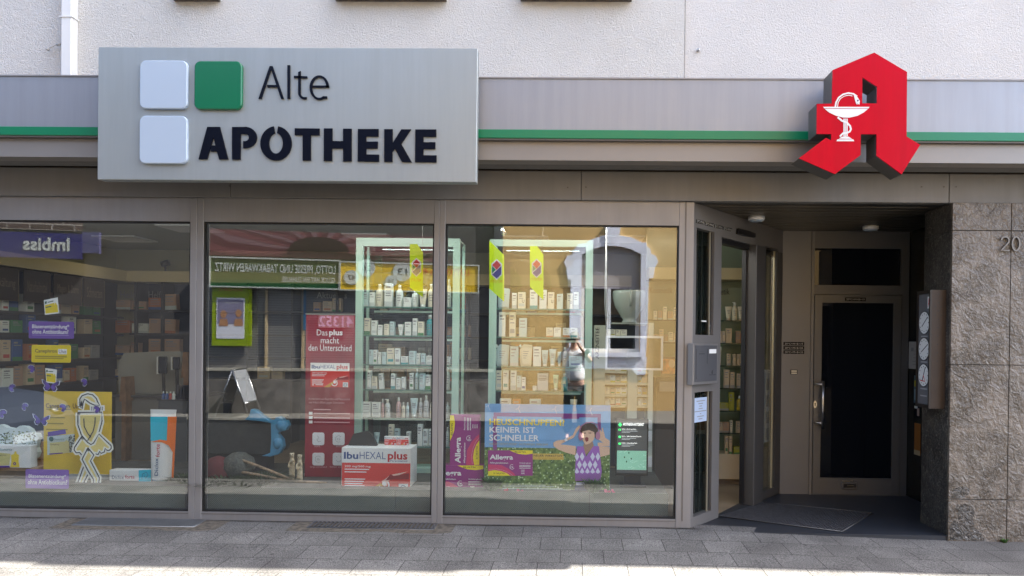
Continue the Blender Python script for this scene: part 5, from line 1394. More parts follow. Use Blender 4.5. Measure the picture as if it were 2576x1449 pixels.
ql = lambda x: WL.at(x, 850, .3)[0]
for (a, b, nm) in ((ql(0), ql(62), 'Erkältung'), (ql(64), ql(130), 'Naturheilmittel'), (ql(132), ql(206), 'Magen & Darm'), (ql(208), ql(262), 'Schmerzen')):
    fill(WL, rows_left, [(a, b, nm)], .30, None, 'side wall shelves', ORD, .85, (.12, .27), (.1, .2), ['beige', 'salmon', 'white', 'beige', 'blue', 'green', 'orange'] if nm != 'Schmerzen' else ['green', 'beige', 'grey'])

# ---- counters with monitors
CT = thing('sales_counter', 'pale sales counter with slanted screen wall behind the yellow poster', 'counter', (-5.0, 3.4, .035))
fc_ = FY(3.3)
r_ = fc_.rect(300, 895, 440, 1010, 0)
mb = MB(); mb.ppoly(fc_, [(296, 915), (312, 888), (395, 884), (455, 884), (470, 1010), (300, 1010)], -.04, 0); mb.build('screen_wall', mat('counter_pale', (.33, .33, .30), .5), CT)
r2 = fc_.rect(290, 1000, 500, 1190, .25); mb = MB(); mb.box(fc_, r2[0], r2[1], .036, r2[3], -.4, .25); mb.build('base', mat('counter_grey', (.20, .20, .19), .5), CT)
mb = MB(); mb.box(fc_, r2[0] - .03, r2[1] + .03, r2[3] + .001, r2[3] + .03, -.42, .30); mb.build('worktop', mat('counter_top', (.08, .08, .085), .3), CT)
for k, (x0, y0, x1, y1, w_) in enumerate(((397, 897, 418, 940, 'larger'), (433, 898, 450, 930, 'smaller'))):
    S = thing('monitor', f'{w_} dark counter monitor with white side edge', 'monitor', tuple(fc_.pt(*fc_.at((x0 + x1) / 2, y1, .2), .2)), 'counter monitors')
    mb = MB(); mb.pbox(fc_, x0, y0, x1, y1, .17, .2, .01); mb.build('screen', mat('screen_off', (.01, .012, .02), .15), S)
    mb = MB(); mb.pbox(fc_, x0 - 3, y0, x0 - .3, y1 + 1, .15, .2); mb.build('side_edge', paper, S)
    mb = MB(); a = fc_.pt(*fc_.at((x0 + x1) / 2, y1, .18), .15); mb.tube([a + Vector((0, 0, .1)), Vector((a.x, a.y + .02, r2[3] + .03))], .02, 8); mb.build('stand', black, S)
# sunscreen bottles rack left of the mullion
for k, (x, c) in enumerate(((408, 'blue'), (417, 'blue'), (426, 'red'), (434, 'white'))):
    bottle(FY(2.2), x - 4, 985, x + 4, 1008, 0, c, 'nose spray bottles by the counter', f'small {c} spray bottle with white cap, {ORD[k]} of four by the counter', name='spray_bottle')
S = MB(); fr2 = FY(2.2); r_ = fr2.rect(398, 1008, 470, 1150, .02); S.box(fr2, r_[0], r_[1], .036, r_[3], -.3, .02); S.m = 1; S.box(fr2, r_[0] - .01, r_[1] + .01, r_[3] + .0005, r_[3] + .012, -.3, .03)
for i, x in enumerate((444, 452, 460)): S.box(fr2, *fr2.rect(x, 970, x + 5, 1006, 0), -.1, 0)
tag(S.build('display_stand', [mat('stand_dark', (.07, .075, .085), .5), shelf_dark]), 'dark display stand carrying four spray bottles beside the counter', 'stand')
# water cooler shaped blue container and wood stand
for (x0, x1, y0, y1, Yq, c, lab, nm) in ((455, 476, 886, 950, 3.0, (.20, .10, .04), 'brown wooden leaflet stand beside the counter monitor', 'leaflet_stand'), (300, 318, 948, 1010, 2.9, (.25, .14, .07), 'brown paper goods stand before the pale counter', 'paper_stand')):
    fr2 = FY(Yq); mb = MB(); a = fr2.at(x0, y1); b = fr2.at(x1, y0); w_ = b[0] - a[0]
    mb.poly(fr2, [(a[0], a[1]), (b[0], a[1]), (b[0] - w_ * .25, b[1]), (a[0] + w_ * .25, b[1])], -.2, 0); mb.box(fr2, a[0] + w_ * .2, b[0] - w_ * .2, .036, a[1] - .001, -.2, -.02)
    tag(mb.build(nm, mat(nm + '_m', c, .6, 0, .2, 9)), lab, 'stand')
# kosmetik wall seen through the door
KW = FY(1.98)
kz = lambda y: KW.at(1840, y, 0)[1]
KO = thing('cosmetics_shelf_unit', 'cosmetics wall unit with green glass shelves and cream drawer base behind the door', 'shelf unit', (1.5, 2.2, .035))
kx0, kx1 = KW.at(1630, 900)[0], KW.at(1893, 900)[0]
mb = MB(); mb.box(KW, kx0, kx1, .036, 2.9, -.34, -.30); mb.build('back_panel', mat('sage_glass_panel', (.20, .26, .20), .35), KO)
mb = MB(); mb.box(KW, kx0, KW.at(1875, 690)[0], kz(703), kz(674), -.30, .0); mb.build('bulkhead', cream, KO)
mb = MB(); mb.box(KW, kx0, KW.at(1878, 1170)[0], kz(1206), kz(1143), -.299, .0, .004); mb.build('drawer_box', mat('cream_drawer', (.55, .46, .33), .5), KO)
mb = MB(); mb.box(KW, kx0, KW.at(1876, 1200)[0], .036, kz(1207), -.299, -.03); mb.build('plinth', mat('plinth_brown', (.16, .12, .09), .5), KO)
kys = [806, 863, 920, 977, 1034, 1090]
for y in kys:
    mb = MB(); mb.box(KW, kx0, KW.at(1885, 900)[0], kz(y) - .01, kz(y), -.298, -.02); sh = mb.build('glass_shelf', shelf_glass, KO)
    mb = MB(); mb.box(KW, kx0, KW.at(1885, 900)[0], kz(y) - .0105, kz(y) + .0005, -.0195, -.016); mb.build('shelf_edge', mat('dark_glass_edge', (.02, .045, .04), .2), sh)
mb = MB(); textuz(mb, KW, 'Kosmetik', KW.at(1778, 728, -.29)[0], KW.at(1836, 728, -.29)[0], kz(737), kz(721), -.295, .005); mb.build('lettering', mat('black_letter', (.03, .03, .03), .5), KO)
mb = MB(); textuz(mb, KW, 'Kosmetik', KW.at(1634, 728, -.29)[0], KW.at(1692, 728, -.29)[0], kz(735), kz(720), -.295, .0); mb.build('lettering', mat('brown_letter', (.12, .1, .06), .5), KO)
items = [(0, [('t', 1825, 1842, 771, 'ivory'), ('o', 1843, 1857, 760, 'ivory'), ('t', 1857, 1872, 771, 'ivory')]), (1, [('b', 1808, 1816, 833, 'beige'), ('b', 1817, 1825, 833, 'beige'), ('b', 1827, 1841, 826, 'beige'), ('b', 1852, 1863, 833, 'salmon'), ('o', 1864, 1873, 829, 'orange')]),
         (2, [('t', 1808, 1815, 872, 'ivory'), ('b', 1829, 1838, 890, 'beige'), ('b', 1844, 1851, 891, 'beige'), ('b', 1854, 1860, 891, 'beige'), ('b', 1861, 1867, 891, 'beige')]),
         (3, [('b', 1806, 1810, 940, 'beige'), ('b', 1822, 1835, 930, 'beige'), ('b', 1837, 1848, 936, 'beige'), ('b', 1854, 1865, 940, 'beige')]),
         (4, [('b', 1809, 1833, 1013, 'olive'), ('b', 1834, 1847, 987, 'olive'), ('o', 1855, 1868, 996, 'yellow')]),
         (5, [('b', 1806, 1818, 1062, 'beige'), ('b', 1819, 1835, 1062, 'salmon'), ('b', 1837, 1843, 1058, 'ivory'), ('b', 1853, 1864, 1060, 'beige'), ('b', 1865, 1874, 1046, 'rose')])]
def onz(fr, x, z, d):
    lo, hi = 500, 1440
    for _ in range(40):
        m_ = (lo + hi) / 2
        if fr.at(x, m_, d)[1] > z: lo = m_
        else: hi = m_
    return (lo + hi) / 2
rn = random.Random(9)
for k, its in items:
    for j, (kd, a, b, yt, c) in enumerate(its):
        yb = onz(KW, (a + b) / 2, kz(kys[k]) + .0008, -.05); nm = {'b': 'carton', 'o': 'bottle', 't': 'tube'}[kd]
        lab = f'{c} {nm} on {ORD[k]} glass shelf inside the open door, {ORD[j]} from the left'
        g_ = 'goods on the cosmetics shelves inside the door'
        if kd == 'b': carton(KW, a, yt, b, yb, -.05, .05, c, rn, g_, lab, name='cosmetic_carton', acc='grey')
        elif kd == 'o': bottle(KW, a, yt, b, yb, -.05, c, g_, lab, pump=(k == 0))
        else: tubep(KW, a, yt, b, yb, -.05, c, g_, lab, capc='beige')
for j, (a, b, yt, c) in enumerate(((1824, 1832, 1097, 'beige'), (1834, 1842, 1098, 'beige'), (1846, 1873, 1124, 'olive'))):
    yb = onz(KW, (a + b) / 2, kz(1143) + .001, -.03); carton(KW, a, yt, b, yb, -.03, .06, c, rn, 'goods on the cosmetics shelves inside the door', f'{c} carton on top of the cream drawer box, {ORD[j]} from the left', name='cosmetic_carton', acc='green')
# same wall seen through the right window
rn = random.Random(31)
for k, (y, ht) in enumerate(((806, 34), (845, 30), (890, 20))):
    zsh = kz(806 if k == 0 else (863 if k == 1 else 920)); x = 1645; j = 0
    while x < 1700:
        w_ = rn.uniform(8, 13); yb = onz(KW, x, zsh + .0008, -.06)
        carton(KW, x, yb - ht * rn.uniform(.6, 1.1), x + w_, yb, -.06, .05, rn.choice(['beige', 'ivory', 'salmon']), rn, 'goods on the cosmetics shelves behind the right window', f'pack on {ORD[k]} cosmetics shelf behind the mortar bowl, {ORD[j]} from the left', name='cosmetic_carton'); x += w_ + 2; j += 1
S = thing('counter_picture', 'small orange picture display of a woman beside the tea rack', 'picture', tuple(FY(1.7).pt(*FY(1.7).at(1680, 950), 0)))
f2 = FY(1.7); mb = MB(); mb.pbox(f2, 1663, 898, 1702, 950, -.02, 0); mb.build('frame', mat('warm_frame', (.12, .07, .04), .4), S)
mb = MB(); mb.pbox(f2, 1666, 903, 1702, 940, .0005, .003); mb.build('picture', mat('warm_picture', (.55, .20, .06), .5, 0, .6, 14), S)
mb = MB(); u, z = f2.at(1690, 915, .004); mb.disc(f2, u, z, .035, .0035, .005, 16, .045); mb.build('face', mat('warm_skin', (.7, .42, .25), .5), S)
mb = MB(); r_ = f2.rect(1650, 951, 1702, 1100, 0); mb.box(f2, r_[0], r_[1], .036, r_[3], -.3, 0); mb.m = 1; mb.pbox(f2, 1660, 960, 1700, 985, .0005, .04)
tag(mb.build('side_cabinet', [mat('dark_side_cabinet', (.05, .04, .035), .4), mat('brochure_grey', (.2, .2, .2), .5)]), 'dark low cabinet under the orange woman picture', 'cabinet')
# shop lights in the ceiling
def shoplight(x, y, z, e, s_, lab, size=.5, c=(1, .86, .66)):
    S = thing('ceiling_light', lab, 'ceiling light', (x, y, z), 'recessed ceiling lights of the shop')
    mb = MB(); mb.xbox(x - size / 2 - .03, x + size / 2 + .03, y - size / 2 - .03, y + size / 2 + .03, z + .0, z + .02); mb.build('housing', white, S)
    ld = bpy.data.lights.new('lamp_light', 'AREA'); ld.energy = e; ld.size = size; ld.color = c; lo = bpy.data.objects.new('lamp', ld); COL.objects.link(lo); lo.parent = S; lo.location = (0, 0, -.012)
for k, (x, y, e) in enumerate(((-6.0, 3.6, .4), (-4.6, 2.6, .3), (-2.6, 3.2, .6), (-.6, 3.3, .6), (1.2, 1.25, 3.0), (.6, 3.2, .7))):
    shoplight(x, y, ZI - .03, e, '', f'square shop ceiling light, {ORD[k]} from the side wall shelves')
for k, (x, lab, e) in enumerate(((C1.at(1024, 700)[0], 'cool light inside the top of the cabinet behind the red banner', .8), (C2.at(1359, 700)[0], 'cool light inside the top of the cabinet behind the hay fever poster', .8))):
    zt_ = C1.at(1024, 606)[1]
    S = thing('cabinet_light', lab, 'cabinet light', (x, YC + .2, zt_ - .02), 'lights inside the glass cabinets')
    mb = MB(); mb.xbox(x - .4, x + .4, YC + .17, YC + .23, zt_ - .015, zt_); mb.build('housing', mint, S)
    ld = bpy.data.lights.new('lamp_light', 'AREA'); ld.shape = 'RECTANGLE'; ld.size = .75; ld.size_y = .05; ld.energy = e; ld.color = (.80, 1, .95)
    lo = bpy.data.objects.new('lamp', ld); COL.objects.link(lo); lo.parent = S; lo.location = (0, 0, 0)

for k, (xa, xb_, lab) in enumerate(((-5.6, -3.7, 'added display light bar over the window with the butterflies'), (-2.95, -1.25, 'added display light bar over the middle window'), (-.95, .75, 'added display light bar over the hay fever poster'))):
    x = (xa + xb_) / 2; y = .125; z = 2.755  # unseen bars, added to brighten the goods behind the glass
    S = thing('added_display_light', lab, 'light bar', (x, y, z), 'added lights brightening the window display')
    mb = MB(); mb.xbox(xa, xb_, y - .03, y + .03, z, z + .008); mb.build('housing', white, S)
    ld = bpy.data.lights.new('lamp_light', 'AREA'); ld.shape = 'RECTANGLE'; ld.size = xb_ - xa; ld.size_y = .05; ld.energy = 3.5; ld.color = (1, .96, .9)
    lo = bpy.data.objects.new('lamp', ld); COL.objects.link(lo); lo.parent = S; lo.location = (0, .0, -.006); lo.rotation_euler = (R(24), 0, 0)
# ================================================================== window display
# low podium behind the glass with fine mesh front
x0_ = F0.at(-60, 1200)[0]; pxr = F0.at(1685, 1200)[0]
mesh_m = bpy.data.materials.new('fine_mesh_screen'); mesh_m.use_nodes = True; nt = mesh_m.node_tree
ck = nt.nodes.new('ShaderNodeTexChecker'); g_ = nt.nodes.new('ShaderNodeNewGeometry'); ck.inputs['Scale'].default_value = 110
ck.inputs['Color1'].default_value = (.13, .15, .125, 1); ck.inputs['Color2'].default_value = (.06, .075, .068, 1)
nt.links.new(g_.outputs['Position'], ck.inputs['Vector']); nt.links.new(ck.outputs[0], nt.nodes['Principled BSDF'].inputs['Base Color'])
POD = thing('display_podium', 'long low display podium with grey mesh front behind all the windows', 'podium', ((x0_ + pxr) / 2, .6, .04))
mb = MB(); mb.xbox(x0_, pxr, .10, 1.36, .036, zplat - .002); mb.build('platform', mat('podium_dark', (.07, .07, .068), .7, 0, .2, 8), POD)
for a, b in ((x0_, F0.at(463, 1250, -.07)[0]), (F0.at(514, 1250, -.07)[0], F0.at(993, 1250, -.07)[0]), (F0.at(995, 1250, -.07)[0], F0.at(1084, 1250, -.07)[0]), (F0.at(1116, 1250, -.07)[0], F0.at(1482, 1250, -.07)[0]), (F0.at(1484, 1250, -.07)[0], pxr)):
    mb = MB(); mb.xbox(a, b, .085, .098, .05, zplat + .004); mb.build('mesh_screen', mesh_m, POD)
yw = lambda d: FY(d)
bord = MB()
# -- stickers on the inner face of the left pane
G = FY(.026)
purple = mat('sticker_purple', (.12, .05, .34), .45); yel = mat('sticker_yellow', (.72, .56, .0), .4); wht = mat('print_white', (.85, .85, .88), .5)
yel2 = mat('poster_yellow_gold', (.85, .66, .10), .5); outln = mat('outline_navy', (.05, .06, .10), .5); halo = mat('halo_cream', (.88, .90, .82), .5)
def plate(name, label, cat, fr, x0, y0, x1, y1, d0, d1, m, r=.012, group=None):
    rr = fr.rect(x0, y0, x1, y1, d1)
    S = thing(name, label, cat, tuple(fr.pt((rr[0] + rr[1]) / 2, rr[2], d0)), group)
    mb = MB(); rrect(mb, fr, *rr, r, d0, d1, .0008); mb.build('backing', m, S); return S
S = plate('window_sticker', 'upper purple sticker Blasenentzündung ohne Antibiotikum? on the window', 'sticker', G, 72, 809, 186, 852, 0, .002, purple)
text(G, 'Blasenentzündung*', 81, 816, 174, 829, .003, wht, S, .012); text(G, 'ohne Antibiotikum?', 81, 829, 172, 840, .003, wht, S, .012)
mb = MB(); mb.pbox(G, 81, 842.5, 173, 844, .0025, .003); mb.build('underline', mat('pale_purple', (.35, .25, .6), .5), S)
S = plate('window_sticker', 'yellow sticker reading Canephron Uno on the window', 'sticker', G, 79, 868, 178, 912, 0, .002, yel)
text(G, 'Canephron', 88, 878, 143, 890, .003, ink, S, .008)
mb = MB(); mb.pbox(G, 146, 878, 168, 891, .0022, .003); mb.build('white_patch', wht, S); text(G, 'Uno', 148, 879, 166, 889, .0036, ink, S, .005)
mb = MB(); mb.pbox(G, 88, 895, 168, 899, .0022, .003); mb.pbox(G, 88, 900.5, 160, 903, .0022, .003); mb.build('print', mat('olive_print', (.35, .28, .01), .5), S)
S = plate('window_sticker', 'lower purple sticker Blasenentzündung ohne Antiobiotikum? before the podium', 'sticker', G, 64, 1181, 173, 1229, 0, .002, mat('sticker_purple_veiled', (.24, .13, .50), .45))  # paler purple: veil of the mirrored sunlit strip put into the colour
text(G, 'Blasenentzündung*', 72, 1193, 166, 1205, .003, wht, S, .012); text(G, 'ohne Antiobiotikum?', 70, 1207, 169, 1219, .003, wht, S, .012)
# small pack pictures
def packsticker(label, pts, sc):
    S = thing('pack_sticker', label, 'sticker', tuple(G.pt(*G.at(*pts[3], 0), 0)))
    mb = MB(); mb.ppoly(G, pts, 0, .0015); mb.build('backing', paper, S)
    a, b, c, d_ = [Vector(p) for p in pts]
    L4 = lambda u, v: tuple(a.lerp(b, u).lerp(d_.lerp(c, u), v))
    mb = MB(); mb.ppoly(G, [L4(.05, .35), L4(.72, .30), L4(.72, .92), L4(.05, .92)], .0016, .0024); mb.ppoly(G, [L4(.70, .5), L4(.8, .28), L4(.93, .5), L4(.93, .92), L4(.70, .92)], .0024, .003); mb.build('yellow_field', yel, S)
    mb = MB(); mb.ppoly(G, [L4(.06, .12), L4(.2, .1), L4(.2, .26), L4(.06, .28)], .0016, .0024); mb.ppoly(G, [L4(.26, .17), L4(.68, .14), L4(.68, .2), L4(.26, .23)], .0016, .0024); mb.ppoly(G, [L4(.08, .48), L4(.5, .46), L4(.5, .53), L4(.08, .55)], .0025, .003); mb.build('print', mat('dark_green_print', (.02, .1, .08), .5), S)
packsticker('tilted white and yellow pack sticker above the upper purple sticker', [(110, 755), (145, 748), (149, 788), (113, 792)], 1)
packsticker('narrow white and yellow pack sticker under the yellow sticker', [(114, 926), (143, 930), (141, 966), (116, 962)], 1)
# butterflies
lf = zm(0, 1150, 480 / 1546); lf2 = zm(0, 1500, 500 / 1509)
bf1 = mat('butterfly_purple', (.09, .045, .33), .35, 0, .3, 25); bf2 = mat('butterfly_dark', (.02, .012, .06), .5)
halfw = [(0, .05), (-.18, .42), (-.55, .5), (-.85, .32), (-.8, .05), (-.45, -.02), (-.62, -.2), (-.6, -.45), (-.3, -.5), (-.02, -.15)]
full = [(.02, -.1), (.3, .25), (.75, .5), (.98, .55), (.9, .1), (.55, -.05), (.72, -.3), (.55, -.62), (.3, -.6), (.05, -.25), (-.05, -.25), (-.3, -.6), (-.58, -.55), (-.75, -.25), (-.6, -.02), (-.85, .25), (-.95, .62), (-.7, .55), (-.3, .25), (-.02, -.1)]
def butterfly(x, y, s, kind, rot, k, where):
    S = thing('butterfly_sticker', f'purple butterfly sticker {where}', 'sticker', tuple(G.pt(*G.at(x, y, 0), 0)), 'purple butterfly stickers on the window')
    pts = full if kind == 'full' else halfw
    if kind == 'halfR': pts = [(-a, b) for a, b in halfw]
    def tr(p, q): 
        a, b = p; a *= q; b *= q
        return (x + s * (a * math.cos(rot) - b * math.sin(rot)), y - s * (a * math.sin(rot) + b * math.cos(rot)))
    off = (0, 0) if kind == 'full' else ((.42, 0) if kind == 'half' else (-.42, 0))
    P2 = [(a + off[0], b + off[1]) for a, b in pts]
    for nm, q, d0, d1, m in (('rim', 1.12, 0, .0012, mat('butterfly_rim', (.6, .62, .85), .4)), ('edge', 1.0, .0013, .0022, bf2), ('wings', .84, .0023, .003, bf1)):
        mb = MB(); mb.ppoly(G, [tr(p, q) for p in P2], d0, d1); mb.build(nm, m, S)
    mb = MB(); mb.stroke(G, [tr((off[0] * 1.0, .25), 1), tr((off[0] * 1.0, -.35), 1)], .006, .0031, .004); mb.build('body', bf2, S)
bfs = [(79, 928, 19, 'half', .1, 'highest, below the yellow sticker'), (30, 976, 19, 'halfR', .1, 'beside the window edge, above the palm'), (127, 970, 22, 'full', -.05, 'over the top corner of the yellow poster'), (212, 962, 18, 'half', .0, 'above the outlined woman'),
       (62, 1023, 18, 'halfR', -.2, 'between the tree cut-out and the poster'), (6, 1041, 22, 'halfR', -.2, 'cut by the picture edge'), (103, 1056, 21, 'full', -.05, 'open winged at the poster edge'), (158, 1026, 19, 'half', .0, 'over the word Canephron on the poster'), (243, 1030, 19, 'half', -.1, 'at the hair of the outlined woman')]
for k, (x, y, s, kd, ro, wh) in enumerate(bfs): butterfly(x, y, s, kd, ro, k, wh)
# yellow poster with pack
Yp = FY(.36)
S = thing('yellow_poster', 'big yellow poster with medicine pack standing behind the outlined woman', 'poster', tuple(Yp.pt(*Yp.at(196, 1222), 0)))
pr = Yp.rect(110, 985, 279, 1192, 0)
mb = MB(); mb.box(Yp, *pr, -.012, 0); mb.build('board', mat('poster_gold', (.74, .53, .05), .35, 0, .12, 2), S)
mb = MB(); mb.box(Yp, pr[0] + .02, pr[1] + .02, zplat, pr[2] - .001, -.2, .02); mb.build('stand', mat('pale_grey_box', (.4, .42, .42), .6), S)
text(Yp, 'Canephron', 115, 1015, 175, 1030, .002, ink, S, .01); text(Yp, 'Uno', 183, 1015, 205, 1028, .002, ink, S, .01)
mb = MB()
for k, (a, b) in enumerate(((116, 178), (116, 163), (116, 160), (116, 170), (116, 166))): mb.pbox(Yp, a, 1034 + 15 * k - (6 if k == 0 else 0), b, 1037 + 15 * k - (6 if k == 0 else 0), .0005, .0015)
mb.build('print', mat('olive_print', (.35, .28, .01), .5), S)
mb = MB(); mb.ppoly(Yp, lf2((560, 660), (885, 630), (890, 845), (562, 880)), .001, .002); mb.build('pack_picture', mat('pack_pale', (.55, .66, .66), .5), S)
mb = MB(); mb.ppoly(Yp, lf2((590, 735), (820, 715), (820, 850), (592, 865)), .0021, .0028); mb.ppoly(Yp, lf2((755, 855), (760, 730), (790, 700), (820, 730), (825, 855)), .003, .0036); mb.build('pack_field', mat('pack_cream', (.66, .62, .30), .5), S)
mb = MB(); u, z = Yp.at(*lf2((612, 690))[0]); mb.disc(Yp, u, z, .022, .0022, .003, 18); mb.build('pack_logo', mat('dark_green_print', (.02, .1, .08), .5), S)
text(Yp, 'Bionorica', *lf2((645, 680))[0], *lf2((760, 705))[0], .003, mat('print_teal', (.1, .25, .3), .5), S)
text(Yp, 'Canephron', *lf2((595, 745))[0], *lf2((705, 770))[0], .003, ink, S)
mb = MB(); mb.ppoly(Yp, lf2((565, 608), (775, 575), (785, 628), (570, 660)), .0022, .003); mb.build('purple_flash', purple, S)
mb = MB(); mb.ppoly(Yp, lf2((585, 862), (745, 850), (745, 862), (587, 876)), .003, .0036); mb.build('purple_bar', purple, S)
mb = MB()
rn = random.Random(8)
for k in range(60):
    x = rn.uniform(822, 890); y = rn.uniform(650, 840); p = lf2((x, y))[0]; u, z = Yp.at(*p); mb.disc(Yp, u, z, .006, .0024, .003, 5)
mb.build('herb_picture', mat('herb_dots', (.12, .14, .12), .7), S)
# outlined woman cut-out
Yw = FY(.22)
W_ = thing('woman_cutout', 'translucent yellow cut-out of a faceless woman with crossed arms and legs', 'cut-out', tuple(Yw.pt(*Yw.at(225, 1226), 0)))
def lw(pts): return lf2(*pts)
shape = {'hair': [(950, 300), (948, 215), (975, 175), (1040, 152), (1100, 165), (1145, 210), (1160, 250), (1185, 290), (1130, 290), (1070, 265), (1030, 235), (1003, 215), (985, 265), (975, 330)],
         'upper_body': [(925, 375), (1210, 370), (1212, 480), (1175, 620), (1110, 740), (1075, 755), (1045, 735), (965, 640), (925, 520)],
         'skirt': [(975, 655), (1040, 730), (1080, 755), (1110, 740), (1175, 630), (1320, 770), (1322, 800), (1300, 825), (1270, 825), (1250, 800), (1240, 845), (1200, 860), (1185, 835), (1165, 875), (1125, 865), (1105, 890), (1000, 885), (970, 880), (945, 850), (905, 855), (880, 820), (885, 790)],
         'leg': [(1045, 795), (975, 930), (1050, 1075), (1110, 1170), (1110, 1240), (1135, 1262), (1170, 1245), (1180, 1150), (1075, 950), (1115, 880)]}
bleg = [(1000, 1000), (915, 1235), (940, 1260), (975, 1250), (1060, 1080)]
for j, (nm, ps) in enumerate(list(shape.items()) + [('leg', bleg)]):
    q2 = 0 if nm != 'leg' or ps is bleg else .008
    cen = Vector((sum(p[0] for p in ps) / len(ps), sum(p[1] for p in ps) / len(ps)))
    big = []
    n = len(ps)
    d0 = .0 + j * .0013 + q2
    mb = MB(); mb.m = 0
    mb.ppoly(Yw, lw(ps), d0 - .004, d0); mb.m = 1
    mb.stroke(Yw, lw(ps + [ps[0]]), .042, d0 + .0001, d0 + .0003); mb.m = 2
    mb.stroke(Yw, lw(ps + [ps[0]]), .0100, d0 + .0004, d0 + .0012)
    mb.build(nm, [mat('cutout_pale_yellow', (.80, .68, .26), .5), halo, outln], W_)
mb = MB(); mb.stroke(Yw, lw([(995, 445), (1000, 540), (1040, 620), (1080, 670)]), .0080, .0105, .0115); mb.stroke(Yw, lw([(1130, 430), (1128, 510), (1105, 600), (1040, 710)]), .0080, .0105, .0115); mb.build('arm_lines', outln, W_)
# white strip with print near her neck
mb = MB(); mb.ppoly(G, lf2((1065, 300), (1240, 288), (1243, 355), (1070, 362)), 0, .002); mb.m = 1
for k in range(6): mb.ppoly(G, lf2((1085 + k * 25, 305), (1097 + k * 25, 305), (1095 + k * 25, 350), (1083 + k * 25, 350)), .0021, .0026)
tag(mb.build('price_strip', [paper, greyink]), 'white printed strip across the neck of the outlined woman', 'strip')
# tree cut-out and pack on crates
Yt = FY(.46)
crate_m = mat('pale_crate_wood', (.52, .36, .25), .7, 0, .15, 12)
S = thing('wooden_crate', 'pale wooden crate carrying the tree cut-out beside the yellow poster', 'crate', (Yt.at(60, 1200)[0], .6, zplat))
for k, (y0, y1) in enumerate(((1168, 1182), (1150, 1165), (1132, 1147))):
    r_ = Yt.rect(-45, y0 - 12, 107 + 0, y1 - 12, -.06); mb = MB(); mb.box(Yt, *r_, -.08, -.06); mb.build('slat', crate_m, S)
r_ = Yt.rect(-45, 1110, 107, 1172, -.06); mb = MB(); mb.box(Yt, r_[0], r_[0] + .03, zplat, r_[3], -.3, -.081); mb.box(Yt, r_[1] - .03, r_[1], zplat, r_[3], -.3, -.081); mb.build('end_post', crate_m, S)
r_ = Yt.rect(-45, 1172, 107, 1181, 0); mb = MB(); mb.box(Yt, r_[0], r_[1], r_[2], r_[3], -.35, .06); mb.build('top_board', crate_m, S)
ztop_cr = r_[3]
mb = MB(); mb.box(Yt, r_[0], r_[1], zplat, r_[2] - .001, -.33, .03); mb.build('lower_box', mat('brown_box', (.18, .13, .085), .7, 0, .2, 8), S)
S = thing('tree_cutout', 'white cloud-edged cardboard cut-out printed with small green trees', 'cut-out', tuple(Yt.pt(*Yt.at(80, 1165), 0)))
cl = [(0, 520), (40, 530), (80, 555), (120, 560), (170, 575), (230, 535), (300, 540), (360, 575), (385, 620), (440, 625), (458, 670), (440, 720), (430, 790), (450, 850), (430, 910), (380, 945), (300, 950), (270, 960), (-160, 960), (-200, 700), (-100, 560)]
mb = MB(); mb.ppoly(Yt, lf2(*cl), -.05, .0); mb.build('board', mat('cutout_white', (.62, .72, .72), .6), S)
mb = MB(); rn = random.Random(14)
for k in range(170):
    if k < 120: x = rn.uniform(5, 420); y = rn.uniform(590, 750)
    else: x = rn.uniform(280, 400); y = rn.uniform(800, 930)
    u, z = Yt.at(*lf2((x, y))[0]); mb.m = k % 2; s_ = rn.uniform(.004, .011); mb.poly(Yt, [(u + s_ * math.cos(a), z + s_ * .7 * math.sin(a)) for a in (0, 1.2, 2.2, 3.3, 4.4, 5.3)], .0004, .0008 + k * 1e-6)
mb.m = 0
for p in ([(350, 900), (345, 820), (380, 750)], [(345, 830), (300, 770), (250, 720)], [(60, 740), (80, 670), (40, 620)], [(190, 750), (160, 690), (200, 640)]): mb.stroke(Yt, lf2(*p), .005, .0012, .0016)
mb.build('tree_print', [mat('tree_print_dark', (.06, .08, .05), .7), mat('tree_print_green', (.22, .28, .12), .7)], S)
Yb2 = FY(.36)
S = thing('large_dummy_pack', 'large white medicine pack with golden torso picture on the crate', 'dummy pack', tuple(Yb2.pt(*Yb2.at(30, 1178), 0)))
r_ = Yb2.rect(-30, 1121, 76, 1177, 0); r_ = (r_[0], r_[1], ztop_cr + .001, r_[3])
mb = MB(); mb.box(Yb2, *r_, -.09, 0, .002); mb.build('box', paper, S)
mb = MB(); mb.ppoly(Yb2, lf2((-30, 850), (125, 865), (110, 1000), (-30, 1010)), .0005, .001); mb.build('yellow_field', mat('pack_cream', (.66, .62, .30), .5), S)
mb = MB(); mb.ppoly(Yb2, lf2((120, 1025), (135, 960), (130, 880), (170, 865), (172, 838), (195, 838), (197, 865), (225, 880), (220, 950), (232, 1025)), .0012, .0018); mb.build('torso_picture', yel2, S)
mb = MB(); mb.ppoly(Yb2, lf2((-30, 1010), (110, 1008), (120, 1028), (-30, 1030)), .0012, .002); mb.build('purple_bar', purple, S)
text(Yb2, 'Bionorica', *lf2((-10, 800))[0], *lf2((145, 828))[0], .002, mat('print_teal', (.1, .25, .3), .5), S)
text(Yb2, 'Canephron', *lf2((-60, 872))[0], *lf2((75, 893))[0], .002, ink, S)
mb = MB(); u, z = Yb2.at(*lf2((176, 982))[0]); mb.ring(Yb2, u, z, .006, .014, .002, .0026, 14); mb.build('kidney_mark', purple, S)
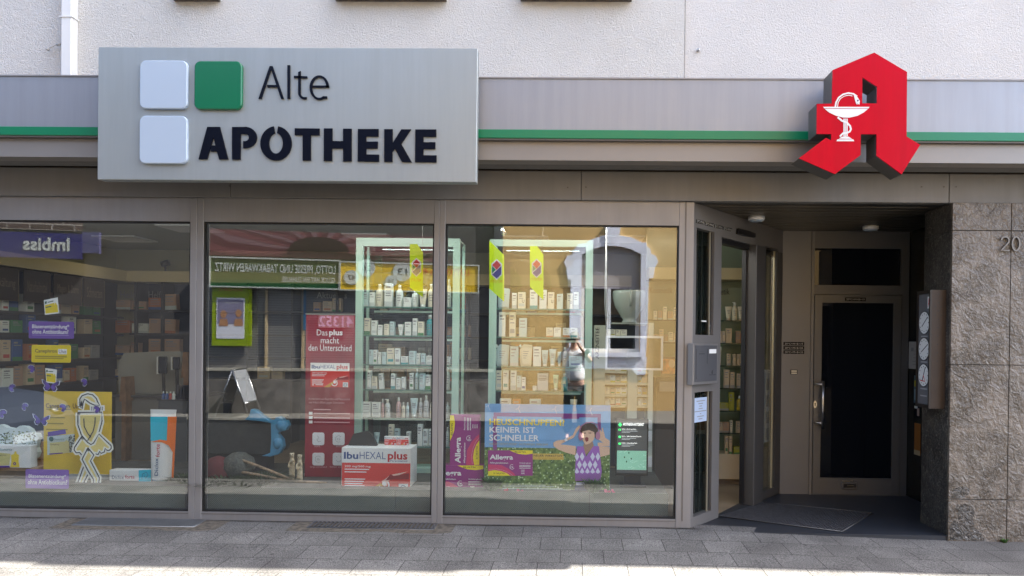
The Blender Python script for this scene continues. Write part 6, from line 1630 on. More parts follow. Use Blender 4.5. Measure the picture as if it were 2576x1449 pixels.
# Diclox box and tube
orange_m = mat('diclox_orange', (.95, .20, .02), .4); cyan_m = mat('diclox_cyan', (.02, .55, .75), .4); dred = mat('diclox_red', (.55, .02, .06), .4); dblue = mat('diclox_blue', (.03, .09, .22), .4)
Yd = FY(.30); df = zm(0, 1350, 800 / 1783)
S = thing('large_dummy_pack', 'white and orange Diclox forte pack lying before the podium edge', 'dummy pack', tuple(Yd.pt(*Yd.at(325, 1228), 0)))
r_ = Yd.rect(275, 1183, 379, 1229, 0); r_ = (r_[0], r_[1], zplat + .001, r_[3])
mb = MB(); mb.box(Yd, *r_, -.1, 0, .002); mb.build('box', paper, S)
mb = MB(); mb.ppoly(Yd, df((1180, 1272), (1215, 1218), (1325, 1218), (1325, 1270)), .0005, .0015); mb.build('orange_field', orange_m, S)
mb = MB(); mb.ppoly(Yd, df((1216, 1118), (1325, 1112), (1325, 1217), (1218, 1217)), .0005, .0015); mb.build('cyan_field', cyan_m, S)
mb = MB(); mb.stroke(Yd, df((1245, 1195), (1250, 1150), (1285, 1135), (1300, 1160), (1275, 1190), (1265, 1165)), .004, .0016, .002); mb.build('print', dblue, S)
text(Yd, 'Diclox', *df((982, 1165))[0], *df((1088, 1195))[0], .002, dblue, S, .005); text(Yd, 'forte', *df((1098, 1160))[0], *df((1180, 1192))[0], .002, dred, S, .005)
mb = MB(); mb.pbox(FY(.26), 252, 1215, 266, 1230, -.06, 0, .002); c_ = FY(.26); mb.v = [Vector((v_.x, v_.y, max(v_.z, zplat + .0005))) for v_ in mb.v]; tag(mb.build('small_white_box', paper), 'tiny white carton between outlined woman and the Diclox pack', 'box')
Yx = FY(.26)
S = thing('giant_tube', 'giant white cyan and orange Diclox forte tube standing on its cap', 'dummy tube', tuple(Yx.pt(*Yx.at(408, 1228), -.06)))
def tubepx(pts, d0, d1, m, nm):
    mb = MB(); mb.ppoly(Yx, df(*pts), d0, d1); mb.build(nm, m, S)
mb = MB(); n = 20; V = []
secs = [(1190, 1335, 1505, .055), (1000, 1328, 1515, .05), (860, 1325, 1520, .035), (700, 1322, 1535, .02), (600, 1320, 1548, .006), (583, 1318, 1550, .006)]
for (y, xa, xb_, th) in secs:
    (p,), (q,) = df((xa, y)), df((xb_, y)); a = Yx.at(*p, -.03); b = Yx.at(*q, -.03); um = (a[0] + b[0]) / 2; ru = (b[0] - a[0]) / 2
    V += [Yx.pt(um + ru * math.cos(2 * math.pi * k / n), a[1], -.03 + th * math.sin(2 * math.pi * k / n)) for k in range(n)]
mb.add(V, [(i * n + k, (i + 1) * n + k, (i + 1) * n + (k + 1) % n, i * n + (k + 1) % n)[::-1] for i in range(len(secs) - 1) for k in range(n)], True)
mb.build('body', paper, S)
tubepx([(1320, 648), (1470, 648), (1462, 860), (1322, 860)], .0, .005, cyan_m, 'cyan_field')
tubepx([(1472, 648), (1548, 648), (1522, 1185), (1505, 1185), (1515, 960), (1480, 900), (1420, 872), (1330, 868), (1400, 850), (1464, 858)], .006, .010, orange_m, 'orange_field')
text(Yx, 'Diclox', *df((1356, 1012))[0], *df((1388, 1165))[0], .030, dblue, S, .008, rot=90); text(Yx, 'forte', *df((1366, 888))[0], *df((1402, 1002))[0], .030, dred, S, .008, rot=90)
(p,) = df((1415, 1275)); cpt = Yx.pt(*Yx.at(*p, -.03), -.03); (q,) = df((1335, 1195)); (q2,) = df((1500, 1195)); rr = (Yx.at(*q2, -.03)[0] - Yx.at(*q, -.03)[0]) / 2; zc1 = Yx.at(*q, -.03)[1]
mb = MB(); mb.lathe((cpt.x, cpt.y, zplat + .001), [(rr * .62, 0), (rr * .66, .02), (rr * .95, zc1 - zplat - .01), (rr * .97, zc1 - zplat)], 20, 1, .62); mb.build('cap', acrylic, S)

# ================================================================== middle window display
# red banner
Yr = FY(.62)
S = thing('red_banner', 'tall red banner Das plus macht den Unterschied beside the glass cabinet', 'banner', tuple(Yr.pt(*Yr.at(828, 1236), 0)))
r_ = Yr.rect(768, 792, 891, 1236, 0)
mb = MB(); mb.box(Yr, r_[0], r_[1], zplat + .002, r_[3], -.006, 0); mb.build('panel', mat('banner_red', (.24, .010, .028), .45, 0, .25, 1.6), S)
mb = MB(); mb.box(Yr, r_[0] - .01, r_[1] + .01, zplat + .001, zplat + .03, -.08, -.007); mb.box(Yr, r_[0] - .005, r_[1] + .005, r_[3] + .001, r_[3] + .012, -.012, .004); mb.build('stand', steel, S)
text(Yr, 'Das', 797, 829, 824, 844, .002, wht, S, 0); text(Yr, 'plus', 828, 829, 862, 848, .002, wht, S, .03); text(Yr, 'macht', 807, 848, 853, 864, .002, wht, S, 0); text(Yr, 'den Unterschied', 776, 867, 884, 883, .002, wht, S, 0)
ibf = zm(760, 1400, 1000 / 2229)
hexb = mat('hexal_blue', (.03, .08, .26), .4); hexr = mat('hexal_red', (.5, .02, .03), .4); cred = mat('carton_red', (.66, .05, .045), .4); cdark = mat('carton_dark_red', (.28, .02, .03), .4)
def ibu(fr, S, x0, y0, x1, y1, d, full=True):
    W, H = x1 - x0, y1 - y0
    X = lambda a: x0 + W * a
    Y_ = lambda b: y0 + H * b
    mb = MB(); mb.pbox(fr, x0, y0, x1, Y_(.33), d, d + .0015); mb.build('white_field', paper, S)
    mb = MB(); mb.pbox(fr, x0, Y_(.33) , x1, y1, d, d + .0012); mb.build('red_field', cred, S)
    d += .002
    text(fr, 'Ibu', X(.03), Y_(.08), X(.24), Y_(.24), d, hexb, S, .03); text(fr, 'HEXAL', X(.26), Y_(.08), X(.64), Y_(.24), d, hexb, S, -.005); text(fr, 'plus', X(.67), Y_(.07), X(.96), Y_(.31), d, hexr, S, .03)
    if full: text(fr, 'Paracetamol', X(.71), Y_(.26), X(.955), Y_(.305), d, hexb, S, .005)
    if full:
        text(fr, '200 mg/500 mg', X(.04), Y_(.38), X(.42), Y_(.44), d, wht, S, .008)
    mb = MB()
    for k, (a, b, c) in enumerate(((.04, .46, .4), (.04, .52, .36), (.04, .68, .34), (.04, .73, .32), (.04, .78, .30), (.04, .83, .33))): mb.pbox(fr, X(a), Y_(b), X(c), Y_(b + .022), d - .0005, d)
    mb.pbox(fr, X(.04), Y_(.885), X(.09), Y_(.92), d - .0005, d); mb.pbox(fr, X(.13), Y_(.885), X(.32), Y_(.915), d - .0005, d)
    mb.build('small_print', wht, S)
    mb = MB(); mb.ppoly(fr, [(X(.34), Y_(1)), (X(.56), Y_(.78)), (X(.62), Y_(.82)), (X(.48), Y_(1))], d - .0006, d - .0002); mb.build('gold_beam', mat('gold_beam', (.6, .3, .04), .4), S)
    mb = MB(); mb.ppoly(fr, [(X(.60), Y_(.80)), (X(.58), Y_(.74)), (X(.66), Y_(.66)), (X(.70), Y_(.60)), (X(.97), Y_(.52)), (X(.74), Y_(.66)), (X(.68), Y_(.74)), (X(.66), Y_(.84)), (X(.62), Y_(.86))], d - .0001, d + .0003); mb.build('white_arrow', mat('glow_pink', (.8, .55, .5), .4), S)
    mb = MB(); mb.ppoly(fr, [(X(.64), Y_(.72)), (X(.71), Y_(.58)), (X(.76), Y_(.62)), (X(.98), Y_(.56)), (X(.98), Y_(.7)), (X(.76), Y_(.7))], d + .0004, d + .0008); mb.build('dark_arrow', cdark, S)
    mb = MB(); u, z = fr.at(X(.62), Y_(.83)); rr = (fr.at(X(.70), Y_(.8))[0] - u); mb.ring(fr, u, z, rr * .75, rr, d + .0009, d + .0012, 24, 190, 400); mb.disc(fr, u, z + rr * .3, rr * .38, d + .0013, d + .0017); mb.build('glow_ring', wht, S)
    mb = MB(); mb.pbox(fr, X(.83), Y_(.80), X(.965), Y_(1.0), d, d + .0012); mb.build('logo_field', paper, S)
    mb = MB(); u, z = fr.at(X(.897), Y_(.9)); rr = fr.at(X(.945), Y_(.9))[0] - u; mb.ring(fr, u, z, rr * .8, rr, d + .0013, d + .002, 8, 22.5, 382.5)
    if full: textuz(mb, fr, 'HEXAL', u - rr * .65, u + rr * .65, z - rr * .2, z + rr * .2, d + .002)
    mb.build('logo', hexb, S)
ibu(Yr, S, 781, 913, 879, 974, .0005, True)
text(Yr, 'Kombination aus Ibuprofen und Paracetamol', 777, 1001, 880, 1008, .002, mat('pink_print', (.6, .35, .38), .5), S); text(Yr, 'mit 4-fach-Effekt gegen Schmerzen', 777, 1010, 866, 1017, .002, MATS['pink_print'], S)
mb = MB()
for k, y in enumerate((1031, 1041, 1052, 1063)):
    mb.pbox(Yr, 789, y - 2, 880 - 12 * (k == 0) * 4, y + .5, .0005, .0015)
mb.build('small_print', MATS['pink_print'], S)
mb = MB()
for k, y in enumerate((1039, 1050, 1061)): mb.pbox(Yr, 777, y - 3, 786, y + 4, .0005, .0015)
mb.build('bullets', paper, S)
for (x, y, s_) in ((801, 1104, 'muscle'), (852, 1104, '15'), (801, 1155, '8h'), (852, 1155, 'smile')):
    r_ = Yr.rect(x - 15, y - 16, x + 15, y + 16, .001); mb = MB(); rrect(mb, Yr, *r_, .02, .0005, .004, .001); b_ = mb.build('symbol_tile', mat('tile_white', (.68, .70, .73), .5), S)
    um, zc = (r_[0] + r_[1]) / 2, (r_[2] + r_[3]) / 2; mb = MB()
    if s_ == 'smile':
        mb.ring(Yr, um, zc, .022, .025, .0042, .005, 14, 200, 340); mb.disc(Yr, um - .018, zc + .022, .004, .0042, .005, 8); mb.disc(Yr, um + .018, zc + .022, .004, .0042, .005, 8)
    elif s_ == 'muscle': mb.stroke(Yr, [(um - .01, zc + .03), (um + .006, zc + .015), (um - .012, zc - .01), (um + .0, zc - .028), (um + .025, zc - .02)], .004, .0042, .005, px=False)
    else:
        mb.ring(Yr, um, zc, .028, .031, .0042, .005, 18, 40, 300); textuz(mb, Yr, s_, um - .012, um + .014, zc - .012, zc + .008, .005)
    mb.build('symbol', greyink, b_)
for (s_, x0, x1, y0) in (('stark', 791, 806, 1121), ('schnell', 845, 868, 1121), ('lange anhaltend', 780, 822, 1174), ('besser verträglich', 830, 880, 1174)): text(Yr, s_, x0, y0 - 2, x1, y0 + 4, .002, MATS['pink_print'], S)
# big painkiller pack + two small ones
Yi = FY(.24); pf = zm(760, 1400, 1000 / 2229)
S = thing('large_dummy_pack', 'giant red and white painkiller pack with dark arrow beside the red banner', 'dummy pack', tuple(Yi.pt(*Yi.at(946, 1242), 0)))
x0, y0 = 859, 1127; x1, y1 = 1033, 1241
r_ = Yi.rect(x0, y0, x1, y1, 0); r_ = (r_[0], r_[1], zplat + .001, r_[3])
mb = MB(); mb.box(Yi, *r_, -.26, -.0005, .002); mb.build('box', paper, S)
ibu(Yi, S, x0 + 1, y0 + 1, x1 - 1, y1 - 1.5, .0)
Yj = FY(.42)
for k, (a, b, w_) in enumerate(((967, 998, 'nearer the dark cloth'), (998, 1029, 'nearer the window post'))):
    zz = r_[3]; yb = onz(Yj, (a + b) / 2, zz + .001, 0)
    S = thing('small_pack', f'small red and white painkiller pack on the giant pack, {w_}', 'pack', tuple(Yj.pt(*Yj.at((a + b) / 2, yb), 0)), 'two small packs on top of the giant pack')
    rr = Yj.rect(a, yb - 22, b - .6, yb, 0); mb = MB(); mb.box(Yj, *rr, -.03, -.0005); mb.build('box', paper, S); ibu(Yj, S, a + .3, yb - 21.5, b - 1, yb - .4, .0, False)
mb = MB(); Yk = FY(.36); mb.poly(Yk, [Yk.at(*q, 0) for q in ibf((1360, 790), (1405, 690), (1530, 662), (1570, 700), (1612, 800))], -.05, 0)
mb.v = [Vector((v_.x, v_.y, max(v_.z, r_[3] + .002))) for v_ in mb.v]
tag(mb.build('dark_board', mat('charcoal_card', (.03, .03, .03), .6)), 'charcoal card leaning on top of the giant painkiller pack', 'card')
# black upholstered block with blue cushion
Yq = FY(.95)
a_ = Yq.rect(470, 1046, 690, 1146, .15)
mb = MB(); rrect(mb, Yq, a_[0], a_[1], a_[2], a_[3] - .04, .06, -.25, .15, .02)
S = thing('black_display_block', 'long black rounded display block behind the meerkats with grey top', 'display block', (0.5 * (a_[0] + a_[1]), .95, zplat))
mb.build('body', mat('black_foam', (.02, .022, .022), .6, 0, .3, 10), S)
mb = MB(); mb.box(Yq, a_[0] + .02, a_[1] - .1, zplat + .001, a_[2], -.1, .05); mb.build('foot', shelf_dark, S)
mb = MB(); mb.box(Yq, a_[0], a_[1] - .02, a_[3] - .039, a_[3] - .02, -.26, .16); mb.build('top', mat('grey_board', (.32, .29, .24), .7, 0, .2, 8), S)
bf_ = zm(760, 1400, 1000 / 2229)
S = thing('blue_cushion', 'light blue inflated cushion tied over the end of the black block', 'cushion', tuple(Yq.pt(*Yq.at(690, 1140), .2)))
bluec = mat('light_blue_vinyl', (.05, .22, .38), .35, 0, .15, 6)
def blob(pts, depth, nm):
    P2 = [Yq.at(*p, .2) for p in bf_(*pts)]; n = len(P2); cu_ = sum(p[0] for p in P2) / n; cz_ = sum(p[1] for p in P2) / n
    mb = MB(); V = []; fac = [(.35, 1.0), (.75, .72), (1.0, .0), (.75, -.72), (.35, -1.0)]
    for s_, dd in fac: V += [Yq.pt(cu_ + (u - cu_) * s_, cz_ + (z - cz_) * s_, .2 + depth * dd) for u, z in P2]
    fs = [(i * n + k, (i + 1) * n + k, (i + 1) * n + (k + 1) % n, i * n + (k + 1) % n) for i in range(4) for k in range(n)] + [list(range(n)), [4 * n + k for k in range(n)][::-1]]
    mb.add(V, fs, True); o = mb.build(nm, bluec, S); md = o.modifiers.new('sub', 'SUBSURF'); md.levels = 1; md.render_levels = 1
P2 = [Yq.at(*p, .2) for p in bf_((462, 562), (505, 522), (518, 466), (560, 474), (612, 520), (682, 566), (735, 560), (730, 540), (765, 531), (798, 550), (800, 566), (832, 570), (849, 610), (825, 655), (765, 668), (752, 684), (792, 735), (803, 800), (765, 862), (690, 884), (612, 878), (688, 850), (696, 740), (694, 590), (600, 574))]
mb = MB(); mb.poly(Yq, P2, .155, .235); o = mb.build('cover', bluec, S)
md = o.modifiers.new('soft', 'BEVEL'); md.width = .025; md.segments = 4; md.limit_method = 'ANGLE'
for p_ in o.data.polygons: p_.use_smooth = True
for (x, y, r) in ((775, 615, .055), (745, 770, .06)):
    c_ = Yq.pt(*Yq.at(*bf_((x, y))[0], .22), .22); mb = MB(); mb.lathe(c_ - Vector((0, 0, r)), [(r * math.sin(math.pi * k / 8) + .001, r * (1 - math.cos(math.pi * k / 8))) for k in range(9)], 16, 1.0 if y < 700 else .75, .6); mb.build('bulge', bluec, S)
# meerkats
def meerkat(x0, x1, yt, yb, Yv, lab):
    fr = FY(Yv); u0, u1, z0, z1 = fr.rect(x0, yt, x1, yb, 0); z0 = zplat + .002; H = z1 - z0; um = (u0 + u1) / 2
    S = thing('meerkat_figurine', lab, 'figurine', (um, Yv, z0), 'pair of meerkat figurines')
    k = H / .33
    pts = [(um, Yv, z0 + .02 * k), (um, Yv, z0 + .10 * k), (um, Yv, z0 + .18 * k), (um, Yv, z0 + .24 * k), (um, Yv - .004, z0 + .29 * k), (um, Yv - .03 * k, z0 + .285 * k)]
    rad = [.032 * k, .037 * k, .031 * k, .020 * k, .026 * k, .010 * k]
    ed = [(0, 1), (1, 2), (2, 3), (3, 4), (4, 5)]
    for s in (-1, 1):
        i = len(pts); pts += [(um + s * .026 * k, Yv - .01, z0 + .20 * k), (um + s * .030 * k, Yv - .03 * k, z0 + .15 * k), (um + s * .008 * k, Yv - .045 * k, z0 + .16 * k)]; rad += [.012 * k, .010 * k, .007 * k]; ed += [(3, i), (i, i + 1), (i + 1, i + 2)]
        i = len(pts); pts += [(um + s * .022 * k, Yv - .01 * k, z0 + .012 * k), (um + s * .025 * k, Yv - .045 * k, z0 + .006 * k)]; rad += [.016 * k, .009 * k]; ed += [(0, i), (i, i + 1)]
        i = len(pts); pts.append((um + s * .026 * k, Yv + .004, z0 + .312 * k)); rad.append(.007 * k); ed.append((4, i))
    o = skin_obj('body', pts, ed, rad, mat('meerkat_fur', (.55, .47, .33), .7, 0, .3, 30), S, 2)
    mb = MB()
    for s in (-1, 1): mb.lathe((um + s * .012 * k, Yv - .024 * k, z0 + .292 * k), [(.002, 0), (.006 * k, .003), (.006 * k, .008), (.002, .012)], 8)
    mb.lathe((um, Yv - .041 * k, z0 + .281 * k), [(.001, 0), (.005, .003), (.003, .008)], 8); mb.build('eyes_and_nose', black, S)
meerkat(723, 746, 1136, 1212, .47, 'upright beige meerkat figurine further from the red banner')
meerkat(742, 766, 1140, 1228, .38, 'upright beige meerkat figurine touching the red banner')
# driftwood
mb = MB(); wood = mat('driftwood', (.28, .20, .13), .8, 0, .3, 30)
def pz(fr, p, d=0): u, z = fr.at(*p, d); return fr.pt(u, max(z, zplat + .008), d)
Yg = FY(.34)
for nm, ps, lab in (('driftwood_stick', [(390, 905), (520, 950), (700, 1020), (900, 1110), (1120, 1210)], 'longer bleached driftwood stick crossing before the meerkats'), ('driftwood_stick', [(385, 1035), (430, 1022), (560, 1045), (780, 1090), (960, 1135), (1175, 1188)], 'lower bent driftwood stick lying on the window floor')):
    mb = MB(); q = bf_(*ps); P2 = [pz(FY(.30 + .12 * (1 - i / len(q))), p) for i, p in enumerate(q)]; mb.tube(P2, [.011] + [.013] * (len(P2) - 2) + [.007], 8)
    tag(mb.build(nm, wood), lab, 'stick', 'two driftwood sticks')
# net float and red cap at lower left
S = thing('red_hat', 'dark red cap hanging at the lower edge beside the window post', 'cap', tuple(FY(.5).pt(*FY(.5).at(548, 1225), 0)))
c_ = FY(.45).pt(*FY(.45).at(548, 1222), 0); mb = MB(); mb.lathe((c_.x, c_.y, zplat + .001), [(.13, 0), (.14, .06), (.12, .14), (.07, .19), (.01, .21)], 20, 1, .8); mb.build('crown', mat('dark_red_cloth', (.09, .012, .016), .8), S)
c_ = FY(.5).pt(*FY(.5).at(600, 1222), 0); mb = MB(); mb.lathe((c_.x, c_.y, zplat + .001), [(.05, 0), (.12, .04), (.15, .11), (.13, .18), (.06, .23), (.01, .24)], 22); tag(mb.build('grey_buoy', mat('grey_net', (.07, .073, .066), .8, 0, .3, 60, .4, 200)), 'round grey netted float on the window floor near the red cap', 'float')
# turf and little flowers on the podium
turf = mat('display_moss', (.035, .05, .02), .8, 0, .5, 60)
for (x, r1, n, lab) in ((470, .16, 260, 'dark moss clump beside the giant tube'), (560, .3, 380, 'low dark moss strip under the driftwood sticks'), (660, .3, 300, 'low dark moss strip before the meerkats')):
    p = FY(.28).pt(*FY(.28).at(x, 1232), 0); tuft('moss_clump', lab, (p.x, p.y, zplat), r1, .07, n, turf, 'plant', 'moss in the window display')
gr = mat('artificial_grass', (.04, .11, .03), .6, 0, .5, 60)
for (x, lab) in ((1237, 'artificial grass tuft at the corner of the hay fever poster near the small packs'), (1492, 'artificial grass tuft under the woman in the argyle vest')):
    p = FY(.13).pt(*FY(.13).at(x, 1230), 0); tuft('grass_tuft', lab, (p.x, p.y, zplat), .085, .12, 320, gr, 'plant', 'artificial grass tufts')
def blossom(x, y, col, n, lab, seed):
    rn = random.Random(seed); fr = FY(.105); mb = MB(); c_ = fr.pt(*fr.at(x, y), 0)
    for i in range(n):
        q = c_ + Vector((rn.uniform(-.05, .05), rn.uniform(-.01, .02), rn.uniform(-.02, .03)))
        for k in range(5):
            a = 1.257 * k + rn.random(); t = Vector((math.cos(a), -.25, math.sin(a))) * .014; s_ = Vector((-math.sin(a), 0, math.cos(a))) * .007
            mb.add([q, q + t * .6 + s_, q + t, q + t * .6 - s_], [(0, 1, 2, 3)])
    S = thing('flower', lab, 'flower', tuple(c_)); mb.build('blossom', col, S)
    mb = MB(); mb.tube([c_, (c_.x, c_.y + .02, zplat)], .003, 5); mb.build('stem', gr, S)
pinkf = mat('pink_petals', (.62, .10, .22), .6)
blossom(1283, 1240, mat('red_petals', (.5, .03, .08), .6), 5, 'small dark pink flower under the left part of the hay fever poster', 1)
blossom(1300, 1236, pinkf, 3, 'tiny pink flower right beside the dark pink one', 2)
blossom(1530, 1242, pinkf, 9, 'larger pink flower bunch below the poster by the notice screen', 3)

# ================================================================== right window display
violet = mat('allegra_violet', (.32, .035, .24), .4); magenta = mat('allegra_magenta', (.66, .05, .18), .4); ayel = mat('allegra_yellow', (.95, .78, .03), .4)
def allegra(fr, S, x0, y0, x1, y1, d, vert=False, cut=0):
    if vert:   # pack turned upright: local a runs upwards
        Pm = lambda a, b: (x0 + (x1 - x0) * b, y1 - (y1 - y0) * a)
    else:
        Pm = lambda a, b: (x0 + (x1 - x0) * a, y0 + (y1 - y0) * b)
    c = lambda pts: [Pm(max(a, cut), b) for a, b in pts]
    mb = MB(); mb.ppoly(fr, c([(0, 0), (1, 0), (1, 1), (0, 1)]), d, d + .0008); mb.build('violet_field', violet, S)
    mb = MB(); mb.ppoly(fr, c([(0, .55), (.3, .58), (.45, .72), (.58, .9), (.62, 1), (0, 1)]), d + .001, d + .0016); mb.build('magenta_field', magenta, S)
    mb = MB(); mb.ppoly(fr, c([(0, .82), (.15, .78), (.3, .82), (.42, .9), (.5, 1), (0, 1)]), d + .002, d + .0026); mb.ppoly(fr, c([(.48, .0), (1, .0), (1, .13), (.85, .17), (.68, .14), (.56, .06)]), d + .002, d + .0026); mb.build('yellow_field', ayel, S)
    mb = MB(); mb.stroke(fr, c([(.02, .76), (.18, .73), (.33, .78), (.46, .87), (.56, 1)]), .003, d + .002, d + .0027); mb.build('swoosh_line', mat('pale_pink_line', (.6, .35, .5), .5), S)
    def tx(s_, a0, b0, a1, b1, m, bold=0, nm='lettering'):
        (xa, ya), (xb_, yb_) = Pm(a0, b0), Pm(a1, b1)
        mb = MB(); textuz(mb, fr, s_, *fr.rect(min(xa, xb_), min(ya, yb_), max(xa, xb_), max(ya, yb_), d + .003), d + .003, bold, 90 if vert else 0); mb.build(nm, m, S)
    if cut: tx('llegra', .16, .17, .56, .42, wht, .03); tx('letabletten', .13, .46, .42, .54, wht, .01); tx('TABLETTEN', .14, .88, .38, .94, ink, 0)
    else: tx('Allegra', .04, .17, .56, .42, wht, .03); tx('Allergietabletten', .04, .46, .45, .54, wht, .01); tx('20 TABLETTEN', .12, .88, .38, .94, ink, 0)
    tx('BILASTIN', .60, .03, .84, .10, ink, .01)
    tx('Antiallergikum', .70, .47, .96, .54, wht, .005); tx('1x', .51, .61, .57, .69, wht, .01)
    mb = MB()
    for b in (.58, .63, .69): mb.ppoly(fr, [Pm(.70, b), Pm(.95, b), Pm(.95, b + .02), Pm(.70, b + .02)], d + .002, d + .003)
    for b in (.77, .84, .91): mb.ppoly(fr, [Pm(.74, b), Pm(.82, b), Pm(.82, b + .02), Pm(.74, b + .02)], d + .002, d + .003)
    p = Pm(.54, .65); u, z = fr.at(*p); rr = abs(fr.at(x1, y1)[1 if vert else 0] - fr.at(x0, y0)[1 if vert else 0]) * .055
    mb.ring(fr, u, z, rr * .85, rr, d + .002, d + .003, 20, 60, 330); mb.build('small_print', wht, S)
Ya = FY(.26)
S = thing('allergy_pack', 'violet allergy tablet pack lying flat, cut by the window post', 'dummy pack', tuple(Ya.pt(*Ya.at(1160, 1240), 0)), 'two violet allergy dummy packs')
r_ = Ya.rect(1090, 1171, 1216, 1241, 0); r_ = (r_[0], r_[1], zplat + .001, r_[3]); mb = MB(); mb.box(Ya, *r_, -.12, -.0005); mb.build('box', violet, S)
allegra(Ya, S, 1090, 1171, 1216, 1240, .0, cut=.0)
zt_a = r_[3]; Ya2 = FY(.28)
S = thing('allergy_pack', 'violet allergy tablet pack standing upright on the lying one', 'dummy pack', tuple(Ya2.pt(*Ya2.at(1165, 1170), 0)), 'two violet allergy dummy packs')
yb = onz(Ya2, 1165, zt_a + .001, 0); r_ = Ya2.rect(1132, 1045, 1206, yb, 0); mb = MB(); mb.box(Ya2, *r_, -.1, -.0005); mb.build('box', violet, S)
allegra(Ya2, S, 1132, 1045, 1206, yb, .0, vert=True)
# hay fever poster
Yh = FY(.20); hp = zm(1900, 1580, 550 / 1992)
S = thing('hay_fever_poster', 'large blue and green poster HEUSCHNUPFEN? KEINER IST SCHNELLER with shouting woman', 'poster', tuple(Yh.pt(*Yh.at(1378, 1238), 0)))
r_ = Yh.rect(1219, 1018, 1535, 1240, 0); r_ = (r_[0], r_[1], zplat + .001, r_[3])
mb = MB(); mb.box(Yh, *r_, -.03, 0); mb.build('board', mat('poster_sky', (.20, .42, .74), .4, 0, .12, 2.2), S)
meadow = bpy.data.materials.new('poster_meadow'); meadow.use_nodes = True; nt = meadow.node_tree; g_ = nt.nodes.new('ShaderNodeNewGeometry')
vo = nt.nodes.new('ShaderNodeTexVoronoi'); vo.inputs['Scale'].default_value = 34; cr = nt.nodes.new('ShaderNodeValToRGB'); cr.color_ramp.elements[0].position = .16; cr.color_ramp.elements[1].position = .3
cr.color_ramp.elements[0].color = (.5, .6, .45, 1); cr.color_ramp.elements[1].color = (0, 0, 0, 1)
ns = nt.nodes.new('ShaderNodeTexNoise'); ns.inputs['Scale'].default_value = 38; c2 = nt.nodes.new('ShaderNodeValToRGB'); c2.color_ramp.elements[0].position = .35; c2.color_ramp.elements[1].position = .65; c2.color_ramp.elements[0].color = (.04, .10, .02, 1); c2.color_ramp.elements[1].color = (.19, .30, .08, 1)
ad = nt.nodes.new('ShaderNodeMix'); ad.data_type = 'RGBA'; ad.blend_type = 'ADD'; ad.inputs['Factor'].default_value = .8
for q in (vo, ns): nt.links.new(g_.outputs['Position'], q.inputs['Vector'])
nt.links.new(vo.outputs['Distance'], cr.inputs[0]); nt.links.new(ns.outputs[0], c2.inputs[0]); nt.links.new(cr.outputs[0], ad.inputs['B']); nt.links.new(c2.outputs[0], ad.inputs['A']); nt.links.new(ad.outputs['Result'], nt.nodes['Principled BSDF'].inputs['Base Color'])
mb = MB(); hz0 = Yh.at(1378, 1127)[1]; mb.box(Yh, r_[0] + .001, r_[1] - .001, r_[2] + .001, hz0, .0003, .001); mb.build('meadow', meadow, S)
mb = MB(); v1 = mat('poster_violet', (.22, .05, .25), .4)
mb.ppoly(Yh, hp((158, 160), (1690, 180), (1690, 232), (158, 215)), .0005, .0012); mb.ppoly(Yh, hp((150, 216), (205, 216), (205, 690), (150, 690)), .0005, .0012); mb.ppoly(Yh, hp((1125, 185), (1378, 185), (1378, 250), (1125, 250)), .0013, .0018); mb.ppoly(Yh, hp((1640, 232), (1688, 232), (1688, 420), (1640, 400)), .0005, .0012)
mb.build('violet_frame', v1, S)
hy = mat('poster_yellow_letter', (.95, .72, .05), .4)
text(Yh, 'HEUSCHNUPFEN?', *hp((98, 255))[0], *hp((1172, 345))[0], .003, hy, S, .018)
text(Yh, 'KEINER IST', *hp((98, 365))[0], *hp((752, 450))[0], .003, wht, S, .02); text(Yh, 'SCHNELLER', *hp((95, 478))[0], *hp((808, 568))[0], .003, wht, S, .02)
text(Yh, 'MACHT NICHT MÜDE*  24 STUNDEN WIRKSAM', *hp((98, 590))[0], *hp((930, 628))[0], .003, mat('poster_dull_yellow', (.5, .42, .18), .5), S)
AL = hp((78, 700), (715, 1062)); allegra(Yh, S, AL[0][0], AL[0][1], AL[1][0], AL[1][1], .0012)
mb = MB(); mb.ppoly(Yh, hp((718, 745), (1150, 750), (1158, 835), (718, 830)), .0012, .002); mb.build('yellow_tag', mat('tag_yellow', (.72, .50, .10), .4), S)
text(Yh, 'NEUER WIRKSTOFF', *hp((730, 762))[0], *hp((1140, 792))[0], .003, ink, S, .01); text(Yh, 'IN DER SELBSTMEDIKATION', *hp((730, 803))[0], *hp((1140, 822))[0], .003, mat('tag_print', (.45, .3, .06), .5), S)
mb = MB()
for k, y in enumerate((1195, 1215, 1240, 1260)): mb.ppoly(Yh, hp((285, y), (900 + 120 * k, y), (900 + 120 * k, y + 7), (285, y + 7)), .0012, .002)
mb.build('small_print', mat('faint_print', (.5, .6, .55), .5), S)
mb = MB()
for (x, y) in ((80, 55), (510, 90), (1030, 95), (1535, 120)):
    mb.stroke(Yh, hp((x + 30, y + 80), (x, y + 10), (x - 35, y + 25)), .003, .0012, .0018); mb.stroke(Yh, hp((x, y + 10), (x + 20, y - 25)), .003, .0019, .0024)
mb.build('dandelion_seeds', wht, S)
sk = mat('poster_skin_tone', (.78, .52, .38), .5); sk2 = mat('poster_skin_shadow', (.40, .24, .17), .5); hr = mat('poster_hair', (.05, .03, .025), .5); lil = mat('vest_lilac', (.75, .75, .95), .5); vv = mat('vest_violet', (.36, .13, .55), .5)
def pp(nm, m, pts, d): mb = MB(); mb.ppoly(Yh, hp(*pts), d - .0006, d); mb.build(nm, m, S)
pp('arm', sk, [(1330, 640), (1220, 625), (1110, 615), (1210, 560), (1300, 520), (1345, 440), (1395, 370), (1380, 340), (1330, 390), (1290, 480), (1180, 545), (1060, 560), (1010, 590), (1015, 640), (1080, 690), (1200, 735), (1325, 770)], .0040)
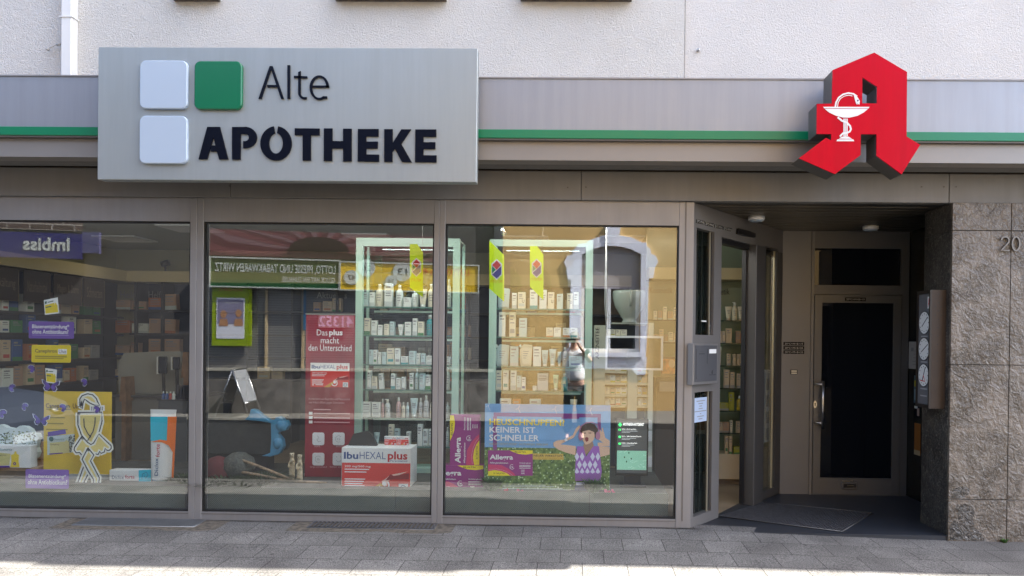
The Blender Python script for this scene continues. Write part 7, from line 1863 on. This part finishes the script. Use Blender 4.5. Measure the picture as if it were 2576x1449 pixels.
pp('arm', sk, [(1670, 640), (1740, 640), (1812, 640), (1812, 560), (1750, 520), (1715, 380), (1700, 380), (1705, 440), (1675, 400), (1665, 470), (1650, 540), (1720, 590), (1640, 590), (1660, 800), (1812, 760), (1812, 650)], .0040)
pp('neck', sk2, [(1450, 590), (1570, 570), (1590, 650), (1470, 760), (1430, 650)], .0046)
pp('vest', vv, [(1350, 640), (1440, 645), (1475, 790), (1580, 640), (1660, 640), (1680, 800), (1700, 1000), (1680, 1140), (1325, 1135), (1318, 1030), (1330, 800)], .0052)
k = 0
for row, y in enumerate((790, 905, 1010)):
    for i in range(5):
        x = 1345 + i * 75 + (37 if row % 2 else 0)
        if x > 1665 or (row == 0 and 1430 < x < 1530): continue
        pp('argyle_diamond', lil, [(x, y - 62), (x + 33, y), (x, y + 62 if row < 2 else y + 22), (x - 33, y)], .0058)
pp('vest_band', mat('vest_band', (.30, .12, .42), .5), [(1320, 1040), (1695, 1035), (1680, 1135), (1325, 1135)], .0064)
pp('belt', lil, [(1330, 1155), (1520, 1155), (1520, 1195), (1335, 1195)], .0064); pp('jeans', mat('poster_jeans', (.06, .08, .2), .6), [(1322, 1197), (1530, 1197), (1535, 1300), (1310, 1300)], .0060)
pp('hair', hr, [(1400, 480), (1390, 420), (1410, 360), (1470, 320), (1540, 310), (1600, 330), (1645, 400), (1650, 480), (1620, 540), (1560, 450), (1440, 430)], .0052)
pp('face', sk, [(1425, 425), (1500, 400), (1590, 430), (1600, 500), (1580, 560), (1530, 600), (1470, 620), (1430, 560), (1418, 490)], .0058)
pp('fringe', hr, [(1410, 420), (1430, 370), (1530, 340), (1610, 390), (1605, 445), (1520, 410), (1420, 432)], .0064)
pp('mouth', mat('poster_mouth', (.25, .03, .04), .5), [(1460, 520), (1490, 508), (1512, 525), (1508, 565), (1482, 580), (1464, 555)], .0066)
pp('eye', hr, [(1440, 452), (1475, 448), (1475, 458), (1442, 462)], .0066); pp('eye', hr, [(1510, 448), (1550, 446), (1550, 458), (1512, 458)], .0066)
mb = MB(); mb.stroke(Yh, hp((1395, 500), (1385, 420), (1410, 350), (1480, 305), (1570, 300), (1640, 340), (1665, 420), (1655, 520)), .009, .0060, .0068); mb.build('headphone_band', mat('headphone_pink', (.45, .2, .35), .4), S)
for (x, y) in ((1400, 500), (1645, 490)): 
    mb = MB(); u, z = Yh.at(*hp((x, y))[0]); mb.disc(Yh, u, z, .02, .0069, .0076, 18, .036); mb.build('headphone', MATS['headphone_pink'], S)
mb = MB(); mb.ppoly(Yh, hp((1165, 545), (1195, 515), (1215, 560), (1180, 575)), .0047, .0052); mb.build('bracelet', wht, S)
# notice screen
Ys = FY(.42); nf = zm(2330, 1200, 370 / 705)
S = thing('notice_screen', 'upright dark notice screen listing emergency pharmacies above a pale map', 'screen', tuple(Ys.pt(*Ys.at(1590, 1230), 0)))
mb = MB(); r_ = Ys.rect(1549, 1054, 1631, 1197, 0); mb.box(Ys, *r_, -.05, 0, .004); mb.build('housing', black, S)
emat = mat('screen_dark_lit', (.04, .045, .05), .3, emit=.2); mmap = mat('screen_map_lit', (.25, .55, .42), .3, emit=.12, col2=None)
mb = MB(); mb.pbox(Ys, 1552, 1058, 1627, 1190, .0005, .0012); mb.build('display', emat, S)
mb = MB(); mb.pbox(Ys, 1552, 1134, 1626, 1182, .0014, .002); mb.build('map', mmap, S)
mb = MB(); rn = random.Random(2)
for k in range(14):
    x, y = rn.uniform(1555, 1620), rn.uniform(1137, 1180); mb.stroke(Ys, [(x, y), (min(1625, x + rn.uniform(3, 14)), min(1181, y + rn.uniform(-6, 6)))], .003, .0021, .0024 + k * 1e-5)
mb.build('map_roads', mat('map_pale', (.5, .8, .72), .4, emit=.1), S)
mb = MB()
for (x, y) in ((1582, 1139), (1571, 1150), (1588, 1154), (1576, 1161)): u, z = Ys.at(x, y); mb.disc(Ys, u, z, .006, .0027, .0034, 8, .009)
mb.build('map_pins', mat('pin_green', (.02, .1, .05), .5), S)
text(Ys, 'APOTHEKEN-NOTDIENST', 1567, 1064, 1620, 1071, .002, mat('screen_white', (.8, .8, .8), .4, emit=.5), S, .01)
mb = MB(); mb.pbox(Ys, 1556, 1066.5, 1564, 1070, .0014, .002); mb.pbox(Ys, 1558.3, 1063.5, 1561.8, 1073, .0021, .0026); mb.build('green_cross', mat('screen_green', (.05, .7, .15), .4, emit=.6), S)
for k, (y, s_) in enumerate(((1081, '1'), (1099, '2'), (1116, '3'))):
    mb = MB(); u, z = Ys.at(1559, y); mb.disc(Ys, u, z, .011, .0014, .002, 14); mb.build('number_mark', MATS['screen_green'], S)
    text(Ys, s_, 1557.8, y - 2.5, 1560.2, y + 2.5, .0024, ink, S)
    text(Ys, ('0,4 km - Hirsch-Apotheke', '0,8 km - Adler Apotheke Zentrum', '1,2 km - Luisen-Apotheke')[k], 1564, y - 3, (1600, 1613, 1603)[k], y + 1, .002, MATS['screen_white'], S)
    mb = MB(); mb.pbox(Ys, 1564, y + 3, 1604 - 4 * k, y + 4, .0014, .002); mb.pbox(Ys, 1564, y + 6, 1585, y + 7, .0014, .002); mb.build('small_print', mat('screen_grey', (.3, .32, .33), .4, emit=.4), S)
mb = MB(); r2 = Ys.rect(1570, 1198, 1612, 1240, -.01); mb.box(Ys, r2[0], r2[1], zplat + .001, r_[2] - .001, -.05, -.012); mb.box(Ys, r2[0] - .04, r2[1] + .04, zplat + .0005, zplat + .012, -.16, .06); mb.build('stand', mat('stand_blueblack', (.02, .025, .04), .5), S)
# tea rack
Yt_ = FY(1.15)
S = thing('tea_rack', 'tall pale rack of tea boxes with upright word ARZNEITEE', 'rack', tuple(Yt_.pt(*Yt_.at(1570, 1240), 0)))
rackm = mat('rack_pale_green', (.50, .54, .46), .5)
mb = MB(); r_ = Yt_.rect(1493, 818, 1521, 1230, 0); mb.box(Yt_, r_[0], r_[1], zplat + .001, r_[3], -.3, 0); mb.build('side_panel', rackm, S)
mb = MB(); r_ = Yt_.rect(1578, 880, 1602, 1230, 0); mb.box(Yt_, r_[0], r_[1], zplat + .001, r_[3] , -.3, 0); mb.build('side_panel', rackm, S)
r3 = Yt_.rect(1630, 812, 1642, 1236, 0); mb = MB(); mb.box(Yt_, r3[0], r3[1], zplat + .001, r3[3], -.3, 0); mb.build('side_panel', rackm, S)
text(Yt_, 'ARZNEITEE', 1498, 824, 1507, 903, .002, ink, S, .005, rot=90)
r4 = Yt_.rect(1521, 818, 1630, 845, -.28); mb = MB(); rb = Yt_.rect(1522, 816, 1640, 1236, -.3); mb.box(Yt_, rb[0], rb[1], zplat + .001, rb[3] - .01, -.32, -.301); mb.build('back_panel', mat('rack_back_dark', (.04, .05, .08), .5), S)
mb = MB(); text(Yt_, 'YOGA', 1562, 828, 1569, 846, -.09, ink, S, .005, rot=90)
shelfys = [846, 934, 963, 993, 1020]
rn = random.Random(55); jj = 0
for k, y in enumerate(shelfys):
    zz = Yt_.at(1550, y, -.02)[1]
    mb = MB(); mb.box(Yt_, Yt_.at(1521, 900)[0] + .001, Yt_.at(1578, 900)[0] - .001, zz - .02, zz, -.3, -.02); mb.box(Yt_, Yt_.at(1602, 900)[0] + .001, r3[0] - .001, zz - .02, zz, -.3, -.02); mb.build('shelf', rackm, S)
    for j, (a, b) in enumerate(((1522, 1534), (1535, 1548), (1549, 1561), (1562, 1577), (1604, 1614), (1615, 1628))):
        if k == 0 and j > 3: continue
        yb = onz(Yt_, (a + b) / 2, zz + .0008, -.05); c = rn.choice(['ivory', 'white', 'beige', 'ivory']) if not (k == 1 and j == 4) else 'orange'
        carton(Yt_, a, yb - (19 if k else 17), b, yb, -.05, .1, c, rn, 'tea boxes in the tea rack', f'{c} tea box on {ORD[k]} shelf of the tea rack, {ORD[j]} from the left', name='tea_box', acc=rn.choice(['green', 'rose', 'yellow', 'olive']))
for k, (y0, y1, x) in enumerate(((1058, 1080, 1612), (1085, 1110, 1612), (1150, 1175, 1612), (1185, 1215, 1602))):
    mb = MB(); mb.pbox(Yt_, x, y0, x + 28, y1, .002, .03, .002); mb.m = 1; mb.pbox(Yt_, x + 6, y0 + 6, x + 16, y1 - 4, .0305, .032)
    tag(mb.build('leaflet_box', [paper, cmat('green' if k == 3 else 'bluish')]), f'pale leaflet holder on the side of the tea rack, {ORD[k]} from the top', 'leaflet holder', 'leaflet holders on the tea rack')
# mortar bowl on the rack
zz = Yt_.at(1580, 845, -.12)[1]
ytop = 732; c_ = Yt_.pt(*Yt_.at(1583, 812, -.12), -.12); ztop_ = Yt_.at(1583, ytop, -.12)[1]; Hh = ztop_ - c_.z; Rr = (Yt_.at(1626, 760, -.12)[0] - Yt_.at(1540, 760, -.12)[0]) / 2
S = thing('mortar_bowl', 'large translucent white pharmacy mortar bowl above the framed display', 'mortar', (c_.x, c_.y, c_.z))
mb = MB(); mb.lathe((c_.x, c_.y, c_.z), [(Rr * .42, 0), (Rr * .44, .012), (Rr * .36, .03), (Rr * .5, .06), (Rr * .86, Hh * .5), (Rr * .97, Hh * .75), (Rr, Hh * .92), (Rr * .97, Hh), (Rr * .92, Hh), (Rr * .9, Hh * .75), (Rr * .4, Hh * .3)], 32); mb.build('bowl', mat('milky_glass', (.42, .46, .42), .2, coat=.5), S)
mb = MB(); mb.tube([(c_.x, c_.y - Rr * .9, c_.z + Hh * .5), (c_.x, c_.y - Rr * 1.08, c_.z + Hh * .75), (c_.x, c_.y - Rr * .98, c_.z + Hh * .98)], .014, 8); mb.build('spout', MATS['milky_glass'], S)
mb = MB(); mb.box(Yt_, c_.x - .18, c_.x + .2, zz + .12, c_.z - .001, -.28, -.06); tag(mb.build('rack_top_box', mat('rack_top_pale', (.45, .48, .42), .5)), 'pale box on top of the tea rack carrying the mortar bowl', 'box')
# framed transparent display hanging on wires
Yf = FY(.30)
S = thing('hanging_frame', 'white framed see-through panel hanging on cables before the tea rack', 'frame', tuple(Yf.pt(*Yf.at(1596, 930), 0)))
r_ = Yf.rect(1523, 845, 1668, 931, 0); e = .018
mb = MB(); mb.box(Yf, r_[0], r_[1], r_[3] - e, r_[3], -.02, 0); mb.box(Yf, r_[0], r_[1], r_[2], r_[2] + e, -.02, 0); mb.box(Yf, r_[0], r_[0] + e, r_[2] + e, r_[3] - e, -.02, 0); mb.box(Yf, r_[1] - e, r_[1], r_[2] + e, r_[3] - e, -.02, 0); mb.build('frame', white, S)
mb = MB(); mb.box(Yf, r_[0] + e, r_[1] - e, r_[2] + e, r_[3] - e, -.014, -.008); mb.build('pane', glass('smoked_panel', (.42, .42, .40), .03), S)
mb = MB()
for o_ in (0, .012): mb.tube([Yf.pt(r_[0] + .01 + o_, r_[3] - .002, -.01), Yf.pt(r_[0] - .01 + o_, r_[3] + .3, -.01), Yf.pt(r_[0] - .005 + o_ * .3, 2.765, -.01)], .0035, 5)
mb.build('cable', mat('pale_cable', (.6, .62, .6), .4), S)
# lime pennants added inside, standing in for signs mirrored from across the street
limeb = mat('lime_card', (.66, .95, .0), .45, emit=.0)
def pennant(x0, x1, ys, lab, Yv, tip=+1):
    fr = FY(Yv)
    S = thing('mirrored_sign_pennant', lab, 'pennant', tuple(fr.pt(*fr.at((x0 + x1) / 2, ys[3]), 0)), 'lime pennants standing in for mirrored signs')
    mb = MB(); mb.ppoly(fr, [(x0, ys[0]), (x0 + (x1 - x0) * .55 if tip > 0 else x0, ys[0]), (x1, ys[1]), (x1, ys[3]), (x0, ys[2])], -.004, 0); mb.build('card', limeb, S)
    W = x1 - x0; xm = (x0 + x1) / 2; yc_ = (ys[1] + ys[2]) / 2 - 6; hw = W * .36; hh = hw * 2.0
    pts = [(xm, yc_ - hh), (xm + hw, yc_ - hh * .55), (xm + hw, yc_ + hh * .5), (xm, yc_ + hh), (xm - hw, yc_ + hh * .5), (xm - hw, yc_ - hh * .55)]
    mb = MB(); mb.ppoly(fr, pts, .0003, .001); mb.build('emblem_rim', wht, S)
    s_ = lambda P, k_=.86: [(xm + (x - xm) * k_, yc_ + (y - yc_) * k_) for x, y in P]
    mb = MB(); mb.ppoly(fr, s_([(xm, yc_ - hh), (xm + hw * .95, yc_ - hh * .5), (xm, yc_ + hh * .05), (xm - hw * .95, yc_ - hh * .5)]), .0012, .002); mb.build('emblem_red', mat('emblem_red', (.6, .03, .03), .5), S)
    mb = MB(); mb.ppoly(fr, s_([(xm + hw, yc_ - hh * .38), (xm + hw, yc_ + hh * .5), (xm, yc_ + hh), (xm - hw, yc_ + hh * .55)]), .0012, .002); mb.build('emblem_blue', mat('emblem_blue', (.03, .03, .25), .5), S)
    mb = MB(); mb.ppoly(fr, s_([(xm - hw, yc_ - hh * .38), (xm - hw * .15, yc_ + hh * .02), (xm - hw, yc_ + hh * .42)]), .0012, .002); mb.build('emblem_green', mat('emblem_green', (.0, .25, .1), .5), S)
    mb = MB(); 
    textuz(mb, fr, 'WEST LOTTO', *fr.rect(x0 + 3, ys[2] - 22, x1 - 3, ys[2] - 15, .001), .001)
    mb.v = [Vector((2 * fr.at(xm, yc_)[0] - v_.x, v_.y, v_.z)) for v_ in mb.v]; mb.build('lettering', mat('orange_letter', (.7, .25, .0), .5), S)
    mb = MB(); a = fr.pt(*fr.at(x1 - 2, ys[1]), -.002); mb.tube([a, Vector((a.x, a.y, 2.76))], .0015, 4); mb.build('string', mat('nylon_string', (.5, .52, .5), .3), S)
pennant(1031, 1064, (614, 634, 723, 748), 'lime hexagon pennant standing in for mirrored sign before the cabinet behind the red banner', .16)
pennant(1231, 1268, (605, 642, 726, 759), 'brightest lime pennant standing in for mirrored sign between the two cabinets by the spotlight', .16, -1)
pennant(1333, 1367, (619, 641, 721, 755), 'lime pennant standing in for mirrored sign before the cabinet behind the hay fever poster', .16)
# window spotlight
Yz = FY(.25)
S = thing('window_spotlight', 'small chrome spotlight on thin rod at the top of the right window', 'spotlight', tuple(Yz.pt(*Yz.at(1270, 592), 0)))
a = Yz.pt(*Yz.at(1262, 572), 0); b = Yz.pt(*Yz.at(1268, 590), 0)
mb = MB(); mb.tube([a + Vector((.02, 0, .0)), a + Vector((.0, 0, .02)), Vector((a.x, a.y, 2.76))], .006, 6); mb.build('rod', steel, S)
mb = MB(); mb.tube([a, b], [.016, .026], 12); mb.build('head', chrome, S)
# small flood lamps left of middle window and plain interior bits
p = BW.pt(*BW.at(416, 682, .3), .3); mb = MB(); mb.tube([p, p + Vector((0, 0, .08))], .015, 8); mb.tube([p + Vector((-.05, 0, .1)), p + Vector((.05, 0, .13))], .045, 10); tag(mb.build('bulkhead_spot', black), 'small black spot lamp standing on the cream bulkhead', 'lamp')
# ================================================================== light
w = bpy.data.worlds.new('World'); scene.world = w; w.use_nodes = True
nt = w.node_tree; bg = nt.nodes['Background']
sky = nt.nodes.new('ShaderNodeTexSky'); sky.sky_type = 'NISHITA'; sky.sun_disc = False
EL = R(50); AZ = math.atan2(.66, .063)          # towards +X, a touch behind the building (+Y)
sky.air_density = .7; sky.dust_density = 2.0; sky.ozone_density = .6; sky.sun_elevation = EL; sky.sun_rotation = AZ
hs = nt.nodes.new('ShaderNodeHueSaturation'); hs.inputs['Saturation'].default_value = .8; nt.links.new(sky.outputs[0], hs.inputs['Color']); nt.links.new(hs.outputs[0], bg.inputs[0]); bg.inputs[1].default_value = .15
ld = bpy.data.lights.new('sun', 'SUN'); ld.energy = 4.6; ld.angle = R(.53); ld.color = (1, .955, .87)
so = bpy.data.objects.new('sun', ld); COL.objects.link(so)
sd = Vector((math.sin(AZ) * math.cos(EL), math.cos(AZ) * math.cos(EL), math.sin(EL)))
so.rotation_euler = sd.to_track_quat('Z', 'Y').to_euler(); so.location = (10, 5, 20)
vs = scene.view_settings
vs.view_transform = 'Standard'; vs.look = 'None'; vs.gamma = 1; vs.exposure = 2.45
scene.cycles.use_denoising = True
scene.cycles.max_bounces = 8; scene.cycles.transparent_max_bounces = 24; scene.cycles.glossy_bounces = 4
scene.cycles.sample_clamp_indirect = 6
scene.cycles.caustics_reflective = False; scene.cycles.caustics_refractive = False
